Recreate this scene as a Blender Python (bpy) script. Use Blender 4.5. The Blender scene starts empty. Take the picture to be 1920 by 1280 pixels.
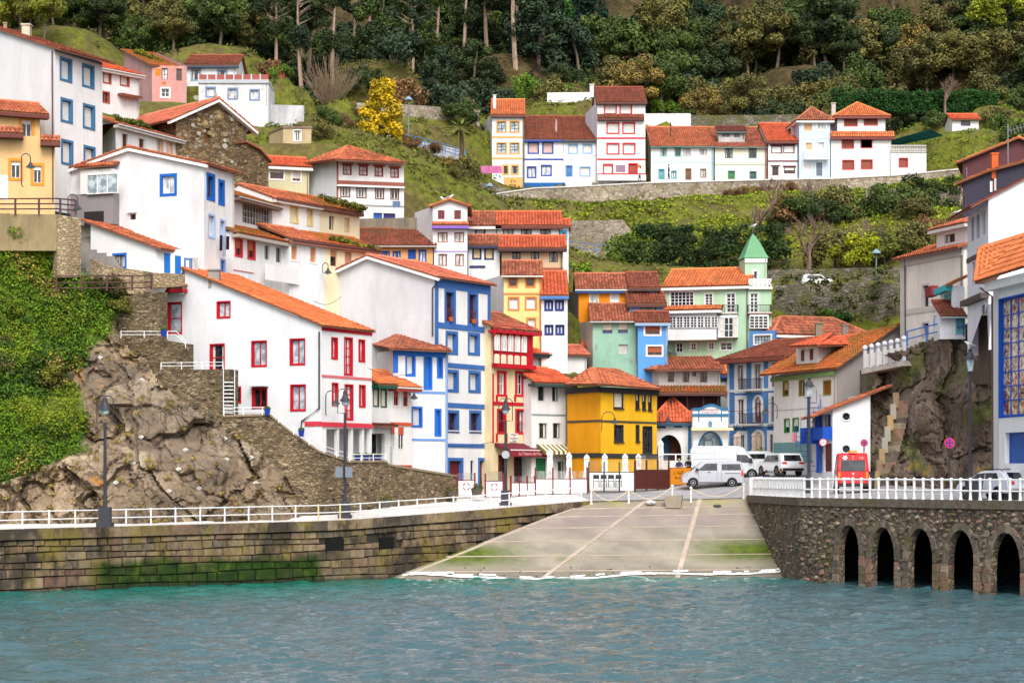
import bpy, bmesh, math, random
import numpy as np
from mathutils import Vector, Matrix, noise
from mathutils.geometry import tessellate_polygon
random.seed(7); RNG = np.random.default_rng(7)
SC = bpy.context.scene
COL = SC.collection
# ---------------------------------------------------------------- camera, sky, sun, exposure
F = 3800.0; HZ = 890.0; EYE = 6.5          # focal length in photo pixels, eye level row, eye height (m above water)
cam = bpy.data.cameras.new('camera'); cam_o = bpy.data.objects.new('camera', cam); COL.objects.link(cam_o)
cam.sensor_width = 36; cam.lens = 36 * F / 1920; cam.shift_y = (HZ - 640) / 1920
cam.clip_start = 1; cam.clip_end = 3000
cam_o.location = (0, 0, EYE); cam_o.rotation_euler = (math.pi / 2, 0, 0)
SC.camera = cam_o
SUN_EL, SUN_AZ = math.radians(46), math.radians(172)     # azimuth clockwise from +Y: behind the camera, to the right
world = bpy.data.worlds.new('World'); SC.world = world; world.use_nodes = True
nt = world.node_tree; nt.nodes.clear()
sky = nt.nodes.new('ShaderNodeTexSky'); sky.sky_type = 'NISHITA'; sky.sun_disc = False
sky.sun_elevation = SUN_EL; sky.sun_rotation = SUN_AZ; sky.air_density = 1.0; sky.dust_density = 4.0; sky.ozone_density = 1.0
hsv = nt.nodes.new('ShaderNodeHueSaturation'); hsv.inputs['Saturation'].default_value = 0.35
bg = nt.nodes.new('ShaderNodeBackground'); bg.inputs['Strength'].default_value = 0.15
out = nt.nodes.new('ShaderNodeOutputWorld')
nt.links.new(sky.outputs[0], hsv.inputs['Color']); nt.links.new(hsv.outputs[0], bg.inputs['Color']); nt.links.new(bg.outputs[0], out.inputs[0])
sl = bpy.data.lights.new('sun', 'SUN'); sl.energy = 0.95; sl.angle = math.radians(28); sl.color = (1, 0.96, 0.9)
so = bpy.data.objects.new('sun', sl); COL.objects.link(so)
sd = Vector((math.sin(SUN_AZ) * math.cos(SUN_EL), math.cos(SUN_AZ) * math.cos(SUN_EL), math.sin(SUN_EL)))
so.rotation_euler = sd.to_track_quat('Z', 'Y').to_euler(); so.location = (0, 0, 200)
SC.view_settings.view_transform = 'Standard'; SC.view_settings.look = 'None'
SC.view_settings.exposure = 0.86; SC.view_settings.gamma = 1.0; SC.view_settings.use_curve_mapping = False

# ---------------------------------------------------------------- coordinates and mesh helpers
def P(x, y, d): return Vector(((x - 960) * d / F, d, EYE + (HZ - y) * d / F))
def dz(y, z): return (EYE - z) * F / (y - HZ)            # distance of a spot at height z seen on row y
def S(r, g, b):
    def l(c):
        c /= 255.0
        return c / 12.92 if c <= 0.04045 else ((c + 0.055) / 1.055) ** 2.4
    return (l(r), l(g), l(b))
Z = Vector((0, 0, 1))
class MB:
    def __init__(s): s.v = []; s.f = []; s.a = []
    def add(s, vs, fs, tone=None):
        n = len(s.v); s.v += [tuple(p) for p in vs]; s.f += [tuple(i + n for i in f) for f in fs]
        if tone is not None: s.a += [tone] * len(fs)
    def quad(s, a, b, c, d): s.add((a, b, c, d), ((0, 1, 2, 3),))
    def hexa(s, p):        # 8 points, bottom ring then top ring
        s.add(p, ((3, 2, 1, 0), (4, 5, 6, 7), (0, 1, 5, 4), (1, 2, 6, 5), (2, 3, 7, 6), (3, 0, 4, 7)))
    def box(s, x0, x1, y0, y1, z0, z1):
        s.hexa([(x0, y0, z0), (x1, y0, z0), (x1, y1, z0), (x0, y1, z0), (x0, y0, z1), (x1, y0, z1), (x1, y1, z1), (x0, y1, z1)])
    def fbox(s, fr, u0, u1, z0, z1, n0, n1):
        w = fr.w
        s.hexa([w(u0, z0, n1), w(u1, z0, n1), w(u1, z0, n0), w(u0, z0, n0), w(u0, z1, n1), w(u1, z1, n1), w(u1, z1, n0), w(u0, z1, n0)])
    def tube(s, pts, rad, n=6, cap=True):
        pts = [Vector(p) for p in pts]
        if not isinstance(rad, (list, tuple)): rad = [rad] * len(pts)
        b = len(s.v)
        for i, p in enumerate(pts):
            t = (pts[min(i + 1, len(pts) - 1)] - pts[max(i - 1, 0)]).normalized()
            e1 = t.cross(Z if abs(t.z) < .9 else Vector((1, 0, 0))).normalized(); e2 = t.cross(e1)
            for k in range(n):
                a = 2 * math.pi * k / n
                s.v.append(tuple(p + (e1 * math.cos(a) + e2 * math.sin(a)) * rad[i]))
        for i in range(len(pts) - 1):
            for k in range(n):
                k2 = (k + 1) % n
                s.f.append((b + i * n + k, b + i * n + k2, b + (i + 1) * n + k2, b + (i + 1) * n + k))
        if cap:
            s.f.append(tuple(b + k for k in range(n))); s.f.append(tuple(b + (len(pts) - 1) * n + n - 1 - k for k in range(n)))
    def lathe(s, prof, c=(0, 0, 0), n=10):               # prof: (radius, z)
        s.tube([(c[0], c[1], c[2] + z + i * 1e-5) for i, (r, z) in enumerate(prof)], [max(r, .002) for r, z in prof], n)
    def prism(s, poly, off):                             # planar polygon swept by a vector
        n = len(poly); off = Vector(off); p = [Vector(q) for q in poly]
        s.add(p + [q + off for q in p], [tuple(range(n - 1, -1, -1)), tuple(range(n, 2 * n))] + [(i, (i + 1) % n, n + (i + 1) % n, n + i) for i in range(n)])
    def build(s, name, mat, parent=None, loc=None, smooth=False, fix=True):
        o = mkobj(name, s.v, s.f, mat, parent, loc, smooth, fix)
        if s.a:
            at = o.data.attributes.new('tone', 'FLOAT', 'FACE'); at.data.foreach_set('value', s.a)
        return o
def mkobj(name, v, f, mat, parent=None, loc=None, smooth=False, fix=True):
    me = bpy.data.meshes.new(name); o = bpy.data.objects.new(name, me); COL.objects.link(o)
    if parent is not None:
        o.parent = parent
        r = parent
        while r.parent: r = r.parent
        base = Vector(r.location)
    else:
        base = Vector(loc) if loc is not None else Vector((0, 0, 0)); o.location = base
    va = np.asarray(v, dtype=np.float64).reshape(-1, 3) - np.array(base)
    me.from_pydata(va.tolist(), [], [tuple(q) for q in f] if not isinstance(f, list) else f)
    if mat: me.materials.append(mat)
    if fix and len(f) < 60000:
        bm = bmesh.new(); bm.from_mesh(me); bmesh.ops.recalc_face_normals(bm, faces=bm.faces); bm.to_mesh(me); bm.free()
    if smooth: me.polygons.foreach_set('use_smooth', [True] * len(me.polygons))
    return o
def tag(o, label=None, cat=None, group=None, kind=None):
    if label: o['label'] = label
    if cat: o['category'] = cat
    if group: o['group'] = group
    if kind: o['kind'] = kind
    return o
def thing(name, label, cat, loc, group=None):
    o = bpy.data.objects.new(name, None); COL.objects.link(o); o.location = loc; o.empty_display_size = .3
    return tag(o, label, cat, group)
def dup(root, loc, rz=0, label=None, scale=1, group=None):
    r = root.copy(); COL.objects.link(r); r.location = loc; r.rotation_euler = (0, 0, rz); r.scale = (scale,) * 3 if not isinstance(scale, tuple) else scale
    if label: r['label'] = label
    if group: r['group'] = group
    for ch in root.children:
        c = ch.copy(); COL.objects.link(c); c.parent = r
        for g in ch.children:
            k = g.copy(); COL.objects.link(k); k.parent = c
    return r
class Fr:                                                 # upright plane through two photo columns at two distances
    def __init__(s, xl, dl, xr, dr):
        a, b = P(xl, HZ, dl), P(xr, HZ, dr)
        s.O = Vector((a.x, a.y, 0)); s.U = Vector((b.x - a.x, b.y - a.y, 0)); s.L = s.U.length; s.U.normalize()
        s.N = Vector((s.U.y, -s.U.x, 0))
    def uz(s, x, y):
        k = (x - 960) / F
        u = (k * s.O.y - s.O.x) / (s.U.x - k * s.U.y); t = s.O.y + s.U.y * u
        return u, EYE + (HZ - y) / F * t
    def w(s, u, z, n=0): return s.O + s.U * u + s.N * n + Z * z
    def pw(s, x, y, n=0): u, z = s.uz(x, y); return s.w(u, z, n)

# ---------------------------------------------------------------- materials
MATS = {}
def nodes(name):
    m = bpy.data.materials.new(name); m.use_nodes = True; t = m.node_tree; b = t.nodes['Principled BSDF']
    b.inputs['Specular IOR Level'].default_value = 0.25
    return m, t, b
def N(t, typ, **k):
    n = t.nodes.new('ShaderNode' + typ)
    for a, v in k.items():
        if a.startswith('i_'): n.inputs[a[2:].replace('_', ' ')].default_value = v
        else: setattr(n, a, v)
    return n
def pos(t, sc=(1, 1, 1)):
    g = N(t, 'NewGeometry'); mp = N(t, 'Mapping'); mp.inputs['Scale'].default_value = sc; t.links.new(g.outputs['Position'], mp.inputs['Vector']); return mp.outputs[0]
def nz(t, scale, detail=4, sc=(1, 1, 1), rough=.55, dist=0):
    n = N(t, 'TexNoise'); n.inputs['Scale'].default_value = scale; n.inputs['Detail'].default_value = detail; n.inputs['Roughness'].default_value = rough; n.inputs['Distortion'].default_value = dist
    t.links.new(pos(t, sc), n.inputs['Vector']); return n.outputs['Fac']
def ramp(t, fac, stops):
    r = N(t, 'ValToRGB'); e = r.color_ramp.elements
    while len(e) < len(stops): e.new(.5)
    for k, (p, c) in enumerate(stops):
        e[k].position = p; e[k].color = (*c, 1) if len(c) == 3 else c
    t.links.new(fac, r.inputs['Fac']); return r.outputs['Color']
def g1(v): return (v, v, v)
def mix(t, fac, a, b, mode='MIX'):
    m = N(t, 'Mix', data_type='RGBA', blend_type=mode)
    for s, v in ((0, fac), (6, a), (7, b)):
        if isinstance(v, (int, float)): m.inputs[s].default_value = v
        elif isinstance(v, tuple): m.inputs[s].default_value = (*v, 1) if len(v) == 3 else v
        else: t.links.new(v, m.inputs[s])
    return m.outputs[2]
def bump(t, b, h, strength=.3, dist=.05):
    n = N(t, 'Bump'); n.inputs['Strength'].default_value = strength; n.inputs['Distance'].default_value = dist
    t.links.new(h, n.inputs['Height']); t.links.new(n.outputs[0], b.inputs['Normal'])
def sc3(c, k): return tuple(min(1, x * k) for x in c)
def paint(rgb, rough=.75, dirt=.15, gloss=None):
    key = ('paint', rgb, rough, dirt)
    if key in MATS: return MATS[key]
    m, t, b = nodes('paint'); c = S(*rgb); c = sc3(c, .84)
    streak = nz(t, .8, 7, (1.3, 1.3, .3), .7, .6); blot = nz(t, .35, 6, rough=.65)
    k = ramp(t, streak, [(.36, g1(1 - dirt * .75)), (.6, g1(1.0))]); k2 = ramp(t, blot, [(.3, g1(1 - dirt * .7)), (.65, g1(1.0))])
    col = mix(t, 1.0, mix(t, 1.0, c, k, 'MULTIPLY'), k2, 'MULTIPLY')
    if dirt > .2:
        spots = ramp(t, nz(t, 1.7, 6, (1, 1, .5)), [(.6, g1(0)), (.75, g1(1))]); col = mix(t, spots, col, mix(t, .55, col, S(120, 108, 96)))
    t.links.new(col, b.inputs['Base Color']); b.inputs['Roughness'].default_value = rough
    bump(t, b, nz(t, 9, 5), .12, .03)
    MATS[key] = m; return m
def flat(rgb, rough=.5, metal=0, spec=.4):
    key = ('flat', rgb, rough, metal)
    if key in MATS: return MATS[key]
    m, t, b = nodes('finish'); c = sc3(S(*rgb), .84)
    col = mix(t, 1.0, c, ramp(t, nz(t, 3, 3), [(.3, g1(.86)), (.7, g1(1.0))]), 'MULTIPLY')
    t.links.new(col, b.inputs['Base Color']); b.inputs['Roughness'].default_value = rough; b.inputs['Metallic'].default_value = metal; b.inputs['Specular IOR Level'].default_value = spec
    MATS[key] = m; return m
def glass(kind='dark'):
    key = ('glass', kind)
    if key in MATS: return MATS[key]
    m, t, b = nodes('window_glass')
    ca, cb = {'dark': ((.006, .007, .009), (.03, .034, .04)), 'curtain': (S(150, 152, 155), S(222, 222, 222)), 'sky': (S(120, 140, 150), S(185, 200, 208)), 'art': (S(110, 40, 45), S(215, 200, 175))}[kind]
    f = nz(t, 2.2 if kind != 'art' else 1.3, 3, (3, 3, .6) if kind == 'curtain' else (1, 1, 1), dist=2.5 if kind == 'art' else 0)
    t.links.new(ramp(t, f, [(.4, ca), (.6, cb)]), b.inputs['Base Color'])
    b.inputs['Roughness'].default_value = .06 if kind != 'curtain' else .3; b.inputs['Specular IOR Level'].default_value = .5
    MATS[key] = m; return m
def tilemat(a, b2, moss=.2, mosscol=(96, 84, 50)):
    key = ('tile', a, b2, moss, mosscol)
    if key in MATS: return MATS[key]
    m, t, b = nodes('roof_tiles')
    at = N(t, 'Attribute', attribute_name='tone')
    col = mix(t, at.outputs['Fac'], sc3(S(*a), .85), sc3(S(*b2), .85))
    col = mix(t, 1.0, col, ramp(t, nz(t, .7, 7, rough=.65), [(.3, g1(.66)), (.62, g1(1.08))]), 'MULTIPLY')
    if moss > 0:
        f = ramp(t, nz(t, .45, 6, rough=.65), [(.66 - moss * .4, g1(0)), (.80 - moss * .3, g1(1))])
        col = mix(t, f, col, mix(t, .7, col, sc3(S(*mosscol), .8)))
    t.links.new(col, b.inputs['Base Color']); b.inputs['Roughness'].default_value = .85
    MATS[key] = m; return m
def stone(key, cols, mortar, scale=3.2, sc=(1, 1, 1.7), moss=None, bumpk=.9, edge=.06, mossamt=.55):
    key = ('stone', key)
    if key in MATS: return MATS[key]
    m, t, b = nodes('rubble_stone')
    p = pos(t, sc); wob = N(t, 'TexNoise'); wob.inputs['Scale'].default_value = 2.5; t.links.new(p, wob.inputs['Vector'])
    pv = mix(t, .12, p, wob.outputs['Color'])
    v1 = N(t, 'TexVoronoi', feature='F1'); v2 = N(t, 'TexVoronoi', feature='DISTANCE_TO_EDGE')
    for v in (v1, v2): v.inputs['Scale'].default_value = scale; t.links.new(pv, v.inputs['Vector'])
    sep = N(t, 'SeparateColor'); t.links.new(v1.outputs['Color'], sep.inputs[0])
    n = len(cols); col = ramp(t, sep.outputs[0], [(i / max(1, n - 1), S(*c)) for i, c in enumerate(cols)])
    col = mix(t, 1.0, col, ramp(t, nz(t, 6, 6), [(.25, g1(.6)), (.7, g1(1.15))]), 'MULTIPLY')
    e = ramp(t, v2.outputs['Distance'], [(0, g1(0)), (edge, g1(1))])
    col = mix(t, e, S(*mortar), col)
    col = mix(t, 1.0, col, ramp(t, nz(t, .3, 5, (1, 1, .5)), [(.3, g1(.6)), (.65, g1(1.1))]), 'MULTIPLY')
    if moss:
        col = mix(t, ramp(t, nz(t, .55, 6, rough=.65), [(mossamt - .06, g1(0)), (mossamt + .12, g1(.85))]), col, S(*moss))
    t.links.new(col, b.inputs['Base Color']); b.inputs['Roughness'].default_value = .9
    hgt = mix(t, .35, ramp(t, v2.outputs['Distance'], [(0, g1(0)), (edge * 2.5, g1(1))]), nz(t, 8, 5)); bump(t, b, hgt, bumpk, .08)
    MATS[key] = m; return m
def rockmat(name, c1, c2, c3, lichen=None, net=False):
    if name in MATS: return MATS[name]
    m, t, b = nodes(name)
    f = nz(t, .28, 9, (1, 1, .6), .6, .8); col = ramp(t, f, [(.3, S(*c1)), (.5, S(*c2)), (.68, S(*c3))])
    cr = ramp(t, nz(t, .7, 9, (1.5, 1.5, .5), .6, 1.6), [(.38, g1(.32)), (.45, g1(1))]); col = mix(t, 1.0, col, cr, 'MULTIPLY')
    col = mix(t, 1.0, col, ramp(t, nz(t, 5, 6), [(.3, g1(.8)), (.7, g1(1.12))]), 'MULTIPLY')
    if lichen: col = mix(t, ramp(t, nz(t, .3, 7, rough=.7), [(.62, g1(0)), (.68, g1(.9))]), col, S(*lichen))
    gat = N(t, 'Attribute', attribute_name='green'); col = mix(t, gat.outputs['Fac'], col, ramp(t, nz(t, 1.2, 6), [(.3, S(52, 66, 22)), (.7, S(96, 112, 34))]))
    t.links.new(col, b.inputs['Base Color']); b.inputs['Roughness'].default_value = .88
    bump(t, b, mix(t, .6, f, nz(t, 2.4, 9, (1, 1, .6), .68, .5)), .9, .25)
    MATS[name] = m; return m
def leafmat(name='foliage'):
    if name in MATS: return MATS[name]
    m, t, b = nodes(name); oi = N(t, 'ObjectInfo'); at = N(t, 'Attribute', attribute_name='tone')
    col = mix(t, 1.0, oi.outputs['Color'], ramp(t, at.outputs['Fac'], [(0, g1(.45)), (.5, g1(.95)), (1, (1.75, 1.6, 1.2))]), 'MULTIPLY')
    t.links.new(col, b.inputs['Base Color']); b.inputs['Roughness'].default_value = .7
    MATS[name] = m; return m
def barkmat(c=(120, 104, 88)):
    key = ('bark', c)
    if key in MATS: return MATS[key]
    m, t, b = nodes('bark'); col = ramp(t, nz(t, 5, 5, (1, 1, .3)), [(.3, sc3(S(*c), .5)), (.7, S(*c))]); t.links.new(col, b.inputs['Base Color']); b.inputs['Roughness'].default_value = .9
    MATS[key] = m; return m
TL = {  # roof tile mixes
 'orange': tilemat((232, 138, 82), (204, 108, 64), .16), 'bright': tilemat((228, 114, 74), (198, 86, 56), .14), 'salmon': tilemat((226, 138, 108), (202, 112, 88), .14),
 'old': tilemat((198, 118, 88), (142, 76, 58), .34), 'mossy': tilemat((200, 106, 50), (160, 80, 40), .62, (120, 104, 46)), 'brown': tilemat((158, 84, 62), (116, 58, 46), .35),
 'mix': tilemat((218, 128, 88), (166, 88, 62), .24), 'dark': tilemat((120, 62, 54), (92, 50, 46), .1)}
# ---------------------------------------------------------------- roofs
def tile_poly(mb, poly, edir, pitch=.25, rowlen=.48):
    """Rows of barrel tiles over a planar polygon; edir runs along the eave."""
    p = [Vector(q) for q in poly]; nrm = Vector((0, 0, 0))
    for i in range(len(p)): nrm += p[i].cross(p[(i + 1) % len(p)])
    nrm.normalize()
    if nrm.z < 0: nrm = -nrm
    e = (edir - nrm * edir.dot(nrm)).normalized(); s = nrm.cross(e).normalized()
    if s.z < 0: s = -s
    o = p[0]; q = [((v - o).dot(e), (v - o).dot(s)) for v in p]
    a0 = min(a for a, b in q); a1 = max(a for a, b in q); n = max(1, int((a1 - a0) / pitch)); w = (a1 - a0) / n
    r = w * .44
    for i in range(n):
        c = a0 + (i + .5) * w; hit = []
        for k in range(len(q)):
            (x0, y0), (x1, y1) = q[k], q[(k + 1) % len(q)]
            if (x0 - c) * (x1 - c) < 0: hit.append(y0 + (y1 - y0) * (c - x0) / (x1 - x0))
        if len(hit) < 2: continue
        b0, b1 = min(hit), max(hit)
        if b1 - b0 < .12: continue
        m = max(1, int(round((b1 - b0) / rowlen))); h = (b1 - b0) / m; jx = random.uniform(-.012, .012)
        for j in range(m):
            tone = random.random(); lo = b0 + j * h - (.03 if j else .05); hi = b0 + (j + 1) * h; l0 = .045 + random.uniform(0, .012); l1 = .01
            vs = []
            for bb, lift, rr in ((lo, l0, r), (hi, l1, r * .82)):
                for (ca, sa) in ((-1, 0), (-.55, .78), (.55, .78), (1, 0)):
                    vs.append(o + e * (c + jx + ca * rr) + s * bb + nrm * (lift + sa * rr * .85))
            mb.add(vs, ((0, 1, 5, 4), (1, 2, 6, 5), (2, 3, 7, 6), (0, 3, 2, 1)), tone)
def roof_plane(h, poly, edir, col, slab=(150, 96, 72), th=.1, pitch=.25, name='roof', tiles=True):
    p = [Vector(q) for q in poly]
    mb = MB(); mb.prism(p, (0, 0, -th)); o = mb.build(name, paint(slab, dirt=.3), h.root)
    if tiles:
        tb = MB(); tile_poly(tb, p, edir, pitch); t = tb.build('roof_tiles', TL[col], o, fix=False); t['kind'] = 'stuff'
    return o
def ridge(h, pts, col, r=.13):
    mb = MB(); mb.tube(pts, r, 6); o = mb.build('ridge_cap', TL[col], h.root); return o

# ---------------------------------------------------------------- windows
def win(h, fr, x0, y0, x1, y1, t=None, tw=.13, f=(235, 235, 232), k='dark', c=(240, 238, 232), m=(2, 1), sill=None, rec=.2, part=1.0, head=None, fw=.055, name='window', proud=.035, arch=False, rail=None):
    """Returns the hole; builds the window's parts. k: dark / curtain / sky glass, blind, shut (closed shutters), door, roll (half-lowered blind)."""
    xm, ym = (x0 + x1) / 2, (y0 + y1) / 2
    u0 = fr.uz(x0, ym)[0]; u1 = fr.uz(x1, ym)[0]; z1 = fr.uz(xm, y0)[1]; z0 = fr.uz(xm, y1)[1]
    root = h.root; B = -rec
    w = MB(); e = .004
    a0, a1, b0, b1 = u0 + e, u1 - e, z0 + e, z1 - e
    for (p0, p1, q0, q1) in ((a0, a0 + fw, b0, b1), (a1 - fw, a1, b0, b1), (a0 + fw, a1 - fw, b0, b0 + fw), (a0 + fw, a1 - fw, b1 - fw, b1)): w.fbox(fr, p0, p1, q0, q1, B + .01, B + .08)
    nx, ny = m; iu = [a0 + fw + (a1 - a0 - 2 * fw) * i / nx for i in range(nx + 1)]; iz = [b0 + fw + (b1 - b0 - 2 * fw) * i / ny for i in range(ny + 1)]
    if k not in ('blind', 'shut', 'door'):
        for q in iu[1:-1]: w.fbox(fr, q - fw * .55, q + fw * .55, b0 + fw, b1 - fw, B + .012, B + .075)
        for q in iz[1:-1]: w.fbox(fr, a0 + fw, a1 - fw, q - fw * .35, q + fw * .35, B + .014, B + .07)
    o = w.build(name if k != 'door' else 'door', flat(f, .5), root)
    def child(nm, mat, *bx):
        b = MB()
        for q in bx: b.fbox(fr, *q)
        return b.build(nm, mat, o)
    if k in ('dark', 'curtain', 'sky', 'roll', 'art'):
        gk = 'dark' if k == 'roll' else k
        if (u1 - u0) * F / fr.O.y / nx > 9:
            for i in range(nx): child('pane', glass(gk), (iu[i], iu[i + 1], b0 + fw * .5, b1 - fw * .5, B - .02, B + .03))
        else: child('pane', glass(gk), (a0, a1, b0, b1, B - .02, B + .03))
        if k == 'dark' and ny < 4 and (a1 - a0) > .5 and random.random() < .5:
            cw = (a1 - a0) * random.uniform(.18, .3); child('curtain', paint((226, 222, 214)), (a0 + fw, a0 + cw, b0 + fw, b1 - fw, B + .028, B + .034)); child('curtain', paint((226, 222, 214)), (a1 - cw, a1 - fw, b0 + fw, b1 - fw, B + .028, B + .034))
        if k == 'roll': child('blind', flat(c, .6), (a0 + .02, a1 - .02, b0 + (b1 - b0) * (1 - part), b1, B + .085, B + .11))
    elif k == 'blind':
        bb = MB(); n = max(2, int((b1 - b0) / .16))
        for i in range(n): bb.fbox(fr, a0 + fw, a1 - fw, b0 + fw * .5 + (b1 - b0 - fw) * i / n, b0 + fw * .5 + (b1 - b0 - fw) * (i + .93) / n, B, B + .05)
        bb.build('blind', flat(c, .6), o); child('blind_backing', flat(sc_rgb(c, .7), .7), (a0, a1, b0, b1, B - .03, B + .02))
    elif k == 'shut':
        mid = (a0 + a1) / 2
        for p0, p1 in ((a0 + fw * .6, mid - .008), (mid + .008, a1 - fw * .6)):
            bb = MB(); bb.fbox(fr, p0, p1, b0 + fw * .5, b1 - fw * .5, B, B + .05)
            n = max(2, int((b1 - b0) / .14))
            for i in range(n): bb.fbox(fr, p0 + .04, p1 - .04, b0 + .08 + (b1 - b0 - .16) * i / n, b0 + .08 + (b1 - b0 - .16) * (i + .7) / n, B + .05, B + .068)
            bb.build('shutter', flat(c, .55), o)
    elif k == 'door':
        child('door_leaf', flat(c, .5), (a0 + fw, a1 - fw, b0, b1 - fw, B, B + .05)); mid = (a0 + a1) / 2
        child('door_panel', flat(sc_rgb(c, .82), .5), (a0 + fw + .1, mid - .04, b0 + .12, b0 + (b1 - b0) * .42, B + .05, B + .07), (mid + .04, a1 - fw - .1, b0 + .12, b0 + (b1 - b0) * .42, B + .05, B + .07))
        child('door_handle', flat((150, 140, 120), .3, .8), (a1 - fw - .14, a1 - fw - .1, b0 + .95, b0 + 1.1, B + .05, B + .1))
    if t:
        child('surround', paint(t, dirt=.1), (u0 - tw, u0 + .012, z0 - (tw if k != 'door' else 0), z1 + tw, B, proud), (u1 - .012, u1 + tw, z0 - (tw if k != 'door' else 0), z1 + tw, B, proud), (u0 + .012, u1 - .012, z1 - .012, z1 + tw, B, proud - .003), *([(u0 + .012, u1 - .012, z0 - tw, z0 + .012, B, proud - .003)] if k != 'door' else []))
    if sill: child('sill', paint(sill), (u0 - tw * .7 - .05, u1 + tw * .7 + .05, z0 - .09, z0 - .005, -.05, .12))
    if head: child('lintel', paint(head), (u0 - .18, u1 + .18, z1 + tw * .2 + .01, z1 + .16, -.05, .09))
    if rail:
        bb = MB(); hh = min(1.0, (b1 - b0) * .42); n = max(4, int((a1 - a0) / .12))
        bb.fbox(fr, u0, u1, b0 + hh, b0 + hh + .04, -.06, -.02)
        for i in range(n + 1): bb.fbox(fr, u0 + (u1 - u0) * i / n - .01, u0 + (u1 - u0) * i / n + .01, b0, b0 + hh, -.05, -.03)
        bb.build('railing', flat(rail, .5), o)
    return (u0, u1, z0, z1)
def sc_rgb(c, k): return tuple(int(min(255, x * k)) for x in c)

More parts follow.
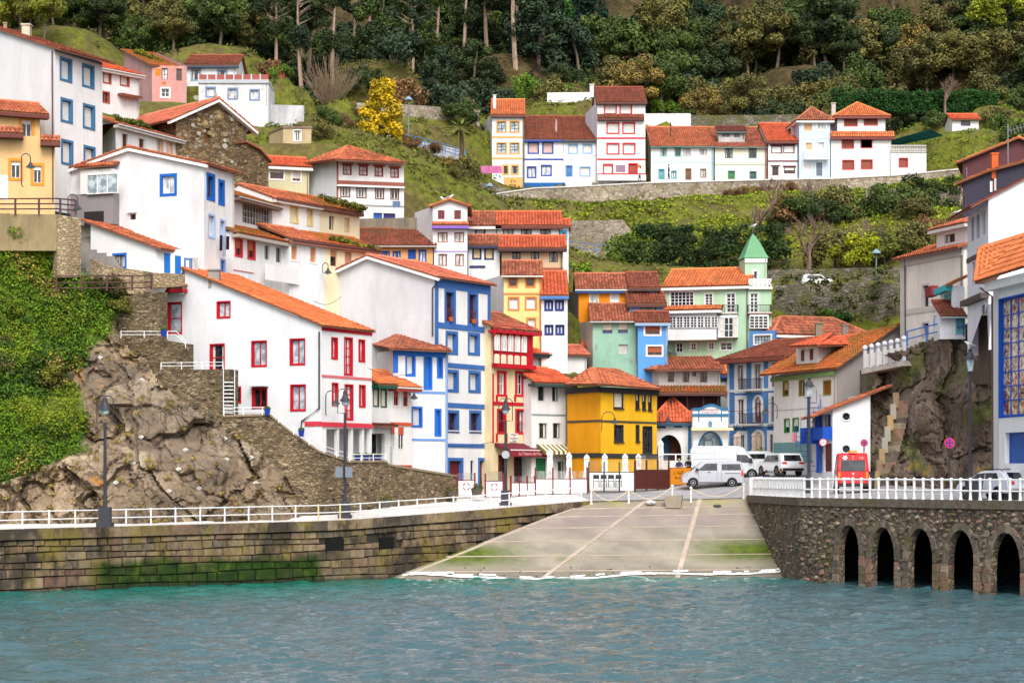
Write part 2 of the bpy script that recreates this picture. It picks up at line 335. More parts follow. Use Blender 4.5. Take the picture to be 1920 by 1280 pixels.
# ---------------------------------------------------------------- houses
FOOT = []          # (X, Y, Z, weight) where the ground meets a house
HOUSES = {}
class House:
    def __init__(s, name, label, c, chain, base, wall, back=7.0, side=None, parent=None, cat='house', group=None, dirt=None, sidewall=None, foot=True, mat=None, dug=2.2):
        s.dug = dug; dirt = dirt or random.choice([.1, .13, .17, .2])
        ox, oy, k = c; s.c = c
        ch = [[ox + q[0] / k, oy + q[1] / k, q[2] if len(q) > 2 else None] for q in chain]
        i0 = 1 if len(ch) == 3 and ch[1][2] else next(i for i, q in enumerate(ch) if q[2]); d0 = ch[i0][2]; s.ze = EYE + (HZ - ch[i0][1]) * d0 / F
        for q in ch:
            if q[2] is None: q[2] = (s.ze - EYE) * F / (HZ - q[1])
        s.zb = EYE + (HZ - (oy + base / k)) * d0 / F
        p = [P(q[0], HZ, q[2]) for q in ch]; p = [Vector((v.x, v.y, 0)) for v in p]
        s.faces = {}
        if side == 'L': s.f = Fr(ch[1][0], ch[1][2], ch[2][0], ch[2][2]); s.l = Fr(ch[0][0], ch[0][2], ch[1][0], ch[1][2]); A, Bq, D = p[1], p[2], p[0]; C = D + (Bq - A); s.faces['l'] = s.l
        elif side == 'R': s.f = Fr(ch[0][0], ch[0][2], ch[1][0], ch[1][2]); s.r = Fr(ch[1][0], ch[1][2], ch[2][0], ch[2][2]); A, Bq, C = p[0], p[1], p[2]; D = C + (A - Bq); s.faces['r'] = s.r
        else: s.f = Fr(ch[0][0], ch[0][2], ch[1][0], ch[1][2]); A, Bq = p; C = Bq - s.f.N * back; D = A - s.f.N * back
        s.faces['f'] = s.f; s.A, s.B, s.C, s.D = A, Bq, C, D; s.wall = wall; s.dirt = dirt; s.sidewall = sidewall; s.matw = mat
        if parent: s.root = parent.root
        else:
            mid = (A + Bq) / 2; s.root = thing(name, label, cat, (mid.x, mid.y, s.zb), group)
        s.tops = {}; s.holes = {'f': [], 'l': [], 'r': []}; s.backtop = None; s.name = name
        if foot and not parent: FOOT.extend([(v.x, v.y, s.zb) for v in (A, Bq, C, D, (A + Bq) / 2, (C + D) / 2)])
        HOUSES[name] = s
    def q(s, x, y): return s.c[0] + x / s.c[2], s.c[1] + y / s.c[2]
    def top(s, face, pts): s.tops[face] = [s.faces[face].uz(*s.q(*p)) for p in pts]; return s
    def w(s, face, lst, **kw):
        for it in lst:
            st = dict(kw)
            if len(it) > 4: st.update(it[4])
            x0, y0 = s.q(it[0], it[1]); x1, y1 = s.q(it[2], it[3])
            s.holes[face].append(win(s, s.faces[face], x0, y0, x1, y1, **st))
        return s
    def hole(s, face, pts): s.holes[face].append([s.faces[face].uz(*s.q(*p)) for p in pts]); return s
    def band(s, face, x0, y0, x1, y1, rgb, out=.04, name='band', n0=-.03, h=None):
        fr = s.faces[face]; a = s.q(x0, y0); b = s.q(x1, y1); u0, za = fr.uz(*a); u1, zc = fr.uz(*b)
        if h: zc = za - h
        mb = MB(); mb.fbox(fr, u0, u1, min(za, zc), max(za, zc), n0, out); return mb.build(name, paint(rgb, dirt=.1), s.root)
    def bandz(s, face, x0, x1, y, th, rgb, out=.04, name='band'):     # level band: y measured at x0
        fr = s.faces[face]; u0, z = fr.uz(*s.q(x0, y)); u1, _ = fr.uz(*s.q(x1, y)); mb = MB(); mb.fbox(fr, u0, u1, z - th / 2, z + th / 2, -.03, out); return mb.build(name, paint(rgb, dirt=.1), s.root)
    def walls(s):
        mb = MB(); sb = MB(); hd = .3; dug = s.zb - s.dug
        def face(fr, top, holes, m):
            L = fr.L; top = top or [(0, s.ze), (L, s.ze)]
            outer = [(top[0][0], dug), (top[-1][0], dug)] + list(reversed(top))
            loops = [outer]
            for hq in holes:
                if isinstance(hq, tuple): a, b, c, d = hq; loops.append([(a, c), (a, d), (b, d), (b, c)])
                else: loops.append(hq)
            tri = tessellate_polygon([[Vector((a, b, 0)) for a, b in lp] for lp in loops]); flatp = [q for lp in loops for q in lp]
            m.add([fr.w(a, b) for a, b in flatp], [t for t in tri])
            for lp in loops[1:]:
                for i in range(len(lp)):
                    (a, b), (c, d) = lp[i], lp[(i + 1) % len(lp)]; m.quad(fr.w(a, b), fr.w(c, d), fr.w(c, d, -hd), fr.w(a, b, -hd))
        main = set(s.faces)
        if random.random() < .45 and not s.tops.get('f'):
            pb = MB(); e_ = s.f.L - .14; pb.tube([s.f.w(e_, s.ze, .3), s.f.w(e_, s.ze - .35, .08), s.f.w(e_, s.zb, .08)], .045, 6); pb.build('drainpipe', flat(random.choice([(190, 188, 184), (96, 88, 84), (150, 140, 132)]), .5), s.root)
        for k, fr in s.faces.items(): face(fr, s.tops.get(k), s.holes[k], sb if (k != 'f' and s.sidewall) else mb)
        # hidden walls
        zf = s.ze
        for k, (a, b) in {'f': (s.A, s.B), 'r': (s.B, s.C), 'b': (s.C, s.D), 'l': (s.D, s.A)}.items():
            if k in main: continue
            zt0 = zt1 = zf
            if s.tops.get('f') and k == 'b': pass
            if k == 'l' and s.tops.get('f'): zt0 = zt1 = s.tops['f'][0][1]
            if k == 'r' and s.tops.get('f'): zt0 = zt1 = s.tops['f'][-1][1]
            if k == 'r' and s.tops.get('l'): zt0, zt1 = s.tops['l'][-1][1], s.tops['l'][0][1]
            m = sb if s.sidewall else mb
            m.quad(Vector((a.x, a.y, dug)), Vector((b.x, b.y, dug)), Vector((b.x, b.y, zt1)), Vector((a.x, a.y, zt0)))
        mb.build('wall', s.matw or paint(s.wall, dirt=s.dirt), s.root)
        if s.sidewall: sb.build('side_wall', s.sidewall if not isinstance(s.sidewall, tuple) else paint(s.sidewall, dirt=s.dirt), s.root)  # on white houses the greyer left sides carry their shade in the paint
    # roofs ------------------------------------------------------------
    def _eave(s, face, poly_edge, rgb, th=.16):
        a, b, n = poly_edge; mb = MB(); v = (b - a); mb.prism([a, a + Z * -th, a - n * .05 - Z * th, a - n * .05], v); mb.build('fascia', flat(rgb, .6), s.root)
    def rgf(s, ry, col, over=.4, sides=.25, fascia=None, gut=None, t=.42, back=None, kind='gf', gable=True):
        """Eave along the front, ridge behind it seen on row ry (crop units)."""
        ry = s.c[1] + ry / s.c[2]; d = (s.A.y + s.B.y) / 2
        bk = back or ((HZ - ry) * d - F * (s.ze - EYE)) / (F * t - (HZ - ry))
        bk = max(.8, bk); nb = -s.f.N; zr = EYE + (HZ - ry) * (d + bk * nb.y) / F; sl = (zr - s.ze) / bk
        U = s.f.U; e0 = s.A - U * sides - nb * over + Z * (s.ze - sl * over + .06); e1 = s.B + U * sides - nb * over + Z * (s.ze - sl * over + .06)
        r0 = s.A - U * sides + nb * bk + Z * (zr + .06); r1 = s.B + U * sides + nb * bk + Z * (zr + .06)
        roof_plane(s, [e0, e1, r1, r0], U, col)
        if kind == 'gf':
            k0 = r0 + nb * (bk + over) - Z * sl * (bk + over); k1 = r1 + nb * (bk + over) - Z * sl * (bk + over); roof_plane(s, [r0, r1, k1, k0], U, col, tiles=False)
        ridge(s, [r0 + Z * .03, r1 + Z * .03], col)
        if gable:
            for q in (s.A, s.B):
                mb = MB(); ee = q + Z * s.ze; mb.add([ee, q + nb * bk + Z * (zr - .02), q + nb * (2 * bk if kind == 'gf' else bk) + Z * s.ze], ((0, 1, 2),))
                mb.build('gable', s.matw if s.matw and not s.sidewall else (paint(s.wall, dirt=s.dirt) if not isinstance(s.sidewall, tuple) else paint(s.sidewall, dirt=s.dirt)), s.root)
        s.eaves(e0, e1, fascia, gut, over)
        s.rinfo = (bk, math.degrees(math.atan(sl))); return s
    def eaves(s, e0, e1, fascia, gut, over):
        U = (e1 - e0).normalized(); n = Vector((U.y, -U.x, 0))
        if fascia:
            mb = MB(); mb.prism([e0 - Z * .09 + n * .01, e0 - Z * .3 + n * .01, e0 - Z * .3 - n * (over + .02), e0 - Z * .09 - n * (over + .02)], e1 - e0); mb.build('fascia', flat(fascia, .6), s.root)
        if gut:
            mb = MB(); mb.tube([e0 + n * .06 - Z * .08, e1 + n * .06 - Z * .08], .065, 6); mb.build('gutter', flat(gut, .5), s.root)
    def rhip(s, ry, col, over=.45, fascia=None, gut=None, rx=None):
        ry = s.c[1] + ry / s.c[2]; A, B, C, D = s.A, s.B, s.C, s.D; cen = (A + B + C + D) / 4
        Lf = (B - A).length; Ld = (D - A).length; ux = (B - A).normalized(); uy = (D - A).normalized()
        if rx is not None:
            fx = s.c[0] + rx / s.c[2]
        zr = EYE + (HZ - ry) * cen.y / F; mn = min(Lf, Ld) / 2
        if Lf >= Ld: R0 = cen - ux * (Lf / 2 - mn); R1 = cen + ux * (Lf / 2 - mn)
        else: R0 = cen - uy * (Ld / 2 - mn); R1 = cen + uy * (Ld / 2 - mn)
        sl = (zr - s.ze) / mn; ez = s.ze - sl * over + .06; E = [A - ux * over - uy * over, B + ux * over - uy * over, C + ux * over + uy * over, D - ux * over + uy * over]
        E = [q + Z * ez for q in E]; R0 = R0 + Z * (zr + .06); R1 = R1 + Z * (zr + .06)
        if Lf >= Ld: pl = [([E[0], E[1], R1, R0], ux), ([E[1], E[2], R1], uy), ([E[2], E[3], R0, R1], ux), ([E[3], E[0], R0], uy)]
        else: pl = [([E[0], E[1], R0], ux), ([E[1], E[2], R1, R0], uy), ([E[2], E[3], R1], ux), ([E[3], E[0], R0, R1], uy)]
        for i, (p, e) in enumerate(pl): roof_plane(s, p, e, col)
        for a, b in ((E[0], R0), (E[1], R1 if Lf >= Ld else R0), (R0, R1), (E[2], R1), (E[3], R0 if Lf >= Ld else R1)):
            if (a - b).length > .3: ridge(s, [a + Z * .05, b + Z * .05], col, .11)
        if fascia or gut:
            s.eaves(E[0], E[1], fascia, gut, over); s.eaves(E[1], E[2], fascia, gut, over); s.eaves(E[3], E[0], fascia, gut, over)
        s.rinfo = (mn, math.degrees(math.atan(sl))); return s
    def rex(s, face, pts, depth, col, over=.3, eover=.35, fascia=None, ends=(True, True), tiles=None, th=.1, verge=None):
        """Roof planes swept back from a face's top outline (gable or lean-to seen from its end)."""
        fr = s.faces[face]; up = [fr.uz(*s.q(*p)) for p in pts]; s.tops[face] = up
        for i in range(len(up) - 1):
            (ua, za), (ub, zb) = up[i], up[i + 1]; a = fr.w(ua, za + .06, over); b = fr.w(ub, zb + .06, over); v = (b - a).normalized()
            if i == 0 and ends[0]: a = a - v * eover
            if i == len(up) - 2 and ends[1]: b = b + v * eover
            back = -fr.N * (depth + over * 2)
            roof_plane(s, [a, b, b + back, a + back], fr.N, col, tiles=(tiles is None or tiles[i]), th=th)
            if verge:
                mb = MB(); mb.prism([a - Z * .1, b - Z * .1, b - Z * .3, a - Z * .3], -fr.N * (over * .9)); mb.build('verge', flat(verge, .6), s.root)
            if i > 0: ridge(s, [a + Z * .04, a + back + Z * .04], col)
        return s
    def chim(s, x, y0, y1, wpx, rgb=(190, 180, 165), dd=1.5, cap=None):
        x, y0 = s.q(x, y0); y1 = s.c[1] + y1 / s.c[2]; d = (s.A.y + s.B.y) / 2 + dd; a = P(x, y1, d); b = P(x, y0, d); w = wpx / s.c[2] * d / F / 2
        mb = MB(); mb.box(a.x - w, a.x + w, a.y - w, a.y + w, a.z - .5, b.z); mb.box(a.x - w * 1.25, a.x + w * 1.25, a.y - w * 1.25, a.y + w * 1.25, b.z, b.z + .1)
        mb.build('chimney', paint(cap or rgb, dirt=.3), s.root); return s
    def pipe(s, face, pts, rgb=(90, 84, 80), r=.05, n=.1):
        fr = s.faces[face]; mb = MB(); mb.tube([fr.pw(*s.q(*p), n) for p in pts], r, 6); mb.build('drainpipe', flat(rgb, .5), s.root); return s
    def balcony(s, face, x0, x1, yfloor, ytop, rgb=(40, 44, 44), out=.6, slab=(210, 205, 195), bars=.13, solid=False):
        fr = s.faces[face]; a = s.q(x0, yfloor); b = s.q(x1, yfloor); u0, z0 = fr.uz(*a); u1, _ = fr.uz(*b); z1 = fr.uz(*s.q(x0, ytop))[1]
        mb = MB(); mb.fbox(fr, u0, u1, z0 - .14, z0, 0, out); o = mb.build('balcony', paint(slab), s.root)
        rb = MB()
        rb.fbox(fr, u0, u1, z1 - .05, z1, out - .06, out - .01)
        for uu in (u0, u1 - .05): rb.fbox(fr, uu, uu + .05, z1 - .05, z1, 0, out - .06)
        n = max(3, int((u1 - u0) / bars)); bw = .016 if not solid else .05
        for i in range(n + 1): q = u0 + .02 + (u1 - u0 - .04) * i / n; rb.fbox(fr, q - bw, q + bw, z0, z1 - .05, out - .05, out - .02)
        m = max(2, int(out / bars))
        for i in range(m):
            for uu in (u0 + .02, u1 - .02): rb.fbox(fr, uu - .012, uu + .012, z0, z1 - .05, out * i / m, out * i / m + .03)
        rb.build('railing', flat(rgb, .5), o); return s
    def pent(s, face, x0, x1, ytop, out=1.0, drop=.4, col='old', fascia=None):
        fr = s.faces[face]; u0, z = fr.uz(*s.q(x0, ytop)); u1, _ = fr.uz(*s.q(x1, ytop))
        p = [fr.w(u0, z - drop, out), fr.w(u1, z - drop, out), fr.w(u1, z, -.02), fr.w(u0, z, -.02)]; roof_plane(s, p, fr.U, col, name='pent_roof')
        if fascia: s.eaves(p[0], p[1], fascia, None, out)
        return s
def _rplane(s, pts, col, tiles=True, px=False):
    p = []
    for x, y, d in pts:
        if not px: x, y = s.q(x, y)
        p.append(P(x, y, d))
    # flatten a 4th point into the plane of the first three
    if len(p) == 4:
        n = (p[1] - p[0]).cross(p[2] - p[0]).normalized(); p[3] = p[3] - n * (p[3] - p[0]).dot(n)
    roof_plane(s, p, (p[1] - p[0]).normalized(), col, tiles=tiles); return s
House.rplane = _rplane
def _bay(s, face, x0, x1, ytop, ybot, out, rgb, ywt=None, ywb=None, nx=4, ny=2, k='dark', f=None, name='bay_window', nwin=1, gap=0):
    fr = s.faces[face]; u0, z1 = fr.uz(*s.q(x0, ytop)); u1, _ = fr.uz(*s.q(x1, ytop)); z0 = fr.uz(*s.q(x0, ybot))[1]
    mb = MB(); mb.fbox(fr, u0, u1, z0, z1, -.02, out); mb.build(name, paint(rgb), s.root)
    if ywt is not None:
        f2 = Fr(0, 1, 1, 1); f2.O = fr.O + fr.N * out; f2.U = fr.U; f2.N = fr.N; f2.L = fr.L
        c2 = s.c; w = (x1 - x0 - gap) / nwin
        for i in range(nwin):
            a = s.q(x0 + gap + i * w, ywt); b = s.q(x0 + i * w + w, ywb); win(s, f2, a[0], a[1], b[0], b[1], k=k, f=f or rgb, m=(nx, ny), rec=-.035)
    return s
House.bay = _bay
# ================================================================ the houses
C00, C10, C20, C30 = (0, 0, 4), (480, 0, 4), (960, 0, 4), (1440, 0, 4)
C01, C11, C21, C31 = (0, 320, 4), (480, 320, 4), (960, 320, 4), (1440, 320, 4)
C02, C12, C22, C32 = (0, 640, 4), (480, 640, 4), (960, 640, 4), (1440, 640, 4)
E1, E2, E3, E4, E5, E6, E7, E8 = (820, 560, 8), (820, 720, 8), (820, 820, 8), (1050, 800, 8), (1220, 740, 8), (1270, 800, 8), (1480, 780, 8), (1700, 780, 8)
R1, R2, R3 = (1680, 240, 8), (1680, 400, 8), (1680, 540, 8)
T = 16 / 3
M4, U5, U6, M7, L8 = (1340, 560, T), (880, 230, T), (1200, 180, T), (760, 360, T), (400, 220, T)
PX = (0, 0, 1)
WHITE = (244, 243, 242); GREYW = (226, 226, 228); CREAM = (245, 228, 190); BLUE = (42, 100, 178); DBLUE = (36, 62, 140); RED = (200, 24, 44); BRN = (104, 52, 44); WOOD = (150, 84, 44); GRN = (40, 66, 60); STEEL = (70, 120, 160)
def b_(c=(240, 238, 234), **k): return dict(k='blind', c=c, **k)
def s_(c, **k): return dict(k='shut', c=c, f=k.pop('f', c), **k)
def d_(c, **k): return dict(k='door', c=c, f=k.pop('f', c), **k)

# ---- left hillside, far ones first
h = House('ruined_house', 'derelict pink house with mossy roof below the wood', C00, [(920, 480, 194), (1140, 490, 188), (1400, 492, 188.5)], 800, (226, 160, 152), side='L', dirt=.3, sidewall=(196, 150, 150))
h.rex('l', [(930, 380), (1140, 488)], (h.B - h.A).length, 'mossy', eover=.3)
h.w('f', [(1212, 512, 1258, 598, dict(k='curtain', f=(120, 80, 70))), (1322, 516, 1364, 606, dict(k='dark', f=(130, 70, 60))), (1210, 665, 1270, 726, dict(t=(235, 232, 228)))], m=(2, 2)).walls()
h.band('f', 1165, 515, 1205, 570, (214, 130, 40), .012, 'bare_patch'); h.band('f', 1218, 612, 1245, 636, (206, 116, 40), .012, 'bare_patch')
h = House('terrace_house', 'white two-storey house with brick lattice roof terrace, upper left', C00, [(1400, 482, 192), (1772, 492, 192)], 640, WHITE, back=5)
h.w('f', [(1440, 525, 1502, 600), (1635, 530, 1697, 612)], t=(150, 176, 196), f=(120, 90, 80), m=(2, 1)).walls(); h.rgf(424, 'brown', fascia=(60, 66, 84))
g = House('terrace_house_lower', '', C00, [(1490, 622, 188), (2012, 640, 188)], 790, WHITE, back=5, parent=h, dirt=.3)
g.w('f', [(1550, 660, 1610, 722), (1716, 668, 1776, 738), (1880, 678, 1940, 745)], t=(126, 150, 186), f=(240, 240, 240), k='curtain').walls()
g.band('f', 1484, 600, 2016, 626, (190, 196, 204), .15, 'terrace_slab', n0=-4)
for a in range(8):
    x = 1495 + a * 66; g.band('f', x, 560, x + 56, 602, (170, 92, 84), .03, 'brick_lattice', n0=-.05); g.band('f', x - 10, 556, x, 604, (206, 210, 214), .06, 'terrace_post', n0=-.08)
h = House('white_house', 'white house with brick-red window frames behind the tall white house', C00, [(700, 496, 164), (1045, 562)], 815, WHITE, back=6)
h.w('f', [(778, 545, 828, 620, b_()), (905, 566, 964, 640, b_()), (770, 694, 816, 766, {})], t=(176, 84, 66), tw=.1, f=(170, 90, 70)).walls(); h.rgf(452, 'bright', fascia=(214, 206, 200), gut=(220, 216, 212))
h.pent('f', 880, 1030, 705, .7, .12, 'old')
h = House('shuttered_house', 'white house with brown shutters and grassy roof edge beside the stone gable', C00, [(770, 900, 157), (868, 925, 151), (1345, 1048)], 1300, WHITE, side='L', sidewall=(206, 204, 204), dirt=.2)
h.w('f', [(915, 1005, 957, 1120, s_(BRN, t=(225, 222, 220))), (1040, 1040, 1082, 1140, s_(BRN, t=(225, 222, 220))), (1180, 1044, 1216, 1145, dict(t=(232, 180, 140))), (1256, 1064, 1290, 1162, b_(t=(232, 180, 140)))]).walls()
h.rgf(905, 'mix', fascia=(210, 204, 200), gut=(224, 222, 220))
STONE1 = stone('gable', [(92, 74, 52), (128, 104, 74), (150, 128, 96), (112, 92, 70), (178, 160, 134)], (70, 56, 40), 3.4)
h = House('stone_house', 'rubble stone house with white gable verge and orange roof', C00, [(1335, 870, 158), (1835, 940)], 1420, (130, 110, 80), back=12, mat=STONE1)
h.rex('f', [(1320, 880), (1620, 748), (1850, 942)], 11, 'salmon', over=.5, eover=.9, verge=WHITE)
h.w('f', [(1532, 962, 1580, 1072, s_((124, 82, 46)))], rec=.3).walls(); h.pipe('f', [(1838, 960), (1838, 1400)])
for i in range(46):      # large pale field stones set proud of the rubble
    fr = h.f; u = random.uniform(.3, 6.6); z = h.zb + random.uniform(.8, 8.2)
    if z > h.zb + 6.8 and abs(u - 3.6) > 2: continue
    mb = MB(); r = random.uniform(.12, .26); n = 7; a0 = random.random()
    pts = [fr.w(u + math.cos(a0 + k * 6.283 / n) * r * random.uniform(.75, 1.1), z + math.sin(a0 + k * 6.283 / n) * r * random.uniform(.7, 1.0), -.05) for k in range(n)]
    mb.prism(pts, fr.N * .1); c = random.choice([(176, 170, 156), (196, 190, 176), (160, 140, 108), (190, 160, 110)]); mb.build('field_stone', paint(c, dirt=.35), h.root)
g = House('stone_house_wing', '', L8, [(318, 258, 161), (550, 430, 163)], 690, (130, 110, 80), back=6, parent=h, mat=STONE1)
g.rex('f', [(318, 255), (450, 325), (552, 440)], 6, 'old', eover=.15).walls()
h = House('tall_white_house', 'tall white house with six blue-framed blinded windows at the left edge', C00, [(-240, 385, 144), (410, 385, 140), (768, 490)], 1345, WHITE, side='L', sidewall=(224, 222, 224))  # left wall painted greyer than the front: its shade is in the colour
h.rex('l', [(-240, 150), (410, 362)], (h.B - h.A).length, 'brown', over=.25, eover=.7)
h.w('f', [(458, 452, 530, 598), (625, 502, 697, 645), (464, 756, 534, 906), (631, 800, 702, 955), (468, 1066, 538, 1222), (636, 1112, 704, 1262)], k='blind', t=STEEL, tw=.16, f=STEEL, rec=.25).walls()
h.pipe('l', [(398, 385), (404, 1300)], (96, 62, 60)); h.chim(200, 195, 260, 60, (226, 214, 190), 3); h.chim(40, 180, 225, 24, (180, 150, 120), 3)
# apricot house
h = House('apricot_house', 'apricot house with ochre window arches and small tiled canopies at left edge', C00, [(-80, 1010, 134.5), (412, 1010, 135.5)], 1500, (246, 200, 140), back=6)
h.w('f', [(82, 1208, 152, 1335), (250, 1244, 312, 1372)], t=(226, 152, 50), tw=.18, f=(240, 240, 238), k='roll', part=.25).walls()
h.pent('f', -80, 175, 945, .9, .55, 'mix', (110, 46, 40)); h.pent('f', 302, 452, 1012, .7, .5, 'mix', (110, 46, 40)); h.band('f', -80, 1310, 60, 1500, WHITE, .02, 'white_render')
g = House('apricot_house_top', '', C00, [(-80, 815, 135.5), (300, 850, 137)], 1015, (246, 200, 140), back=5, parent=h); g.w('f', [(162, 900, 238, 1028)], t=(226, 152, 50), tw=.18, f=(240, 240, 238), k='roll', part=.25).walls()
g.rgf(768, 'mix', over=.6, sides=.5, fascia=(110, 46, 40))
# white and blue gable house
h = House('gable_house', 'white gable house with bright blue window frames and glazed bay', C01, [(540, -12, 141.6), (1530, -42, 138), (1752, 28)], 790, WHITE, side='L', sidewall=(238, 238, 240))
h.rex('l', [(528, -10), (975, -170), (1530, -52)], (h.B - h.A).length, 'mix', over=.3, eover=.35, verge=WHITE)
h.w('l', [(1216, 42, 1310, 172, dict(f=(240, 240, 240), k='curtain', t=(20, 104, 196))), (976, 326, 1018, 368, dict(f=(110, 80, 80), m=(1, 1), sill=None))], tw=.18)
h.w('f', [(1558, 42, 1602, 205), (1646, 90, 1674, 240)], t=(20, 104, 196), tw=.2, f=(130, 84, 56), k='dark', rec=.3)
h.w('f', [(1562, 338, 1606, 495), (1650, 376, 1682, 520)], t=(176, 196, 230), f=(200, 214, 236), k='blind', rec=.25); h.w('f', [(1656, 672, 1684, 770, s_((40, 120, 190)))], t=(150, 180, 230)).walls()
h.bay('l', 655, 890, 10, 190, .9, WHITE, 25, 175, 3, 1, 'sky', (246, 246, 246)); h.bay('l', 575, 895, 192, 425, .8, (150, 146, 150), name='corrugated_porch'); h.pent('l', 620, 900, -50, 1.15, .4, 'mix')
h.band('l', 680, 320, 825, 425, (46, 42, 46), .83, 'porch_shade_panel', n0=.5); h.band('l', 962, 303, 1028, 316, WHITE, .2, 'canopy')  # solid dark panel: the shade inside the porch opening is painted
h = House('annex', 'low white annex with blue shutters and sloping tiled lean-to roof', C01, [(680, 560, 137.4), (1165, 578, 135), (1482, 600)], 775, WHITE, side='L')
h.rex('l', [(680, 395), (1165, 572)], (h.B - h.A).length, 'mix', eover=.7)
h.w('l', [(856, 632, 938, 725, dict(t=(36, 110, 200), f=(90, 60, 50), k='curtain'))]); h.w('f', [(1230, 620, 1276, 765), (1311, 637, 1356, 780)], k='shut', c=(24, 120, 210), f=(24, 120, 210), rec=.04); h.w('f', [(1392, 668, 1420, 736, dict(t=(90, 130, 190))), (1446, 652, 1482, 760, s_((24, 84, 180)))]).walls()
# row house with two roof tiers
h = House('row_house', 'long white and cream row house with grass-grown two-tier tiled roofs', L8, [(590, 800, 150), (1062, 880)], 1130, WHITE, back=6)
h.w('f', [(770, 897, 843, 1052), (940, 930, 989, 1080)], k='blind', c=(236, 224, 196), t=(226, 196, 130), tw=.08, f=(226, 196, 130)).walls(); h.rgf(718, 'mix', sides=.05, fascia=(226, 222, 218), gut=(120, 70, 60))
g = House('row_house_b', '', L8, [(1062, 880, h.B.y), (1462, 948)], 1200, CREAM, back=6, parent=h)
g.w('f', [(1158, 987, 1208, 1126, dict(f=(170, 120, 60))), (1310, 1006, 1363, 1152, b_((246, 214, 170), f=(214, 150, 90)))], m=(1, 1)).walls(); g.rgf(800, 'mossy', sides=.05, fascia=(120, 70, 58))
g = House('row_house_c', '', C11, [(250, 505, 146.5), (512, 540)], 860, WHITE, back=4, parent=h)
g.w('f', [(263, 556, 308, 668), (404, 574, 450, 688)], k='blind', c=(222, 150, 100), f=(220, 160, 120), t=(236, 234, 232)).walls(); g.rgf(425, 'mix', sides=.1, kind='shed', fascia=(170, 110, 92), gut=(110, 70, 66), gable=False)
g2 = House('row_house_d', '', C11, [(512, 540, g.B.y), (905, 588)], 900, CREAM, back=4, parent=h)
g2.w('f', [(558, 596, 606, 716, dict(k='roll', part=.4, c=(200, 150, 110), f=(150, 90, 60))), (666, 612, 718, 715, b_((206, 160, 130), f=(170, 110, 80))), (797, 622, 850, 700, {})], m=(1, 1)).walls(); g2.rgf(490, 'mossy', sides=.1, kind='shed', fascia=(150, 96, 78), gut=(110, 70, 66), gable=False)
h = House('gallery_house', 'grey-white house with long glazed timber gallery under a mossy roof', L8, [(195, 770, 145), (590, 872)], 1130, (232, 228, 226), back=5, dirt=.25)
h.w('f', [(292, 835, 580, 1085)], m=(10, 4), f=(190, 184, 178), fw=.05, k='dark').walls(); h.rgf(665, 'mossy', over=.7, sides=.3, fascia=(140, 120, 104), gut=(190, 186, 180))
g = House('gallery_house_low', '', C11, [(-172, 452, 141), (305, 545)], 860, WHITE, back=4, parent=h, dirt=.2)
g.w('f', [(-152, 512, -108, 635), (-58, 530, -12, 655)], k='roll', part=.55, c=(190, 110, 66), t=(206, 56, 60), f=(150, 60, 50)); g.w('f', [(65, 556, 102, 668), (150, 575, 190, 690)], f=(170, 170, 168), m=(2, 1)).walls()
g.rgf(385, 'mossy', over=.6, sides=.2, kind='shed', fascia=(180, 170, 160), gable=False); g.band('f', -172, 745, -20, 765, (214, 90, 100), .05); g.band('f', 0, 700, 245, 860, WHITE, .9, 'balcony_parapet', n0=.8)
h = House('beige_house', 'small beige house with white window frames between the stone house and the hipped house', L8, [(505, 470, 166), (957, 492)], 760, (216, 206, 168), back=5)
h.w('f', [(566, 514, 702, 616, dict(k='roll', part=.38, c=(232, 214, 206), f=(160, 70, 50), m=(3, 1))), (790, 530, 870, 638, dict(k='roll', part=.75, c=(232, 214, 206), f=(170, 90, 70)))], t=(244, 242, 238), tw=.12).walls(); h.rgf(408, 'bright', fascia=(236, 232, 226))
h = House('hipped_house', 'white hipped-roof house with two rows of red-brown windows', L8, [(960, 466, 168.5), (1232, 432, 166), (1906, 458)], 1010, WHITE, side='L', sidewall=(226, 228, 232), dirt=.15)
h.w('f', [(1300, 478, 1376, 570), (1460, 486, 1538, 578), (1618, 496, 1692, 588), (1775, 510, 1850, 600)], f=(160, 36, 40), k='curtain', m=(2, 2), head=(176, 84, 66), t=(150, 60, 54), tw=.05)
h.w('f', [(1277, 690, 1360, 790), (1438, 698, 1525, 800), (1624, 706, 1700, 810), (1778, 716, 1850, 816)], f=(244, 244, 244), k='dark', t=(120, 74, 66), tw=.07); h.w('f', [(1600, 955, 1690, 1040, s_((30, 90, 180))), (1700, 960, 1820, 1050, d_((40, 30, 110)))]).walls()
h.bandz('f', 1232, 1906, 648, .3, (150, 88, 74)); h.bandz('f', 1232, 1906, 685, .12, WHITE, .35); h.bandz('f', 1232, 1906, 870, .12, (170, 160, 156), .05); h.band('f', 1232, 440, 1250, 1010, (150, 88, 74), .03)
h.rplane([(880, 466, 168), (1232, 420, 164.5), (1350, 282, 171)], 'mix'); h.rplane([(1225, 420, 164.5), (1935, 452, 166.5), (1350, 282, 171)], 'mix'); h.rplane([(1935, 452, 166.5), (1800, 440, 178), (1350, 282, 171)], 'mix', tiles=False); h.rplane([(1800, 440, 178), (880, 466, 168), (1350, 282, 171)], 'mix', tiles=False)
h = House('orange_house', 'peach-orange house with royal blue windows and old brown roof', C11, [(775, 556, 160), (1335, 556, 160)], 720, (242, 178, 112), back=6)
h.w('f', [(948, 608, 998, 662, {}), (1030, 608, 1080, 662, {}), (1145, 596, 1194, 656, s_((30, 84, 180))), (1225, 598, 1273, 684, dict(k='curtain'))], f=(30, 84, 180), t=(30, 84, 180), tw=.06).walls(); h.rgf(442, 'brown', gut=(180, 176, 172))
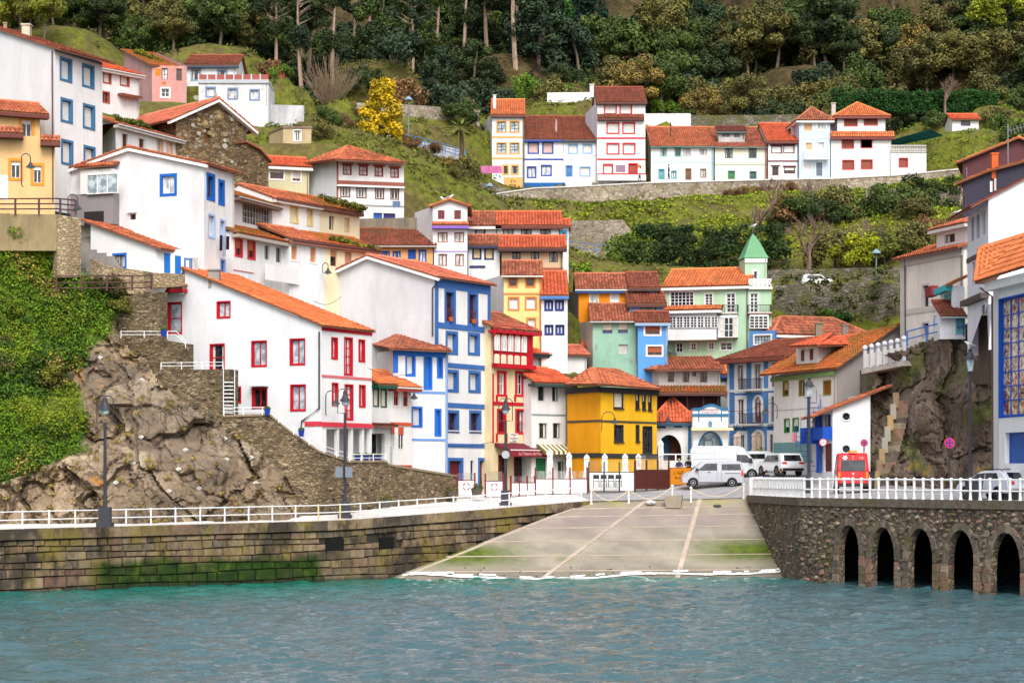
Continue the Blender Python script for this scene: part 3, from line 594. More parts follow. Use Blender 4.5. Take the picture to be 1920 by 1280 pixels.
h = House('violet_trim_house', 'narrow white gable house with violet eaves band and brown windows', M7, [(95, 205, 164), (280, 142, 160), (616, 142, 160)], 810, WHITE, side='L', sidewall=(232, 232, 236))
h.rex('f', [(275, 142), (446, 84), (620, 142)], 6, 'orange', over=.3, eover=.25); h.tops['l'] = None; h.tops.pop('l')
h.w('f', [(325, 182, 393, 270), (488, 182, 556, 270)], k='shut', c=(120, 50, 54), rec=.06, f=(120, 50, 54)); h.w('f', [(322, 400, 423, 506), (490, 400, 588, 506), (330, 618, 418, 740), (497, 618, 585, 742)], k='curtain', f=WOOD, fw=.08).walls()
h.pent('f', 268, 634, 296, .55, .3, 'orange', (140, 100, 200)); h.bandz('f', 282, 616, 594, .1, (176, 150, 220))
h = House('navy_trim_house', 'small white house with navy window frames under a mossy two-tier roof', M7, [(620, 326, 166), (932, 322, 166)], 460, WHITE, back=5)
h.w('f', [(706, 360, 793, 438)], k='blind', t=(44, 50, 110), tw=.07, f=(44, 50, 110)).walls(); h.rgf(208, 'old', fascia=(236, 232, 230))
g = House('navy_trim_house_low', '', M7, [(630, 516, 162.5), (945, 520, 162.5)], 800, WHITE, back=3, parent=h, dirt=.18)
g.w('f', [(678, 548, 752, 664), (798, 548, 876, 668)], k='blind', c=(244, 218, 160), t=(44, 50, 110), tw=.08, f=(44, 50, 110)).walls(); g.rgf(443, 'old', kind='shed', fascia=(44, 44, 80), gable=False); g.bandz('f', 640, 800, 748, .2, (60, 66, 120))
h = House('taupe_house', 'house with bright red-orange double roof, dark windows and taupe ground floor', M7, [(932, 324, 166), (1545, 326, 166)], 470, WHITE, back=6)
h.w('f', [(978, 338, 1083, 446, dict(k='curtain')), (1155, 342, 1263, 446, {}), (1348, 340, 1453, 450, {})], f=(52, 48, 56), fw=.09).walls(); h.rgf(208, 'bright', fascia=(110, 46, 40)); h.pipe('f', [(1542, 330), (1542, 460)], (70, 60, 60))
g = House('taupe_house_low', '', M7, [(962, 540, 162), (1578, 540, 162)], 900, (206, 180, 146), back=3.5, parent=h)
g.w('f', [(1070, 570, 1153, 696), (1257, 570, 1338, 742), (1440, 572, 1524, 702)], f=(50, 36, 40), k='dark', fw=.08); g.w('f', [(1515, 818, 1558, 890, {})], f=(60, 40, 40)).walls(); g.rgf(450, 'bright', kind='shed', over=.6, sides=.3, fascia=(64, 34, 38), gable=False); g.bandz('f', 1320, 1578, 766, .14, (160, 90, 74))
g = House('taupe_house_end', '', M7, [(1548, 330, 167), (1632, 330, 167)], 640, WHITE, back=5, parent=h); g.w('f', [(1566, 398, 1606, 470, {})], t=(80, 170, 220), m=(1, 1)).walls(); g.rgf(285, 'bright')
h = House('yellow_house', 'pale yellow house with terracotta window surrounds', M7, [(772, 850, 162), (985, 826, 157), (1352, 826, 157)], 1480, (252, 226, 150), side='L', sidewall=(232, 232, 238))
h.w('f', [(1040, 864, 1112, 940, dict(k='dark', f=(120, 84, 50))), (1212, 864, 1286, 940, dict(k='dark', f=(120, 84, 50))), (1040, 1060, 1126, 1170, b_()), (1210, 1058, 1300, 1168, b_()), (1225, 1268, 1295, 1380, b_())], t=(222, 134, 70), tw=.12).walls(); h.rgf(700, 'old', sides=.2, gut=(236, 228, 220))
h.bandz('f', 985, 1352, 1018, .16, (228, 146, 90)); h.band('f', 1340, 830, 1362, 1480, (232, 150, 90), .03)
h = House('double_window_house', 'narrow white house with paired navy windows and bright orange roof', M7, [(1360, 1020, 156.5), (1622, 1020, 156.5)], 1530, WHITE, back=6)
h.w('f', [(1393, 1086, 1476, 1186), (1497, 1084, 1584, 1186), (1395, 1330, 1478, 1428), (1503, 1330, 1588, 1428)], f=(30, 54, 130), k='curtain', fw=.14, t=(30, 54, 130), tw=.03).walls(); h.rgf(806, 'bright', sides=.1, fascia=(70, 130, 200))
h = House('amber_house', 'amber orange house with sage green lower storey and stepped roofs', C21, [(425, 890, 171), (500, 882, 166), (884, 882, 166)], 1040, (240, 146, 20), side='L', sidewall=(206, 200, 200), dirt=.14)
h.w('f', [(583, 908, 646, 994, dict(k='curtain')), (738, 906, 800, 992, s_((246, 246, 246)))], f=(246, 246, 246), t=(240, 236, 230), tw=.05).walls(); h.rgf(780, 'old', sides=.3, fascia=(40, 90, 160), gut=(240, 236, 232))
g = House('amber_house_low', '', C21, [(425, 1150, 168), (606, 1120, 162), (944, 1116, 162)], 1440, (158, 200, 176), side='L', parent=h, sidewall=(206, 198, 190), dirt=.28)
g.w('f', [(678, 1150, 752, 1220), (795, 1146, 868, 1218)], k='roll', part=.6, c=(236, 220, 196), f=(60, 84, 170)); g.w('f', [(798, 1302, 868, 1372, b_((200, 196, 190), f=(200, 196, 190)))]).walls(); g.rgf(1006, 'old', kind='shed', sides=.25, gut=(196, 194, 190), gable=False)
h = House('sky_blue_house', 'bright blue house stepped in three storeys under brown roofs', C21, [(890, 868, 165.5), (1092, 868, 165.5)], 940, (96, 164, 232), back=5)
h.w('f', [(916, 874, 1030, 922)], f=(110, 60, 40), m=(2, 1), k='dark').walls(); h.rgf(772, 'brown', fascia=(80, 50, 44))
g = House('sky_blue_house_mid', '', C21, [(884, 988, 163.5), (1136, 990, 163.5)], 1075, (132, 184, 238), back=3, parent=h); g.w('f', [(964, 996, 1082, 1062)], f=(130, 70, 36), fw=.1).walls(); g.rgf(922, 'brown', kind='shed', gable=False, fascia=(90, 50, 40))
g = House('sky_blue_house_low', '', C21, [(944, 1126, 161), (1168, 1126, 161)], 1440, (96, 164, 232), back=3, parent=h); g.w('f', [(998, 1152, 1110, 1228), (1015, 1316, 1124, 1384)], k='roll', part=.65, c=(168, 82, 50), f=(150, 80, 50), t=(244, 242, 240), tw=.12).walls(); g.rgf(1064, 'brown', kind='shed', gable=False, fascia=(150, 180, 210))
# green mansion with tower
MINT = (184, 218, 184)
h = House('green_mansion', 'mint green mansion with white galleries and orange tiled roof', C21, [(1132, 866, 172), (1776, 854, 170)], 1400, MINT, back=7)
h.w('f', [(1186, 906, 1362, 1012, dict(m=(6, 4), fw=.05)), (1446, 922, 1504, 1012, dict(m=(2, 4), fw=.05)), (1606, 920, 1674, 1062, dict(m=(2, 5), fw=.07))], f=(250, 250, 250), t=(246, 246, 244), tw=.06)
h.w('f', [(1230, 1290, 1279, 1362), (1336, 1290, 1383, 1345), (1468, 1288, 1516, 1340), (1562, 1288, 1650, 1345)], f=(250, 250, 250), t=(246, 246, 244), tw=.05, m=(2, 2)).walls()
h.rgf(742, 'orange', sides=.1, fascia=(246, 244, 240)); h.balcony('f', 1530, 1700, 1066, 1012); h.bandz('f', 1132, 1776, 890, .18, (246, 244, 240), .08)
h.bay('f', 1180, 1548, 1078, 1278, 1.1, (248, 248, 248), 1092, 1178, 2, 4, 'dark', (250, 250, 250), 'gallery', 7, 3); h.pent('f', 1140, 1588, 1016, 1.5, .45, 'orange', (246, 244, 240)); h.bay('f', 1556, 1698, 1090, 1256, .8, (248, 248, 248), 1098, 1250, 4, 3, 'dark', (250, 250, 250), 'gallery')
g = House('mansion_wing', '', C21, [(1776, 884, 170), (1946, 884, 170)], 1400, MINT, back=4, parent=h)
g.w('f', [(1786, 918, 1846, 1062, dict(m=(2, 5)))], f=(250, 250, 250), t=(246, 246, 244), tw=.06, fw=.07).walls(); g.balcony('f', 1765, 1940, 1062, 1008); g.bay('f', 1780, 1920, 1082, 1190, .5, (248, 248, 248), 1088, 1182, 4, 4, 'dark', (250, 250, 250), 'gallery'); g.bandz('f', 1760, 1946, 1072, .16, (170, 70, 70), .55)
g.band('f', 1770, 872, 1950, 890, (248, 248, 246), .3, 'cornice', n0=-3.6)
fr = g.f
for i in range(5):
    u0, z0 = fr.uz(*g.q(1776 + i * 34, 868)); u1, z1 = fr.uz(*g.q(1776 + i * 34 + 32, 818)); mb = MB()
    for a, b in ((z0, z1), (z1, z0)): mb.tube([fr.w(u0, a, .2), fr.w(u1, b, .2)], .06, 4)
    mb.fbox(fr, u0 - .05, u0 + .05, z0, z1, .12, .28); mb.fbox(fr, u0, u1, z1 - .05, z1 + .06, .14, .26); mb.build('balustrade_panel', flat((248, 248, 246)), g.root)
g = House('mansion_tower', '', C21, [(1704, 652, 174), (1748, 660, 172), (1912, 656, 172)], 900, MINT, side='L', parent=h, foot=False)
g.w('f', [(1812, 752, 1842, 812)], f=(250, 250, 250), t=(248, 248, 246), tw=.14, m=(1, 1)).walls()
g.band('f', 1746, 660, 1914, 690, (246, 246, 244), .1, 'cornice', n0=-2)
mb = MB(); c4 = [g.A, g.B, g.C, g.D]; cen = sum(c4, Vector()) / 4; hh = P(960, C21[1] + 480 / 4, 173).z - g.ze; prev = None
rings = [(1.12, 0), (1.1, .04), (.92, .2), (.74, .4), (.5, .65), (.25, .86), (.03, 1)]
for k, zz in rings: mb.v += [tuple(cen + (q - cen) * k + Z * (g.ze + .05 + hh * zz)) for q in c4]
for i in range(len(rings) - 1):
    for k in range(4): mb.f.append((i * 4 + k, i * 4 + (k + 1) % 4, i * 4 + 4 + (k + 1) % 4, i * 4 + 4 + k))
sp = mb.build('spire', paint((108, 168, 122), .6), g.root)
mb = MB(); a = cen + Z * (g.ze + hh); mb.tube([a, a + Z * 2.2], .04, 5); mb.build('finial', flat((80, 80, 80)), g.root)

# ---- upper row
OR = (244, 180, 110)
h = House('orange_trim_house', 'tall narrow white house with orange trim at the left end of the upper row', U5, [(150, -60, 238), (228, -84, 233), (546, -84, 233)], 650, WHITE, side='L', sidewall=(232, 234, 238))
h.w('f', [(280, -10, 364, 93), (410, -10, 495, 93), (280, 205, 366, 306), (410, 205, 495, 306)], k='sky', f=(70, 50, 48), m=(2, 3), t=OR, tw=.14); h.w('f', [(342, 432, 384, 512), (425, 432, 486, 512)], f=(60, 40, 40), t=OR, tw=.16, m=(2, 2)).walls()
h.rgf(-222, 'orange', sides=.2, fascia=(110, 60, 60)); h.bandz('f', 228, 546, 146, .22, OR); h.bandz('f', 228, 546, 358, .22, OR); h.band('f', 345, 545, 546, 650, OR, .03); h.chim(252, -268, -180, 30, WHITE, 2); h.pipe('f', [(541, -60), (541, 640)])
h = House('blue_band_house', 'white house with royal blue bands and pink blinds in the upper row', U5, [(552, 160, 234), (936, 160, 234)], 648, WHITE, back=6)
h.w('f', [(592, 202, 688, 304, b_((226, 190, 180))), (738, 198, 832, 304, b_((226, 190, 180))), (585, 446, 662, 546, dict(k='curtain')), (725, 432, 815, 526, dict(k='curtain'))], t=(54, 84, 180), tw=.12, f=(70, 100, 190)).walls()
h.rgf(-56, 'brown', sides=.05, fascia=(40, 76, 160)); h.bandz('f', 552, 936, 368, .18, (54, 84, 180)); h.band('f', 552, 600, 960, 648, (28, 100, 170), .06); h.chim(868, -20, 90, 18, (190, 170, 160), 3)
h = House('pale_blue_trim_house', 'white house with pale blue window frames beside the tall red-framed house', U5, [(940, 162, 234), (1280, 162, 234)], 610, WHITE, back=6)
h.w('f', [(995, 222, 1080, 304, b_((240, 236, 220))), (1140, 222, 1223, 302, b_((240, 236, 220))), (1110, 446, 1204, 530, b_((240, 236, 220))), (968, 432, 1026, 542, d_((70, 130, 190)))], t=(150, 188, 238), tw=.12, f=(150, 188, 238)).walls(); h.rgf(-50, 'brown', sides=.05, fascia=(70, 70, 84))
h = House('red_frame_house', 'tall white house with red window frames, highest of the upper row', C20, [(550, 790, 241), (640, 762, 233), (1000, 762, 233)], 1365, WHITE, side='L', sidewall=(236, 234, 240))
h.w('f', [(698, 785, 778, 850), (815, 785, 893, 852), (717, 926, 798, 998), (836, 926, 916, 998), (717, 1080, 798, 1152), (838, 1080, 918, 1152), (690, 1238, 750, 1306)], k='blind', t=(206, 36, 52), tw=.14, f=(244, 240, 240)); h.w('f', [(880, 1232, 935, 1312, d_((170, 70, 50), t=(206, 36, 52)))])
h.walls(); h.rgf(660, 'brown', sides=.2, fascia=(80, 40, 40)); h.pent('f', 640, 990, 856, .5, .5, 'brown', (90, 44, 40)); h.bandz('f', 640, 1000, 1037, .18, (206, 36, 52)); h.bandz('f', 640, 1000, 1196, .18, (206, 36, 52)); h.chim(598, 640, 700, 30, WHITE, 2)
h.band('f', 780, 1238, 850, 1290, (150, 130, 150), .04, 'mosaic_panel'); h.band('f', 944, 1235, 964, 1256, (232, 130, 40), .05, 'house_plaque')
h.bay('f', 640, 1000, 1318, 1365, 1.2, WHITE, name='garden_parapet'); h.bandz('f', 640, 1000, 1316, .12, (206, 36, 52), 1.25)
h = House('teal_trim_house', 'long white cottage with teal windows and patchy orange roof', U6, [(110, 500, 234), (732, 500, 234)], 845, WHITE, back=6, sidewall=(190, 180, 160))
h.w('f', [(210, 526, 263, 600, dict(t=(140, 196, 200))), (352, 526, 406, 602, dict(t=(140, 196, 200))), (434, 526, 506, 602, dict(k='curtain', f=(130, 60, 50))), (596, 530, 667, 590, dict(k='curtain', f=(130, 60, 50))), (190, 736, 240, 836, d_((110, 170, 176), t=(110, 180, 196))), (316, 752, 361, 820, dict(k='curtain', t=(120, 184, 200))), (456, 727, 511, 840, d_((120, 76, 56), t=(196, 180, 160))), (608, 732, 658, 810, dict(k='curtain', t=(176, 160, 140), f=(110, 70, 56)))], tw=.1, f=(110, 130, 130)).walls()
h.rgf(318, 'mix', sides=.1, gut=(80, 140, 140)); h.bandz('f', 110, 732, 668, .1, (180, 220, 220)); h.pipe('f', [(734, 510), (734, 835)], (100, 180, 190), .07); h.chim(305, 275, 360, 10, (70, 60, 60), 3)
h = House('cream_cottage', 'cream cottage with dormer and mossy roof in the middle of the upper row', U6, [(750, 506, 234), (1264, 506, 234)], 838, (250, 244, 222), back=6)
h.w('f', [(855, 526, 922, 618, {}), (1092, 526, 1160, 618, {}), (883, 752, 945, 832, d_((60, 130, 70))), (1100, 756, 1160, 830, d_((70, 90, 96), f=(60, 110, 100)))], t=(110, 150, 150), tw=.08, f=(70, 80, 80)).walls(); h.rgf(322, 'old', sides=.1, gut=(120, 140, 140)); h.bandz('f', 750, 1264, 685, .1, (170, 196, 150))
g = House('cottage_dormer', '', U6, [(785, 348, 235.4), (1046, 348, 235.4)], 432, (206, 202, 200), back=2.5, parent=h, dirt=.4); g.w('f', [(820, 355, 900, 412), (940, 355, 1000, 416)], f=(180, 180, 180)).walls(); g.rgf(312, 'dark', over=.3, kind='shed', fascia=(60, 90, 96), gable=False)
h = House('brown_trim_house', 'white house with dark brown trim and bright orange roof in the upper row', U6, [(1280, 446, 233.5), (1590, 446, 233.5)], 828, WHITE, back=6)
h.w('f', [(1316, 500, 1419, 570, b_()), (1437, 496, 1541, 568, b_()), (1445, 712, 1545, 770, dict(k='roll', part=.5))], t=(96, 44, 48), tw=.06, f=(96, 44, 48), head=(96, 44, 48)); h.w('f', [(1322, 706, 1386, 795, d_((70, 50, 50)))], head=(96, 44, 48)).walls(); h.rgf(282, 'bright', sides=.15, fascia=(110, 50, 50)); h.bandz('f', 1280, 1590, 652, .16, (110, 50, 54)); h.band('f', 1266, 450, 1282, 828, (110, 50, 54), .04); h.chim(1528, 300, 400, 36, (226, 190, 176), 2)
h = House('pale_blue_house', 'pale blue house with white balcony in the upper row', U6, [(1500, 245, 238), (1592, 222, 233), (1902, 222, 233)], 830, (206, 222, 242), side='L')
h.w('f', [(1632, 270, 1726, 356, b_((226, 184, 140))), (1770, 266, 1858, 350, dict(k='curtain')), (1655, 466, 1723, 548, b_((226, 184, 140))), (1780, 462, 1842, 548, dict(k='curtain')), (1640, 670, 1715, 752, b_()), (1760, 664, 1825, 800, d_((120, 130, 150)))], f=(246, 246, 246), t=(244, 246, 248), tw=.08).walls()
h.rhip(132, 'old', over=.4, fascia=(226, 230, 236)); h.balcony('f', 1635, 1876, 634, 546, (236, 240, 246), .9, (236, 240, 246), .28, True); h.bandz('f', 1592, 1902, 414, .14, (236, 240, 246))
h = House('brown_shutter_house', 'white house with brown shutters, two-tier orange roof and balustraded terrace', C30, [(474, 1046, 233), (922, 1046, 233)], 1330, WHITE, back=8)
h.w('f', [(557, 1046, 641, 1112), (698, 1044, 779, 1108), (560, 1204, 643, 1270), (700, 1200, 781, 1266)], k='blind', c=(150, 72, 50), t=(206, 80, 80), tw=.08, f=(150, 72, 50)).walls(); h.pent('f', 466, 945, 985, .5, .7, 'orange', (130, 56, 56))
g = House('shutter_house_top', '', C30, [(520, 858, 234), (880, 852, 234)], 1046, WHITE, back=6, parent=h); g.w('f', [(574, 870, 668, 944), (722, 864, 820, 938)], k='blind', c=(150, 72, 50), t=(206, 80, 80), tw=.08, f=(150, 72, 50)).walls(); g.rhip(778, 'orange', over=.5, fascia=(130, 60, 60)); g.chim(490, 780, 850, 30, (226, 220, 210), 3)
g = House('shutter_house_annex', '', C30, [(922, 1150, 232.5), (1188, 1140, 232.5)], 1325, WHITE, back=6, parent=h); g.w('f', [(984, 1188, 1046, 1253)], k='blind', c=(150, 72, 50), t=(206, 80, 80), tw=.08, f=(150, 72, 50)).walls()
fr = g.f; u0, z0 = fr.uz(*g.q(922, 1145)); u1, z1 = fr.uz(*g.q(1188, 1090)); mb = MB(); mb.fbox(fr, u0, u1, z1 - .1, z1 + .02, -.2, .05); mb.fbox(fr, u0, u1, z0, z0 + .1, -.2, .05); mb.build('balustrade_rail', paint((206, 200, 196)), g.root)
for i in range(22):
    q = u0 + (u1 - u0) * (i + .5) / 22; mb = MB(); p = fr.w(q, 0, -.08); mb.lathe([(.05, z0 + .1), (.1, z0 + .3), (.05, z0 + .55), (.08, z1 - .1)], (p.x, p.y, 0), 6); mb.build('baluster', paint((206, 200, 196)), g.root)
h = House('garden_shed', 'small white shed with orange roof on the slope at upper right', C30, [(1382, 892, 238), (1580, 888, 238)], 985, WHITE, back=4, cat='shed'); h.w('f', [(1446, 906, 1518, 946)], f=(120, 120, 130)).walls(); h.rgf(862, 'bright')
h = House('concrete_hut', 'small beige flat-roofed hut with white window on the grassy slope', L8, [(556, 118, 185), (698, 112, 182), (980, 104, 182)], 275, (206, 184, 144), side='L', cat='hut', dirt=.3); h.w('f', [(803, 130, 876, 236)], f=(246, 246, 246), t=(240, 240, 240), tw=.06).walls()
mb = MB(); mb.prism([q + (q - (h.A + h.C) / 2) * .06 + Z * (h.ze + .02) for q in (h.A, h.B, h.C, h.D)], (0, 0, .16)); mb.build('roof', paint((150, 128, 110), dirt=.3), h.root)
h = House('brick_ruin', 'roofless brick ruin among the bushes below the wood', C10, [(78, 520, 200), (216, 522, 200)], 580, (186, 96, 62), back=3, cat='ruin', dirt=.3); h.w('f', [(130, 535, 172, 585)], f=(90, 50, 40), m=(1, 1)).walls()

# ---- front row
h = House('red_window_house', 'large white house with red windows and orange roof above the rock', PX, [(299, 560, 137.2), (603, 612, 131), (697, 622, 136)], 868, WHITE, side='L', sidewall=(240, 240, 243))
h.rex('l', [(347, 505), (603, 609)], (h.B - h.A).length, 'orange', over=.25, eover=.35)
h.tops['l'] = [h.l.uz(299, 552), h.l.uz(346.5, 552)] + [h.l.uz(347, 507), h.l.uz(603, 612)]
RW = dict(t=RED, tw=.07, f=RED, fw=.08)
h.w('l', [(316, 568, 340, 625, dict(m=(1, 2))), (408, 566, 431, 595, dict(m=(2, 1))), (473, 640, 499, 686, {}), (545, 636, 571, 683, {}), (546, 722, 572, 769, {}), (395, 646, 420, 694, dict(k='dark', m=(1, 2)))], k='sky', **RW); h.w('l', [(474, 728, 500, 764, dict(k='dark')), (440, 726, 451, 754, dict(k='dark', m=(1, 1)))], **RW)
h.w('f', [(622, 634, 632, 672, dict(m=(2, 1))), (646, 634, 660, 702, dict(m=(2, 4))), (673, 638, 683, 677, dict(m=(2, 1))), (623, 719, 633, 759, dict(m=(2, 1))), (647, 722, 661, 786, dict(m=(2, 4))), (674, 723, 684, 762, dict(m=(2, 1)))], k='curtain', **RW)
hp = [(612, 804), (612, 866), (694, 866), (694, 803)]; h.hole('f', hp); h.walls()
fr = h.f; u0, z0 = fr.uz(612, 866); u1, z1 = fr.uz(694, 803)
mb = MB(); mb.fbox(fr, u0, u1, z0 - .3, z1 + .1, -2.0, -1.8); mb.build('porch_wall', paint((214, 212, 216)), h.root)
mb = MB(); mb.fbox(fr, u0 - .3, u1 + .3, z1, z1 + .08, -1.9, -.02); mb.build('porch_ceiling', paint(WHITE), h.root)
mb = MB(); mb.fbox(fr, u0 - .3, u1 + .3, z0 - .2, z0, -1.9, .1); mb.build('porch_floor', paint((170, 160, 150)), h.root)
for uu in (u0 + 1.3, u0 + 2.9, u0 + 4.2): mb = MB(); mb.fbox(fr, uu, uu + .22, z0, z1, -.3, -.05); mb.build('pillar', paint(WHITE), h.root)
mb = MB(); mb.fbox(fr, u0 + .5, u0 + 1.1, z0, z0 + 2.0, -1.8, -1.76); mb.build('porch_door', paint((214, 180, 176)), h.root)
h.band('f', 603, 702, 697, 706.5, (226, 110, 118), .04, h=.16); h.bandz('f', 603, 697, 795, .3, (220, 60, 76), .1); h.band('f', 603, 612, 697, 619, RED, .06, h=.25)
h.band('l', 572, 790, 603, 800, (220, 60, 76), .06, h=.3); h.pipe('l', [(600, 622), (600, 765), (567, 790), (566, 804)], (66, 66, 74), .06)
h.pent('l', 294, 352, 536, .6, .25, 'orange', RED); h.band('l', 473, 721, 504, 724, (236, 236, 236), .5, 'canopy'); h.chim(402, 508, 526, 20, (170, 164, 156), 2)
h = House('green_eaves_house', 'small white house with green eaves squeezed beside the red-windowed house', C12, [(858, 290, 139.5), (1005, 305, 141)], 960, (240, 240, 236), back=6)
h.w('f', [(881, 357, 918, 485), (938, 360, 976, 490)], k='blind', c=(244, 234, 206), t=(60, 90, 74), tw=.05, f=(60, 90, 74), rec=.1); h.w('f', [(868, 690, 965, 900, dict(k='dark', f=(220, 220, 220), m=(1, 1)))], rec=.8).walls(); h.rgf(205, 'orange', over=.8, sides=.0, fascia=(24, 84, 64)); h.pent('f', 858, 1005, 615, .8, .15, 'dark')
h = House('brick_trim_house', 'narrow white house with brick-red shutters and base next to green eaves', C12, [(1008, 312, 141), (1166, 326, 143)], 965, (244, 242, 238), back=6)
h.w('f', [(1030, 362, 1066, 480), (1101, 366, 1137, 488)], k='roll', part=.45, c=(190, 70, 56), f=(190, 70, 56), t=(230, 226, 222), rec=.1); h.w('f', [(1006, 640, 1036, 790), (1062, 640, 1104, 808)], k='roll', part=.35, c=(206, 84, 56), f=(244, 240, 236), rec=.05).walls()
h.rgf(225, 'orange', over=.8, sides=.2, fascia=(190, 70, 56), gut=(236, 226, 218)); h.bandz('f', 1008, 1166, 616, .22, (212, 90, 62), .08); h.band('f', 1008, 925, 1166, 965, (196, 80, 56), .04)
h = House('cobalt_trim_house', 'white house with cobalt blue corner strips and old hipped roof', C12, [(905, 80, 147), (1030, 62, 143), (1430, 84, 146)], 1010, WHITE, side='L', sidewall=(232, 232, 240))
CB = (44, 116, 214)
h.w('f', [(1130, 106, 1186, 250, b_()), (1266, 118, 1312, 350, b_((44, 120, 206))), (1366, 120, 1392, 265, b_((44, 120, 206))), (1174, 500, 1238, 632, b_()), (1348, 515, 1380, 700, b_((44, 120, 206)))], t=CB, tw=.12, f=CB, rec=.25).walls()
cA, cB, cC, cD = P(*h.q(1010, 66), 141.6), P(*h.q(1468, 76), 145.2), P(*h.q(1420, 70), 154), P(*h.q(850, 20), 152)
h.rplane([(1005, 52, 142), (1470, 72, 145.3), (1240, -60, 150), (1075, -75, 149)], 'old'); h.rplane([(845, 20, 151), (1005, 52, 142), (1075, -75, 149)], 'old'); h.rplane([(1470, 72, 145.3), (1400, 40, 155), (1240, -60, 150)], 'old', tiles=False)
h.band('f', 1030, 70, 1064, 235, CB, .04); h.band('f', 1030, 66, 1430, 100, CB, .05, h=.35); h.bandz('f', 1170, 1430, 378, .18, (110, 160, 230)); h.bandz('f', 1170, 1430, 735, .16, (110, 160, 230)); h.band('f', 1424, 90, 1436, 1000, (110, 160, 230), .05)
# big gable house with blue bands
h = House('blue_band_gable_house', 'big white gable house with blue bands and tall balcony windows', C11, [(330, 880, 152.5), (1340, 785, 146), (1756, 850, 152.1)], 2420, WHITE, side='L', sidewall=(226, 224, 228))  # grey of the big gable is shade put into the wall colour
h.rex('l', [(318, 886), (850, 640), (1340, 790)], (h.B - h.A).length, 'salmon', over=.35, eover=.5, verge=WHITE)
BB = (62, 110, 178)
h.w('f', [(1424, 912, 1486, 1132), (1597, 928, 1654, 1148)], k='dark', f=(120, 44, 44), t=BB, tw=.2, rec=.35, rail=(120, 50, 44), m=(2, 1))
c_ = h.c; h.c = E1; h.w('f', [(146, 525, 284, 800), (478, 548, 614, 812)], k='blind', t=BB, tw=.2, f=BB, rec=.35)
h.c = E2; h.w('f', [(150, -178, 296, 84), (486, -162, 626, 94)], k='blind', t=BB, tw=.2, f=BB, rec=.35); h.w('f', [(165, 428, 302, 690), (498, 432, 636, 696)], k='dark', t=BB, tw=.2, f=(110, 50, 50), rec=.35, sill=(220, 220, 220))
h.w('f', [(178, 1146, 362, 1600), (634, 1146, 758, 1600)], k='door', c=(110, 34, 36), t=BB, tw=.22, f=(110, 34, 36), rec=.3); h.w('f', [(498, 1146, 546, 1440)], f=(50, 70, 120), m=(1, 1)); h.c = c_
h.walls(); h.band('f', 1340, 795, 1756, 880, BB, .05, h=.75)
for y, t_ in ((1162, .42), (1450, .36), (1752, .36), (2056, .3)): h.bandz('f', 1340, 1756, y - 8 * (y < 1300), t_, BB, .045)
h.band('f', 1340, 800, 1366, 2280, BB, .04); h.band('f', 1736, 860, 1757, 2060, BB, .04); h.pipe('l', [(1395, 815), (1330, 880), (1330, 1240)], (80, 80, 90), .07)
for x in (1452, 1624):
    fr = h.f; p = fr.pw(*h.q(x, 1130 if x < 1500 else 1146), .12); mb = MB(); mb.lathe([(.16, 0), (.22, .28), (.2, .3)], p, 8); mb.build('flower_pot', paint((196, 96, 50)), h.root)
# red and cream tavern
h = House('tavern_house', 'narrow cream house with red timber gallery and burgundy awning', E1, [(802, 395, 151), (1398, 450, 154.5)], 2880, (242, 222, 178), back=7, cat='tavern')
h.c = E2; TV = dict(t=(206, 30, 44), tw=.17, f=(244, 240, 236), head=(200, 24, 40), m=(2, 2))
h.w('f', [(915, -165, 1012, 150), (1186, -160, 1278, 156)], k='dark', **TV); TV['f'] = (150, 24, 44); h.w('f', [(915, 402, 1012, 715), (1188, 402, 1292, 720)], k='dark', rail=(120, 20, 36), **TV)
h.w('f', [(925, 1075, 1030, 1500), (1160, 1060, 1315, 1500)], k='dark', f=(120, 20, 36), t=(120, 20, 36), tw=.1, m=(2, 1)); h.c = E1; h.walls(); h.rgf(205, 'old', over=.9, sides=.3, fascia=(196, 16, 44))
h.bay('f', 838, 1352, 400, 1000, .55, (190, 22, 40), name='timber_gallery'); f2 = Fr(0, 1, 1, 1); f2.O = h.f.O + h.f.N * .55; f2.U, f2.N, f2.L = h.f.U, h.f.N, h.f.L
for i in range(5):
    x0 = 846 + i * 101; dy = i * 8
    win(h, f2, *h.q(x0 + 4, 540 + dy), *h.q(x0 + 78, 775 + dy), k='curtain', f=(246, 240, 232), m=(2, 1), rec=-.03); 
    for (ya, yb, cc, nm) in ((455, 535, (206, 130, 40), 'amber_panel'), (825, 965, (246, 226, 196), 'cream_panel')):
        u0, z1 = f2.uz(*h.q(x0 + 4, ya + dy)); u1, _ = f2.uz(*h.q(x0 + 80, ya + dy)); z0 = f2.uz(*h.q(x0 + 4, yb + dy))[1]; mb = MB(); c = .25 if nm[0] == 'a' else .1
        mb.prism([f2.w(u0, z0, .02), f2.w(u1, z0, .02), f2.w(u1, z1 - c, .02), f2.w(u1 - c, z1, .02), f2.w(u0 + c, z1, .02), f2.w(u0, z1 - c, .02)], f2.N * .03); mb.build(nm, paint(cc), h.root)
    u, z = f2.uz(*h.q(x0 - 4, 440 + dy)); mb = MB(); mb.prism([f2.w(u - .05, z, .02), f2.w(u - .05, z - .7, .02), f2.w(u - .05, z, .5)], f2.U * .1); mb.build('bracket', flat((196, 20, 40)), h.root)
h.c = E2; h.bandz('f', 830, 1412, 285, .26, (196, 20, 40), .06); h.band('f', 1392, -160, 1416, 880, (196, 20, 40), .05); h.band('f', 824, -160, 842, 880, (196, 20, 40), .05); h.c = E1; h.bandz('f', 815, 1395, 1000, .3, (196, 20, 40), .62)
for x in (890, 1035, 1165, 1300): h.c = E2; h.band('f', x - 14, 160, x + 14, 262, (196, 20, 40), .04); h.band('f', x - 14, 740, x + 14, 868, (196, 20, 40), .04)
fr = h.f; h.c = E2
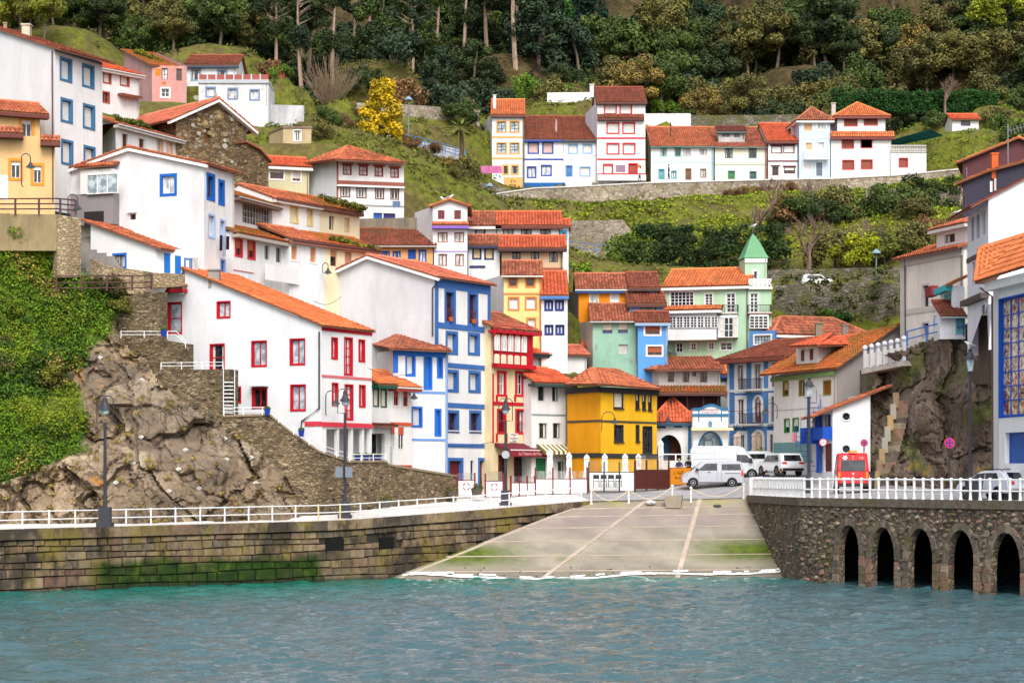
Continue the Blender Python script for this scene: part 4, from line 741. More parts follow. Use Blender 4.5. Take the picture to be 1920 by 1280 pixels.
a0, za = fr.uz(*h.q(850, 880)); a1, _ = fr.uz(*h.q(1440, 890)); zb_ = fr.uz(*h.q(870, 985))[1]
mb = MB(); mb.prism([fr.w(a0, za, .05), fr.w(a0, za - .25, .05), fr.w(a0, zb_ - .05, 1.6), fr.w(a0, zb_, 1.6)], fr.U * (a1 - a0)); mb.build('awning', flat((112, 22, 48), .8), h.root)
mb = MB(); mb.fbox(fr, a0, a1, zb_ - .05, zb_ + .03, 1.6, 1.66); mb.build('awning_bar', flat((244, 236, 230)), h.root)
mb = MB(); mb.fbox(fr, a0, a1, zb_ - .5, zb_ - .05, 1.6, 1.63); mb.build('awning_valance', flat((140, 34, 54), .8), h.root)
AW = (fr, a0, a1, zb_)
h = House('green_window_house', 'white house with dark green windows and striped awning beside the tavern', C22, [(146, 278, 153), (412, 288, 155)], 1110, (244, 244, 244), back=6)
h.w('f', [(193, 331, 241, 445), (298, 333, 347, 449), (198, 611, 261, 726), (304, 611, 363, 726)], f=(36, 70, 58), k='dark', t=(226, 226, 226), tw=.07, rec=.2); h.w('f', [(178, 870, 258, 1100, dict(k='shut', c=(24, 120, 76))), (342, 900, 390, 1100, {})], f=(36, 90, 70)).walls()
h.rgf(205, 'bright', over=.9, sides=.3, kind='shed', fascia=(56, 74, 74), gable=False); h.bandz('f', 148, 412, 547, .12, (140, 160, 158)); fr = h.f
a0, za = fr.uz(*h.q(180, 770)); a1, _ = fr.uz(*h.q(420, 775)); zb_ = fr.uz(*h.q(190, 822))[1]
for i in range(14):
    mb = MB(); w_ = (a1 - a0) / 14; mb.prism([fr.w(a0 + i * w_, za, .05), fr.w(a0 + i * w_, zb_, 1.0), fr.w(a0 + i * w_, zb_ - .25, 1.02), fr.w(a0 + i * w_, zb_ - .22, .98), fr.w(a0 + i * w_, za - .08, .05)], fr.U * w_); mb.build('awning_stripe', flat((244, 236, 210) if i % 2 else (110, 100, 56), .8), h.root)
g = House('green_window_house_top', '', C22, [(138, 72, 156.5), (318, 76, 157.5)], 300, WHITE, back=4, parent=h); g.w('f', [(202, 88, 251, 190)], f=(36, 60, 54), t=(226, 226, 226), tw=.07).walls(); g.rgf(-10, 'bright', over=.7, sides=.5, fascia=(60, 70, 70), gut=(50, 56, 56))
h = House('plain_white_house', 'plain white house end behind the yellow corner building', C22, [(308, 88, 161), (560, 100, 162)], 300, WHITE, back=5); h.walls(); h.rgf(35, 'salmon', over=.4)
h = House('timber_house', 'dark timber loft house with white panelled balcony and bright orange roof', C22, [(420, 30, 168), (552, 22, 164), (752, 16, 164)], 260, (74, 50, 48), side='L', sidewall=(52, 44, 50))
h.w('f', [(570, 40, 610, 92), (640, 40, 680, 92)], f=(80, 50, 44)).walls(); h.rgf(-82, 'bright', sides=.4, over=.6, fascia=(80, 46, 42))
for i in range(3): h.band('f', 556 + i * 65, 102, 616 + i * 65, 164, (246, 244, 242), .5, 'balcony_panel', n0=.44)
h.band('f', 552, 95, 752, 101, (110, 60, 56), .52, 'balcony_rail', n0=.4); h.band('f', 552, 165, 752, 170, (110, 60, 56), .52, 'balcony_slab', n0=-.02)
# yellow corner building
YE = (255, 194, 34); DK = (58, 58, 58)
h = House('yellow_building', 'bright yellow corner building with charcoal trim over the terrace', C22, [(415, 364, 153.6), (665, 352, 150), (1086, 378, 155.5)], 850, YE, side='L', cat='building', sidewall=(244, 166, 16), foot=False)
h.w('f', [(764, 384, 830, 500, dict(k='roll', part=.92, c=(240, 232, 214))), (928, 380, 951, 506, dict(k='roll', part=.5, m=(1, 1))), (978, 386, 999, 511, dict(k='roll', part=.5, m=(1, 1))), (1022, 392, 1043, 516, dict(k='roll', part=.5, m=(1, 1))), (767, 628, 832, 752, {}), (930, 628, 951, 750, dict(m=(1, 1))), (981, 638, 1048, 836, dict(m=(3, 5), sill=None))], f=DK, t=DK, tw=.05, sill=DK).walls()
h.rplane([(405, 322, 152.5), (655, 320, 148.4), (592, 198, 156)], 'mix'); h.rplane([(650, 320, 148.4), (1118, 356, 154.6), (775, 206, 159), (592, 198, 156)], 'mix'); h.rplane([(1118, 356, 154.6), (1050, 330, 163), (775, 206, 159)], 'mix', tiles=False); h.rplane([(405, 322, 152.5), (592, 198, 156), (775, 206, 159), (1050, 330, 163)], 'mix', tiles=False)
for fc, x0, x1, yy in (('l', 415, 665, 352), ('f', 665, 1086, 340)): h.band(fc, x0, yy, x1, yy + 16, DK, .25, 'fascia', h=.42); h.bandz(fc, x0, x1, 603 if fc == 'l' else 596, .16, (84, 76, 62), .04); h.band(fc, x0, 838, x1, 846, DK, .06, h=.36)
g = House('yellow_building_base', '', C22, [(440, 870, 156), (680, 870, 152.5), (1060, 870, 157.5)], 1110, (70, 46, 40), side='L', parent=h); g.ze = h.zb + .2; g.walls(); g.band('l', 440, 868, 560, 1000, YE, .05, 'yellow_pier')
for i in range(6): g.band('f', 700 + i * 60, 900, 745 + i * 60, 1090, (150, 110, 84) if i % 2 else (96, 70, 60), .04, 'timber_panel')
# old white house with burgundy windows
h = House('old_white_house', 'old white house with burgundy windows and weathered tile roof behind the arches', C22, [(812, 226, 166), (1100, 206, 160), (1562, 200, 160)], 480, (240, 238, 236), side='L', dirt=.28)
h.w('f', [(1168, 230, 1216, 304), (1280, 230, 1329, 306), (1352, 226, 1381, 262), (1410, 230, 1463, 306)], f=(110, 34, 40), k='dark', t=(226, 214, 210), tw=.04).walls()
h.rplane([(1085, 212, 158.8), (1590, 206, 158.8), (1500, 112, 166), (1110, 108, 166)], 'old'); h.rplane([(795, 218, 166), (1085, 212, 158.8), (1110, 108, 166)], 'old'); h.rplane([(1590, 206, 158.8), (1580, 180, 168), (1500, 112, 166)], 'old', tiles=False)
h.pent('f', 1085, 1600, 332, 1.6, .55, 'mossy', (84, 46, 40)); h.band('f', 1095, 398, 1562, 520, (70, 40, 42), .3, 'timber_porch')
for x in (1180, 1300, 1420, 1530): h.band('f', x, 395, x + 10, 520, (50, 36, 36), 1.3, 'porch_post', n0=1.15)
h = House('orange_roof_house', 'house with plain orange roof rising behind the weathered white house', C22, [(1330, 238, 168), (1618, 238, 168)], 420, WHITE, back=6); h.walls(); h.rgf(58, 'orange', sides=.3, fascia=(40, 90, 160))
def archpts(x0, x1, ytop, yspr, ybot, n=14):
    cx = (x0 + x1) / 2; return [(x0, ybot)] + [(cx - (x1 - x0) / 2 * math.cos(math.pi * i / n), yspr - (yspr - ytop) * math.sin(math.pi * i / n)) for i in range(n + 1)] + [(x1, ybot)]
# arcade house
h = House('arcade_house', 'white house with a wide arch and red-orange roof beside the yellow building', E5, [(60, 330, 158), (625, 330, 158)], 990, WHITE, back=7)
h.w('f', [(100, 398, 214, 488), (357, 390, 459, 478)], f=(34, 84, 130), t=(34, 84, 130), tw=.06, k='dark', m=(2, 1)); h.hole('f', archpts(95, 462, 598, 860, 985)); h.walls(); h.rhip(62, 'bright', over=.45, fascia=(36, 80, 116))
fr = h.f; u0, z0 = fr.uz(*h.q(60, 985)); u1, z1 = fr.uz(*h.q(500, 560)); mb = MB(); mb.fbox(fr, u0, u1, z0, z1, -2.2, -2.0); mb.build('arcade_back_wall', paint((96, 78, 74), dirt=.4), h.root)
mb = MB(); mb.fbox(fr, u0 + 2.4, u0 + 2.9, z0, z1, -1.9, -1.6); mb.build('arcade_pillar', paint((60, 130, 180)), h.root)
for i, cc in enumerate(((60, 110, 150), (120, 70, 50), (190, 200, 206))): mb = MB(); mb.fbox(fr, u0 + .6 + i * .9, u0 + 1.2 + i * .9, z0, z0 + 1.9, -1.98, -1.9); mb.build('arcade_door', glass('dark') if i == 2 else paint(cc), h.root)
h.band('f', 560, 330, 628, 985, (52, 120, 170), .06, 'pilaster')
# small curved-parapet front
h = House('parapet_house', 'white front with curved blue parapet, oval niche and blue arch', E5, [(630, 212, 156.5), (1160, 212, 156.5)], 990, WHITE, back=6)
cur = [(630, 212), (742, 212)] + [(742 + 330 * i / 10, 212 - 62 * math.sin(math.pi * i / 10)) for i in range(1, 10)] + [(1072, 212), (1160, 212)]
h.top('f', cur); h.hole('f', archpts(728, 1068, 566, 820, 985)); h.walls(); fr = h.f
mb = MB()
for i in range(len(cur) - 1): a = fr.pw(*h.q(*cur[i]), .06); b = fr.pw(*h.q(*cur[i + 1]), .06); mb.prism([a + Z * .08, a - Z * .12, a - Z * .12 - fr.N * .3, a + Z * .08 - fr.N * .3], b - a)
mb.build('coping', paint((50, 116, 160)), h.root)
h.bandz('f', 620, 1170, 303, .2, (50, 116, 160), .1)
for x in (722, 1060): h.band('f', x - 7, 190, x + 7, 400, (50, 116, 160), .08, 'pilaster')
ap = archpts(728, 1068, 566, 820, 985); ao = archpts(705, 1090, 545, 815, 985); mb = MB()
for i in range(len(ap) - 1): q = [fr.pw(*h.q(*p), -.25) for p in (ap[i], ap[i + 1], ao[i + 1], ao[i])]; mb.prism(q, fr.N * .3)
mb.build('arch_surround', paint((44, 112, 160)), h.root)
u0, z0 = fr.uz(*h.q(700, 985)); u1, z1 = fr.uz(*h.q(1100, 540)); mb = MB(); mb.fbox(fr, u0, u1, z0, z1, -.7, -.6); mb.build('arch_glazing', glass('sky'), h.root); h.band('f', 805, 675, 940, 985, (120, 130, 132), -.5, 'door_frame', n0=-.58); h.band('f', 822, 690, 925, 985, (200, 214, 210), -.46, 'door_leaf', n0=-.5)
mb = MB(); c = [(892 + 34 * math.cos(a * .5236), 440 + 52 * math.sin(a * .5236)) for a in range(12)]; mb.prism([fr.pw(*h.q(*p), -.02) for p in c], fr.N * .06); mb.build('oval_niche', paint((96, 140, 176)), h.root)
a0, za = fr.uz(*h.q(600, 492)); a1, _ = fr.uz(*h.q(1225, 492)); zb_ = fr.uz(*h.q(600, 530))[1]; mb = MB(); mb.prism([fr.w(a0, za, .02), fr.w(a0, za - .2, .02), fr.w(a0, zb_ - .03, .9), fr.w(a0, zb_ + .12, .9)], fr.U * (a1 - a0)); mb.build('awning', flat((244, 222, 170), .8), h.root)
PARF = (h, fr)
# blue bank
BK = (88, 138, 196)
h = House('blue_bank_building', 'blue bank building with white stone surrounds and iron balconies', M4, [(130, 592, 163), (720, 556)], 1610, BK, back=8, cat='building')
W_ = dict(t=(236, 234, 230), tw=.3, f=(110, 50, 50), m=(2, 1), fw=.08)
h.w('f', [(226, 668, 290, 906), (398, 656, 463, 896), (568, 640, 625, 880), (231, 1006, 293, 1246)], k='curtain', rail=(60, 50, 50), **W_); h.w('f', [(568, 975, 625, 1230)], k='dark', **W_)
h.c = E5; h.w('f', [(1336, 600, 1408, 960, dict(k='dark', f=(30, 130, 140)))], **{**W_, 'f': (30, 130, 140)})
def arch_win(h, x0, x1, yt, ys, yb, rgb, tr, k='curtain'):
    fr = h.f; pts = archpts(x0, x1, yt, ys, yb); h.hole('f', pts); w_ = x1 - x0; po = archpts(x0 - w_ * .35, x1 + w_ * .35, yt - w_ * .38, ys, yb)
    mb = MB()
    for i in range(len(pts) - 1): mb.prism([fr.pw(*h.q(*p), -.2) for p in (pts[i], pts[i + 1], po[i + 1], po[i])], fr.N * .24)
    o = mb.build('window', paint(tr), h.root); mb = MB(); mb.add([fr.pw(*h.q(*p), -.22) for p in pts], [tuple(range(len(pts)))]); mb.build('pane', glass(k), o)
    mb = MB(); xc = (x0 + x1) / 2; 
    for xa, xb, ya, yb_ in ((x0, x0 + w_ * .12, ys, yb), (x1 - w_ * .12, x1, ys, yb), (xc - w_ * .06, xc + w_ * .06, ys, yb), (x0, x1, ys - 4, ys + 6), (x0, x1, yb - (yb - ys) * .35, yb)):
        u0, z1 = fr.uz(*h.q(xa, ya)); u1, _ = fr.uz(*h.q(xb, ya)); z0 = fr.uz(*h.q(xa, yb_))[1]; mb.fbox(fr, u0, u1, z0, z1, -.21, -.15)
    mb.build('sash', flat(rgb), o)
arch_win(h, 1565, 1658, 32, 120, 415, (140, 40, 44), (236, 234, 230)); arch_win(h, 1560, 1672, 560, 640, 960, (90, 60, 60), (226, 224, 220), 'dark'); h.w('f', [(1790, 590, 1836, 960)], k='dark', **W_); h.c = M4; h.walls()
h.balcony('f', 322, 488, 908, 802, (70, 76, 96)); h.balcony('f', 322, 492, 1252, 1146, (70, 76, 96)); h.bandz('f', 130, 700, 925, .22, (226, 230, 232), .06); h.bandz('f', 130, 700, 1268, .24, (226, 230, 232), .06); h.bandz('f', 130, 700, 605, .35, (240, 240, 238), .12); h.band('f', 130, 600, 146, 1600, (226, 230, 236), .05)
h.rgf(405, 'brown', over=.9, sides=.6, fascia=(120, 62, 52), back=6)
BANK = (h, h.f)
g = House('blue_bank_attic', '', M4, [(345, 325, 169), (604, 318, 168)], 480, BK, back=6, parent=h, foot=False); g.w('f', [(398, 366, 562, 450)], f=(110, 100, 96), m=(5, 2), k='sky', t=(230, 228, 226), tw=.12).walls()
h = House('long_roof_house', 'blue house with long weathered terracotta roof behind the bank', M4, [(345, 318, 172), (602, 312, 169), (1500, 330, 172)], 560, (120, 160, 206), side='L'); h.walls(); h.rhip(198, 'old', over=.6, fascia=(240, 238, 234)); h.chim(1040, 250, 385, 66, (150, 140, 120), -4); h.chim(1300, 270, 330, 50, (150, 140, 130), -3)
# cream house on the lane
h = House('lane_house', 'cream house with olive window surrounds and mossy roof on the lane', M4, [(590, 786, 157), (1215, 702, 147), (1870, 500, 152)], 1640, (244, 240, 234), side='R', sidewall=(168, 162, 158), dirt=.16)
h.top('r', [(1215, 702), (1485, 478), (1870, 262)]); h.rplane([(452, 762, 156), (1222, 690, 146.3), (1875, 240, 151.5), (830, 560, 159)], 'mossy')
OL = (140, 128, 50)
h.w('f', [(688, 835, 736, 962, dict(k='roll', part=.6, c=(200, 170, 140))), (850, 822, 898, 960, {}), (1094, 826, 1160, 950, s_((170, 90, 30)))], t=OL, tw=.1, f=(130, 100, 70), m=(1, 1)); h.w('f', [(700, 1205, 748, 1330), (784, 1196, 840, 1322)], t=(50, 120, 50), tw=.06, f=(40, 100, 50), k='roll', part=.6, c=(230, 226, 220), m=(1, 1)).walls()
h.band('f', 590, 1440, 1000, 1640, (116, 156, 156), .03, 'dado'); h.band('f', 590, 790, 1215, 800, (130, 160, 100), .3, 'fascia', h=.3); h.bandz('f', 590, 1210, 1118, .06, (200, 196, 190), .03)
g = House('lane_house_dormer', '', M4, [(816, 488, 153.5), (1036, 474, 150.5), (1290, 486, 154)], 650, WHITE, side='R', parent=h); g.w('f', [(866, 512, 897, 622), (952, 502, 986, 612)], k='shut', c=(130, 66, 40), f=(130, 66, 40), rec=.05).walls()
g.rplane([(748, 474, 152.8), (1030, 464, 149), (1190, 336, 154)], 'bright'); g.rplane([(1030, 464, 149), (1510, 460, 154), (1500, 345, 159), (1190, 336, 154)], 'bright')
# boathouse
h = House('boathouse', 'white lean-to boathouse with round portholes and blue balcony door', C32, [(330, 540, 146.5), (485, 505, 142), (768, 400, 142)], 985, (244, 244, 246), side='L')
def circ(x, y, r, n=16): return [(x + r * math.cos(6.2832 * i / n), y + r * math.sin(6.2832 * i / n)) for i in range(n)]
h.rex('f', [(485, 508), (768, 396)], (h.D - h.A).length, 'mix', over=.35, eover=1.6)
h.hole('f', circ(586, 562, 31)); h.hole('f', circ(587, 806, 31)); h.w('l', [(345, 560, 385, 650, dict(k='curtain')), (418, 545, 470, 640, dict(k='dark'))], f=(40, 90, 180)); h.w('l', [(420, 765, 478, 975, d_((120, 50, 44)))]); h.walls(); fr = h.f
for y in (562, 806):
    mb = MB(); mb.add([fr.pw(*h.q(*p), -.12) for p in circ(586, y, 33)], [tuple(range(16))]); o = mb.build('porthole', glass('dark'), h.root)
    mb = MB(); mb.tube([fr.pw(*h.q(*p), .02) for p in circ(586, y, 33)] + [fr.pw(*h.q(586 + 33, y), .02)], .06, 6); mb.build('porthole_rim', flat(WHITE), o)
for x0, x1, y0, y1 in ((330, 400, 650, 765), (402, 482, 645, 735)): h.band('l', x0, y0, x1, y1, (24, 84, 190), .9 if x0 < 400 else .7, 'blue_panel', n0=-.02)
h.band('l', 392, 545, 412, 985, (24, 84, 190), .3, 'blue_post', n0=.15)

# ---- right side
h = House('cream_mansion', 'cream stone-cornered house with long windows above the right-hand retaining wall', R2, [(70, 668, 150), (1010, 440, 142)], 2000, (242, 234, 224), back=8)
h.c = R3; h.w('f', [(402, -40, 492, 290), (405, 526, 492, 704)], k='dark', f=(80, 44, 44), t=(206, 200, 200), tw=.14, m=(2, 4), rec=.3); h.c = R2; h.walls()
h.band('f', 70, 655, 1010, 720, (196, 190, 186), .12, 'cornice', h=.75); h.c = R3; h.band('f', 90, 330, 1010, 372, (206, 198, 190), .05, h=.4); h.c = R2; h.band('f', 70, 668, 150, 1980, (206, 202, 198), .04, 'quoins'); h.pipe('f', [(150, 660), (158, 1900)], (70, 62, 60)); h.rgf(430, 'mix', over=.6, sides=.3, back=2.4, kind='shed', gable=False)
g = House('cream_mansion_top', '', R2, [(608, 228, 146), (1075, 118, 142)], 470, (236, 226, 222), back=5, parent=h); g.w('f', [(726, 312, 884, 440)], f=(80, 40, 40), m=(3, 1), rec=.25).walls(); g.rgf(30, 'salmon', over=.5, sides=.4, fascia=(214, 206, 204), back=2.5)
h = House('turquoise_house', 'small white house with turquoise shutters below the cream house', R3, [(668, 50, 141.5), (846, -30, 138), (1026, -30, 138)], 470, (240, 242, 248), side='L', dug=.5)
h.w('l', [(716, 75, 838, 320)], k='blind', c=(90, 190, 196), f=(90, 190, 196), t=(226, 236, 238), tw=.05).walls(); h.rex('f', [(846, -60), (1030, -150)], (h.D - h.A).length, 'mossy', over=.3, eover=.45); h.band('l', 668, 20, 846, 45, (70, 190, 200), .5, 'fascia', h=.4)
g = House('turquoise_house_low', '', R3, [(660, 400, 136.9), (1040, 400, 136.9)], 720, (240, 242, 248), back=2, parent=h, dug=.2); g.w('f', [(902, 455, 1018, 690)], k='shut', c=(110, 196, 210), f=(110, 196, 210), t=(150, 210, 220), tw=.06).walls(); g.rgf(210, 'brown', over=.5, sides=.05, kind='shed', gable=False, gut=(170, 180, 190)); h.band('l', 560, 0, 655, 110, (150, 50, 56), .6, 'red_balcony', n0=.1)
h = House('maroon_house', 'maroon-walled house with orange tiled verge on the far right', R1, [(1055, 590, 152), (2500, 300, 150)], 1000, (104, 62, 66), back=7, dirt=.2); h.rex('f', [(1000, 505), (1850, 160), (2500, 430)], 7, 'orange', over=.4, eover=.5).walls(); h.pipe('f', [(1060, 600), (1062, 800)], (120, 130, 140)); h.root['label'] = 'maroon-walled house with orange tiled verge at right edge'
mb = MB(); a = P(1680 + 1680 / 8, 240 + 560 / 8, 146); b = P(1680 + 1680 / 8, 240 - 60 / 8, 146); mb.tube([a, b], .05, 6); mb.tube([b - Z * .5, b - Z * .5 + Vector((1.4, 0, .35))], .03, 4)
for i in range(5): q = b - Z * .5 + Vector((.25 * i + .2, 0, .06 * i)); mb.tube([q + Vector((0, -.3, -.3)), q + Vector((0, .3, .3))], .02, 4)
tag(mb.build('antenna', flat((150, 150, 156), .4, .6), loc=a), 'tall television aerial beside the orange chimney at right', 'antenna')
h = House('slate_house', 'house clad in dark slate with orange chimney at the right edge', R1, [(1060, 850, 146), (2500, 600, 143)], 1260, (66, 64, 80), back=6, dirt=.2); h.rex('f', [(1000, 820), (1400, 660), (1920, 525), (2500, 380)], 3, 'mossy', over=.35, eover=.4).walls(); h.chim(1475, 400, 660, 95, (226, 104, 44), .8); h.pipe('f', [(975, 850), (985, 980), (1045, 1030), (1050, 1200)], (96, 66, 70)); h.band('f', 1412, 800, 1448, 960, WHITE, .06, 'white_flue'); h.band('f', 1475, 760, 1505, 940, (226, 206, 190), .06, 'white_flue')
h = House('black_window_house', 'tall white house with narrow black windows and dark eaves on the right', PX, [(1814, 407, 134.6), (1853.5, 382, 128), (2000, 382, 128)], 590, (246, 246, 250), side='L', sidewall=(238, 240, 250))
h.rex('f', [(1853.5, 372), (2000, 294)], (h.D - h.A).length, 'dark', over=.2, eover=1.3)
h.c = R2; h.w('l', [(1130, 50, 1169, 415), (1212, 12, 1252, 370), (1300, -30, 1340, 320), (1143, 730, 1180, 1090), (1225, 690, 1262, 1000), (1310, 640, 1347, 960)], f=(44, 36, 42), k='dark', m=(1, 1), rec=.25); h.c = R3; h.w('l', [(1280, 250, 1330, 400), (1370, 240, 1430, 400)], f=(50, 50, 56), m=(1, 2)); h.c = PX; h.walls(); u0, z0 = h.l.uz(1814, 490); h.bandz('l', 1814, 1853.5, 490, .3, (92, 78, 76), .08); h.bandz('l', 1814, 1853.5, 570, .35, (92, 80, 80), .5)
h = House('glazed_building', 'white quayside building with large blue-framed glazed window and blue door', PX, [(1862, 536, 119), (1873, 534, 116), (2040, 482, 104)], 895, (246, 246, 246), side='L', cat='building')
h.w('f', [(1874, 545, 2030, 775)], m=(10, 8), f=(24, 90, 196), k='art', fw=.09, rec=.25, t=(24, 84, 190), tw=.08); h.w('f', [(1884, 808, 2000, 868)], k='blind', c=(20, 92, 180), f=(30, 90, 180), rec=.35); h.walls()
h.rplane([(1828, 528, 117.5), (2060, 455, 101), (2060, 395, 106), (1880, 505, 124)], 'orange'); h.rplane([(1828, 529.5, 117.4), (1880, 506, 124), (1862, 530, 123)], 'orange', tiles=False); h.band('f', 1862, 530, 2035, 540, WHITE, .5, 'soffit_board', h=.5); h.pipe('f', [(1846, 540), (1868, 556), (1869, 885)], (96, 70, 62), .06, .25)
# ================================================================ ground, quays, water
def idw(pts, xy, p=3.0):
    pts = np.asarray(pts, float); out = np.zeros(len(xy))
    for i in range(0, len(xy), 4000):
        q = xy[i:i + 4000]; d2 = ((q[:, None, :] - pts[None, :, :2]) ** 2).sum(-1) + .6; w = d2 ** (-p / 2 * 1.0); w /= w.sum(1, keepdims=True); out[i:i + 4000] = (w * pts[None, :, 2]).sum(1)
    return out
def vnoise(X, Y, s, seed=0):
    return np.array([noise.noise(Vector((x * s + seed * 7.3, y * s - seed * 3.1, seed * 1.7))) for x, y in zip(X, Y)])
# ground control points: (photo column, row, distance)
G = [(-150, 130, 215), (40, 150, 200), (150, 110, 215), (230, 130, 222), (420, 130, 215), (560, 170, 205), (640, 180, 215), (640, 240, 196), (560, 290, 184), (700, 190, 232), (760, 262, 215), (850, 300, 222), (800, 330, 200), (700, 300, 200), (850, 362, 205), (880, 215, 250), (1000, 190, 262), (1050, 160, 268), (1220, 210, 262), (1400, 220, 255), (1560, 215, 255), (1750, 230, 250), (1850, 200, 252), (1950, 220, 240), (2100, 200, 230),
     (-200, 40, 260), (100, 60, 262), (400, 90, 262), (700, 120, 268), (950, 110, 282), (1200, 120, 290), (1500, 130, 288), (1800, 130, 285), (2100, 120, 270), (-200, -90, 310), (300, -90, 320), (900, -90, 325), (1500, -90, 325), (2100, -90, 315), (-200, -260, 370), (300, -260, 380), (900, -260, 390), (1500, -260, 390), (2200, -260, 370),
     (930, 352, 230.5), (1050, 344, 230.5), (1200, 339, 230.5), (1350, 336, 230.5), (1450, 335, 230.5), (1560, 334, 230.5), (1700, 326, 230.5), (1780, 318, 230), (860, 420, 214), (1000, 412, 220), (1100, 406, 222), (1200, 398, 222), (1350, 382, 223), (1500, 370, 224), (1620, 360, 224),
     (905, 385, 226), (920, 378, 227), (880, 384, 218), (860, 390, 214), (840, 398, 209), (885, 362, 226), (870, 345, 223), (945, 385, 226), (900, 410, 216), (1080, 450, 208), (1150, 480, 200), (1200, 430, 210), (1200, 500, 194), (1300, 440, 208), (1300, 500, 192), (1400, 420, 212), (1400, 480, 197), (1500, 410, 213), (1500, 480, 196), (1500, 560, 182), (1600, 430, 208), (1600, 500, 190), (1600, 600, 176), (1700, 420, 208), (1680, 480, 192), (1680, 560, 180), (1750, 380, 214), (1790, 400, 205), (1680, 620, 168), (1560, 640, 172), (1450, 590, 182),
     (860, 905, 153), (1000, 912, 152), (1150, 912, 149), (1230, 905, 153), (1330, 900, 160), (1420, 892, 164), (1500, 888, 162), (1560, 892, 154)]
WALLPTS = []
def build_ground():
    pts = [(lambda v: (v.x, v.y, v.z))(P(*g)) for g in G] + [(x, y, z) for x, y, z in FOOT] + WALLPTS
    flat_ = [(x, y, 5.6) for x in range(-4, 18, 4) for y in (140, 146, 152)]
    for x in (-40, -30, -20, -10, 0, 10, 20, 30, 40): pts += [(x, 126, 1.0), (x, 112, -2)]
    pts += [(-90, 130, 10), (-90, 180, 40), (90, 130, 10), (90, 170, 25), (60, 140, 8), (60, 170, 22), (70, 200, 34), (-60, 150, 24)]
    xs = np.arange(-130, 131, 1.5); ys = np.arange(134, 420, 1.5); X, Y = np.meshgrid(xs, ys); xy = np.stack([X.ravel(), Y.ravel()], 1)
    z = idw(pts, xy, 4.0); z += vnoise(xy[:, 0], xy[:, 1], .35, 1) * .25 * (xy[:, 1] > 176) + vnoise(xy[:, 0], xy[:, 1], .08, 2) * .8 * (xy[:, 1] > 245)
    # the street and the quays are separate sheets laid above this one
    plaza = (xy[:, 0] > -9) & (xy[:, 0] < 40) & (xy[:, 1] < 159 - .15 * np.abs(xy[:, 0])); z[plaza] = np.minimum(z[plaza], 3.2); lane = (xy[:, 0] > 7.5) & (xy[:, 0] < 24) & (xy[:, 1] < 171); z[lane] = np.minimum(z[lane], 5.2); front = (np.abs(xy[:, 0]) < 60) & (xy[:, 1] < 143) & (xy[:, 0] > -9); z[front] = np.minimum(z[front], -1)
    leftq = (xy[:, 0] <= -9) & (xy[:, 1] < 147); z[leftq] = np.minimum(z[leftq], 3.0)
    v = np.column_stack([xy, z]); n, m = len(ys), len(xs); idx = np.arange(n * m).reshape(n, m)
    f = np.stack([idx[:-1, :-1], idx[:-1, 1:], idx[1:, 1:], idx[1:, :-1]], -1).reshape(-1, 4)
    global GZ
    Zg = z.reshape(n, m)
    def GZ(x, y):
        i = (y - 134) / 1.5; j = (x + 130) / 1.5; i = min(max(i, 0), n - 1.001); j = min(max(j, 0), m - 1.001); a, b = int(i), int(j); fi, fj = i - a, j - b
        return float(Zg[a, b] * (1 - fi) * (1 - fj) + Zg[a, b + 1] * (1 - fi) * fj + Zg[a + 1, b] * fi * (1 - fj) + Zg[a + 1, b + 1] * fi * fj)
    m_, t, b = nodes('hillside')
    n1 = nz(t, .12, 6, rough=.6); n2 = nz(t, 1.4, 6, rough=.65)
    col = ramp(t, n1, [(.3, S(88, 98, 28)), (.45, S(108, 114, 34)), (.6, S(106, 100, 48)), (.75, S(106, 88, 58))])
    gm = N(t, 'NewGeometry'); sx = N(t, 'SeparateXYZ'); t.links.new(gm.outputs['Position'], sx.inputs[0]); q = N(t, 'MapRange'); q.inputs[1].default_value = 256; q.inputs[2].default_value = 268; t.links.new(sx.outputs['Y'], q.inputs[0])
    col = mix(t, q.outputs[0], col, ramp(t, nz(t, .3, 6), [(.3, S(54, 44, 30)), (.55, S(76, 66, 36)), (.75, S(98, 72, 52))]))   # leaf litter under the trees
    col = mix(t, 1.0, col, ramp(t, n2, [(.3, g1(.42)), (.7, g1(1.25))]), 'MULTIPLY'); col = mix(t, ramp(t, nz(t, .5, 7, rough=.7), [(.5, g1(0)), (.62, g1(.8))]), col, S(92, 78, 50)); t.links.new(col, b.inputs['Base Color']); b.inputs['Roughness'].default_value = .95; bump(t, b, n2, 1.0, .5)
    o = mkobj('hillside', v, f.tolist(), m_, fix=False, smooth=True); o['kind'] = 'structure'

# ---- streets and quays
def sheet(name, pts, mat, under=None, kind='structure'):
    mb = MB(); mb.add([Vector(p) for p in pts], [tuple(range(len(pts)))]); o = mb.build(name, mat, fix=False)
    if o.data.polygons[0].normal.z < 0: o.data.flip_normals()
    o['kind'] = kind; return o
def pavemat(name, c1, c2, sc=1.2, brick=None):
    m, t, b = nodes(name); col = ramp(t, nz(t, sc, 6), [(.3, S(*c1)), (.7, S(*c2))])
    col = mix(t, 1.0, col, ramp(t, nz(t, .22, 4), [(.35, g1(.82)), (.65, g1(1.05))]), 'MULTIPLY')
    t.links.new(col, b.inputs['Base Color']); b.inputs['Roughness'].default_value = .85; bump(t, b, nz(t, 14, 4), .15, .02); return m
PAVE = pavemat('paving', (186, 182, 182), (214, 210, 208)); ROAD = pavemat('asphalt', (140, 138, 140), (168, 166, 168)); CONC = pavemat('concrete', (196, 192, 188), (226, 222, 218))
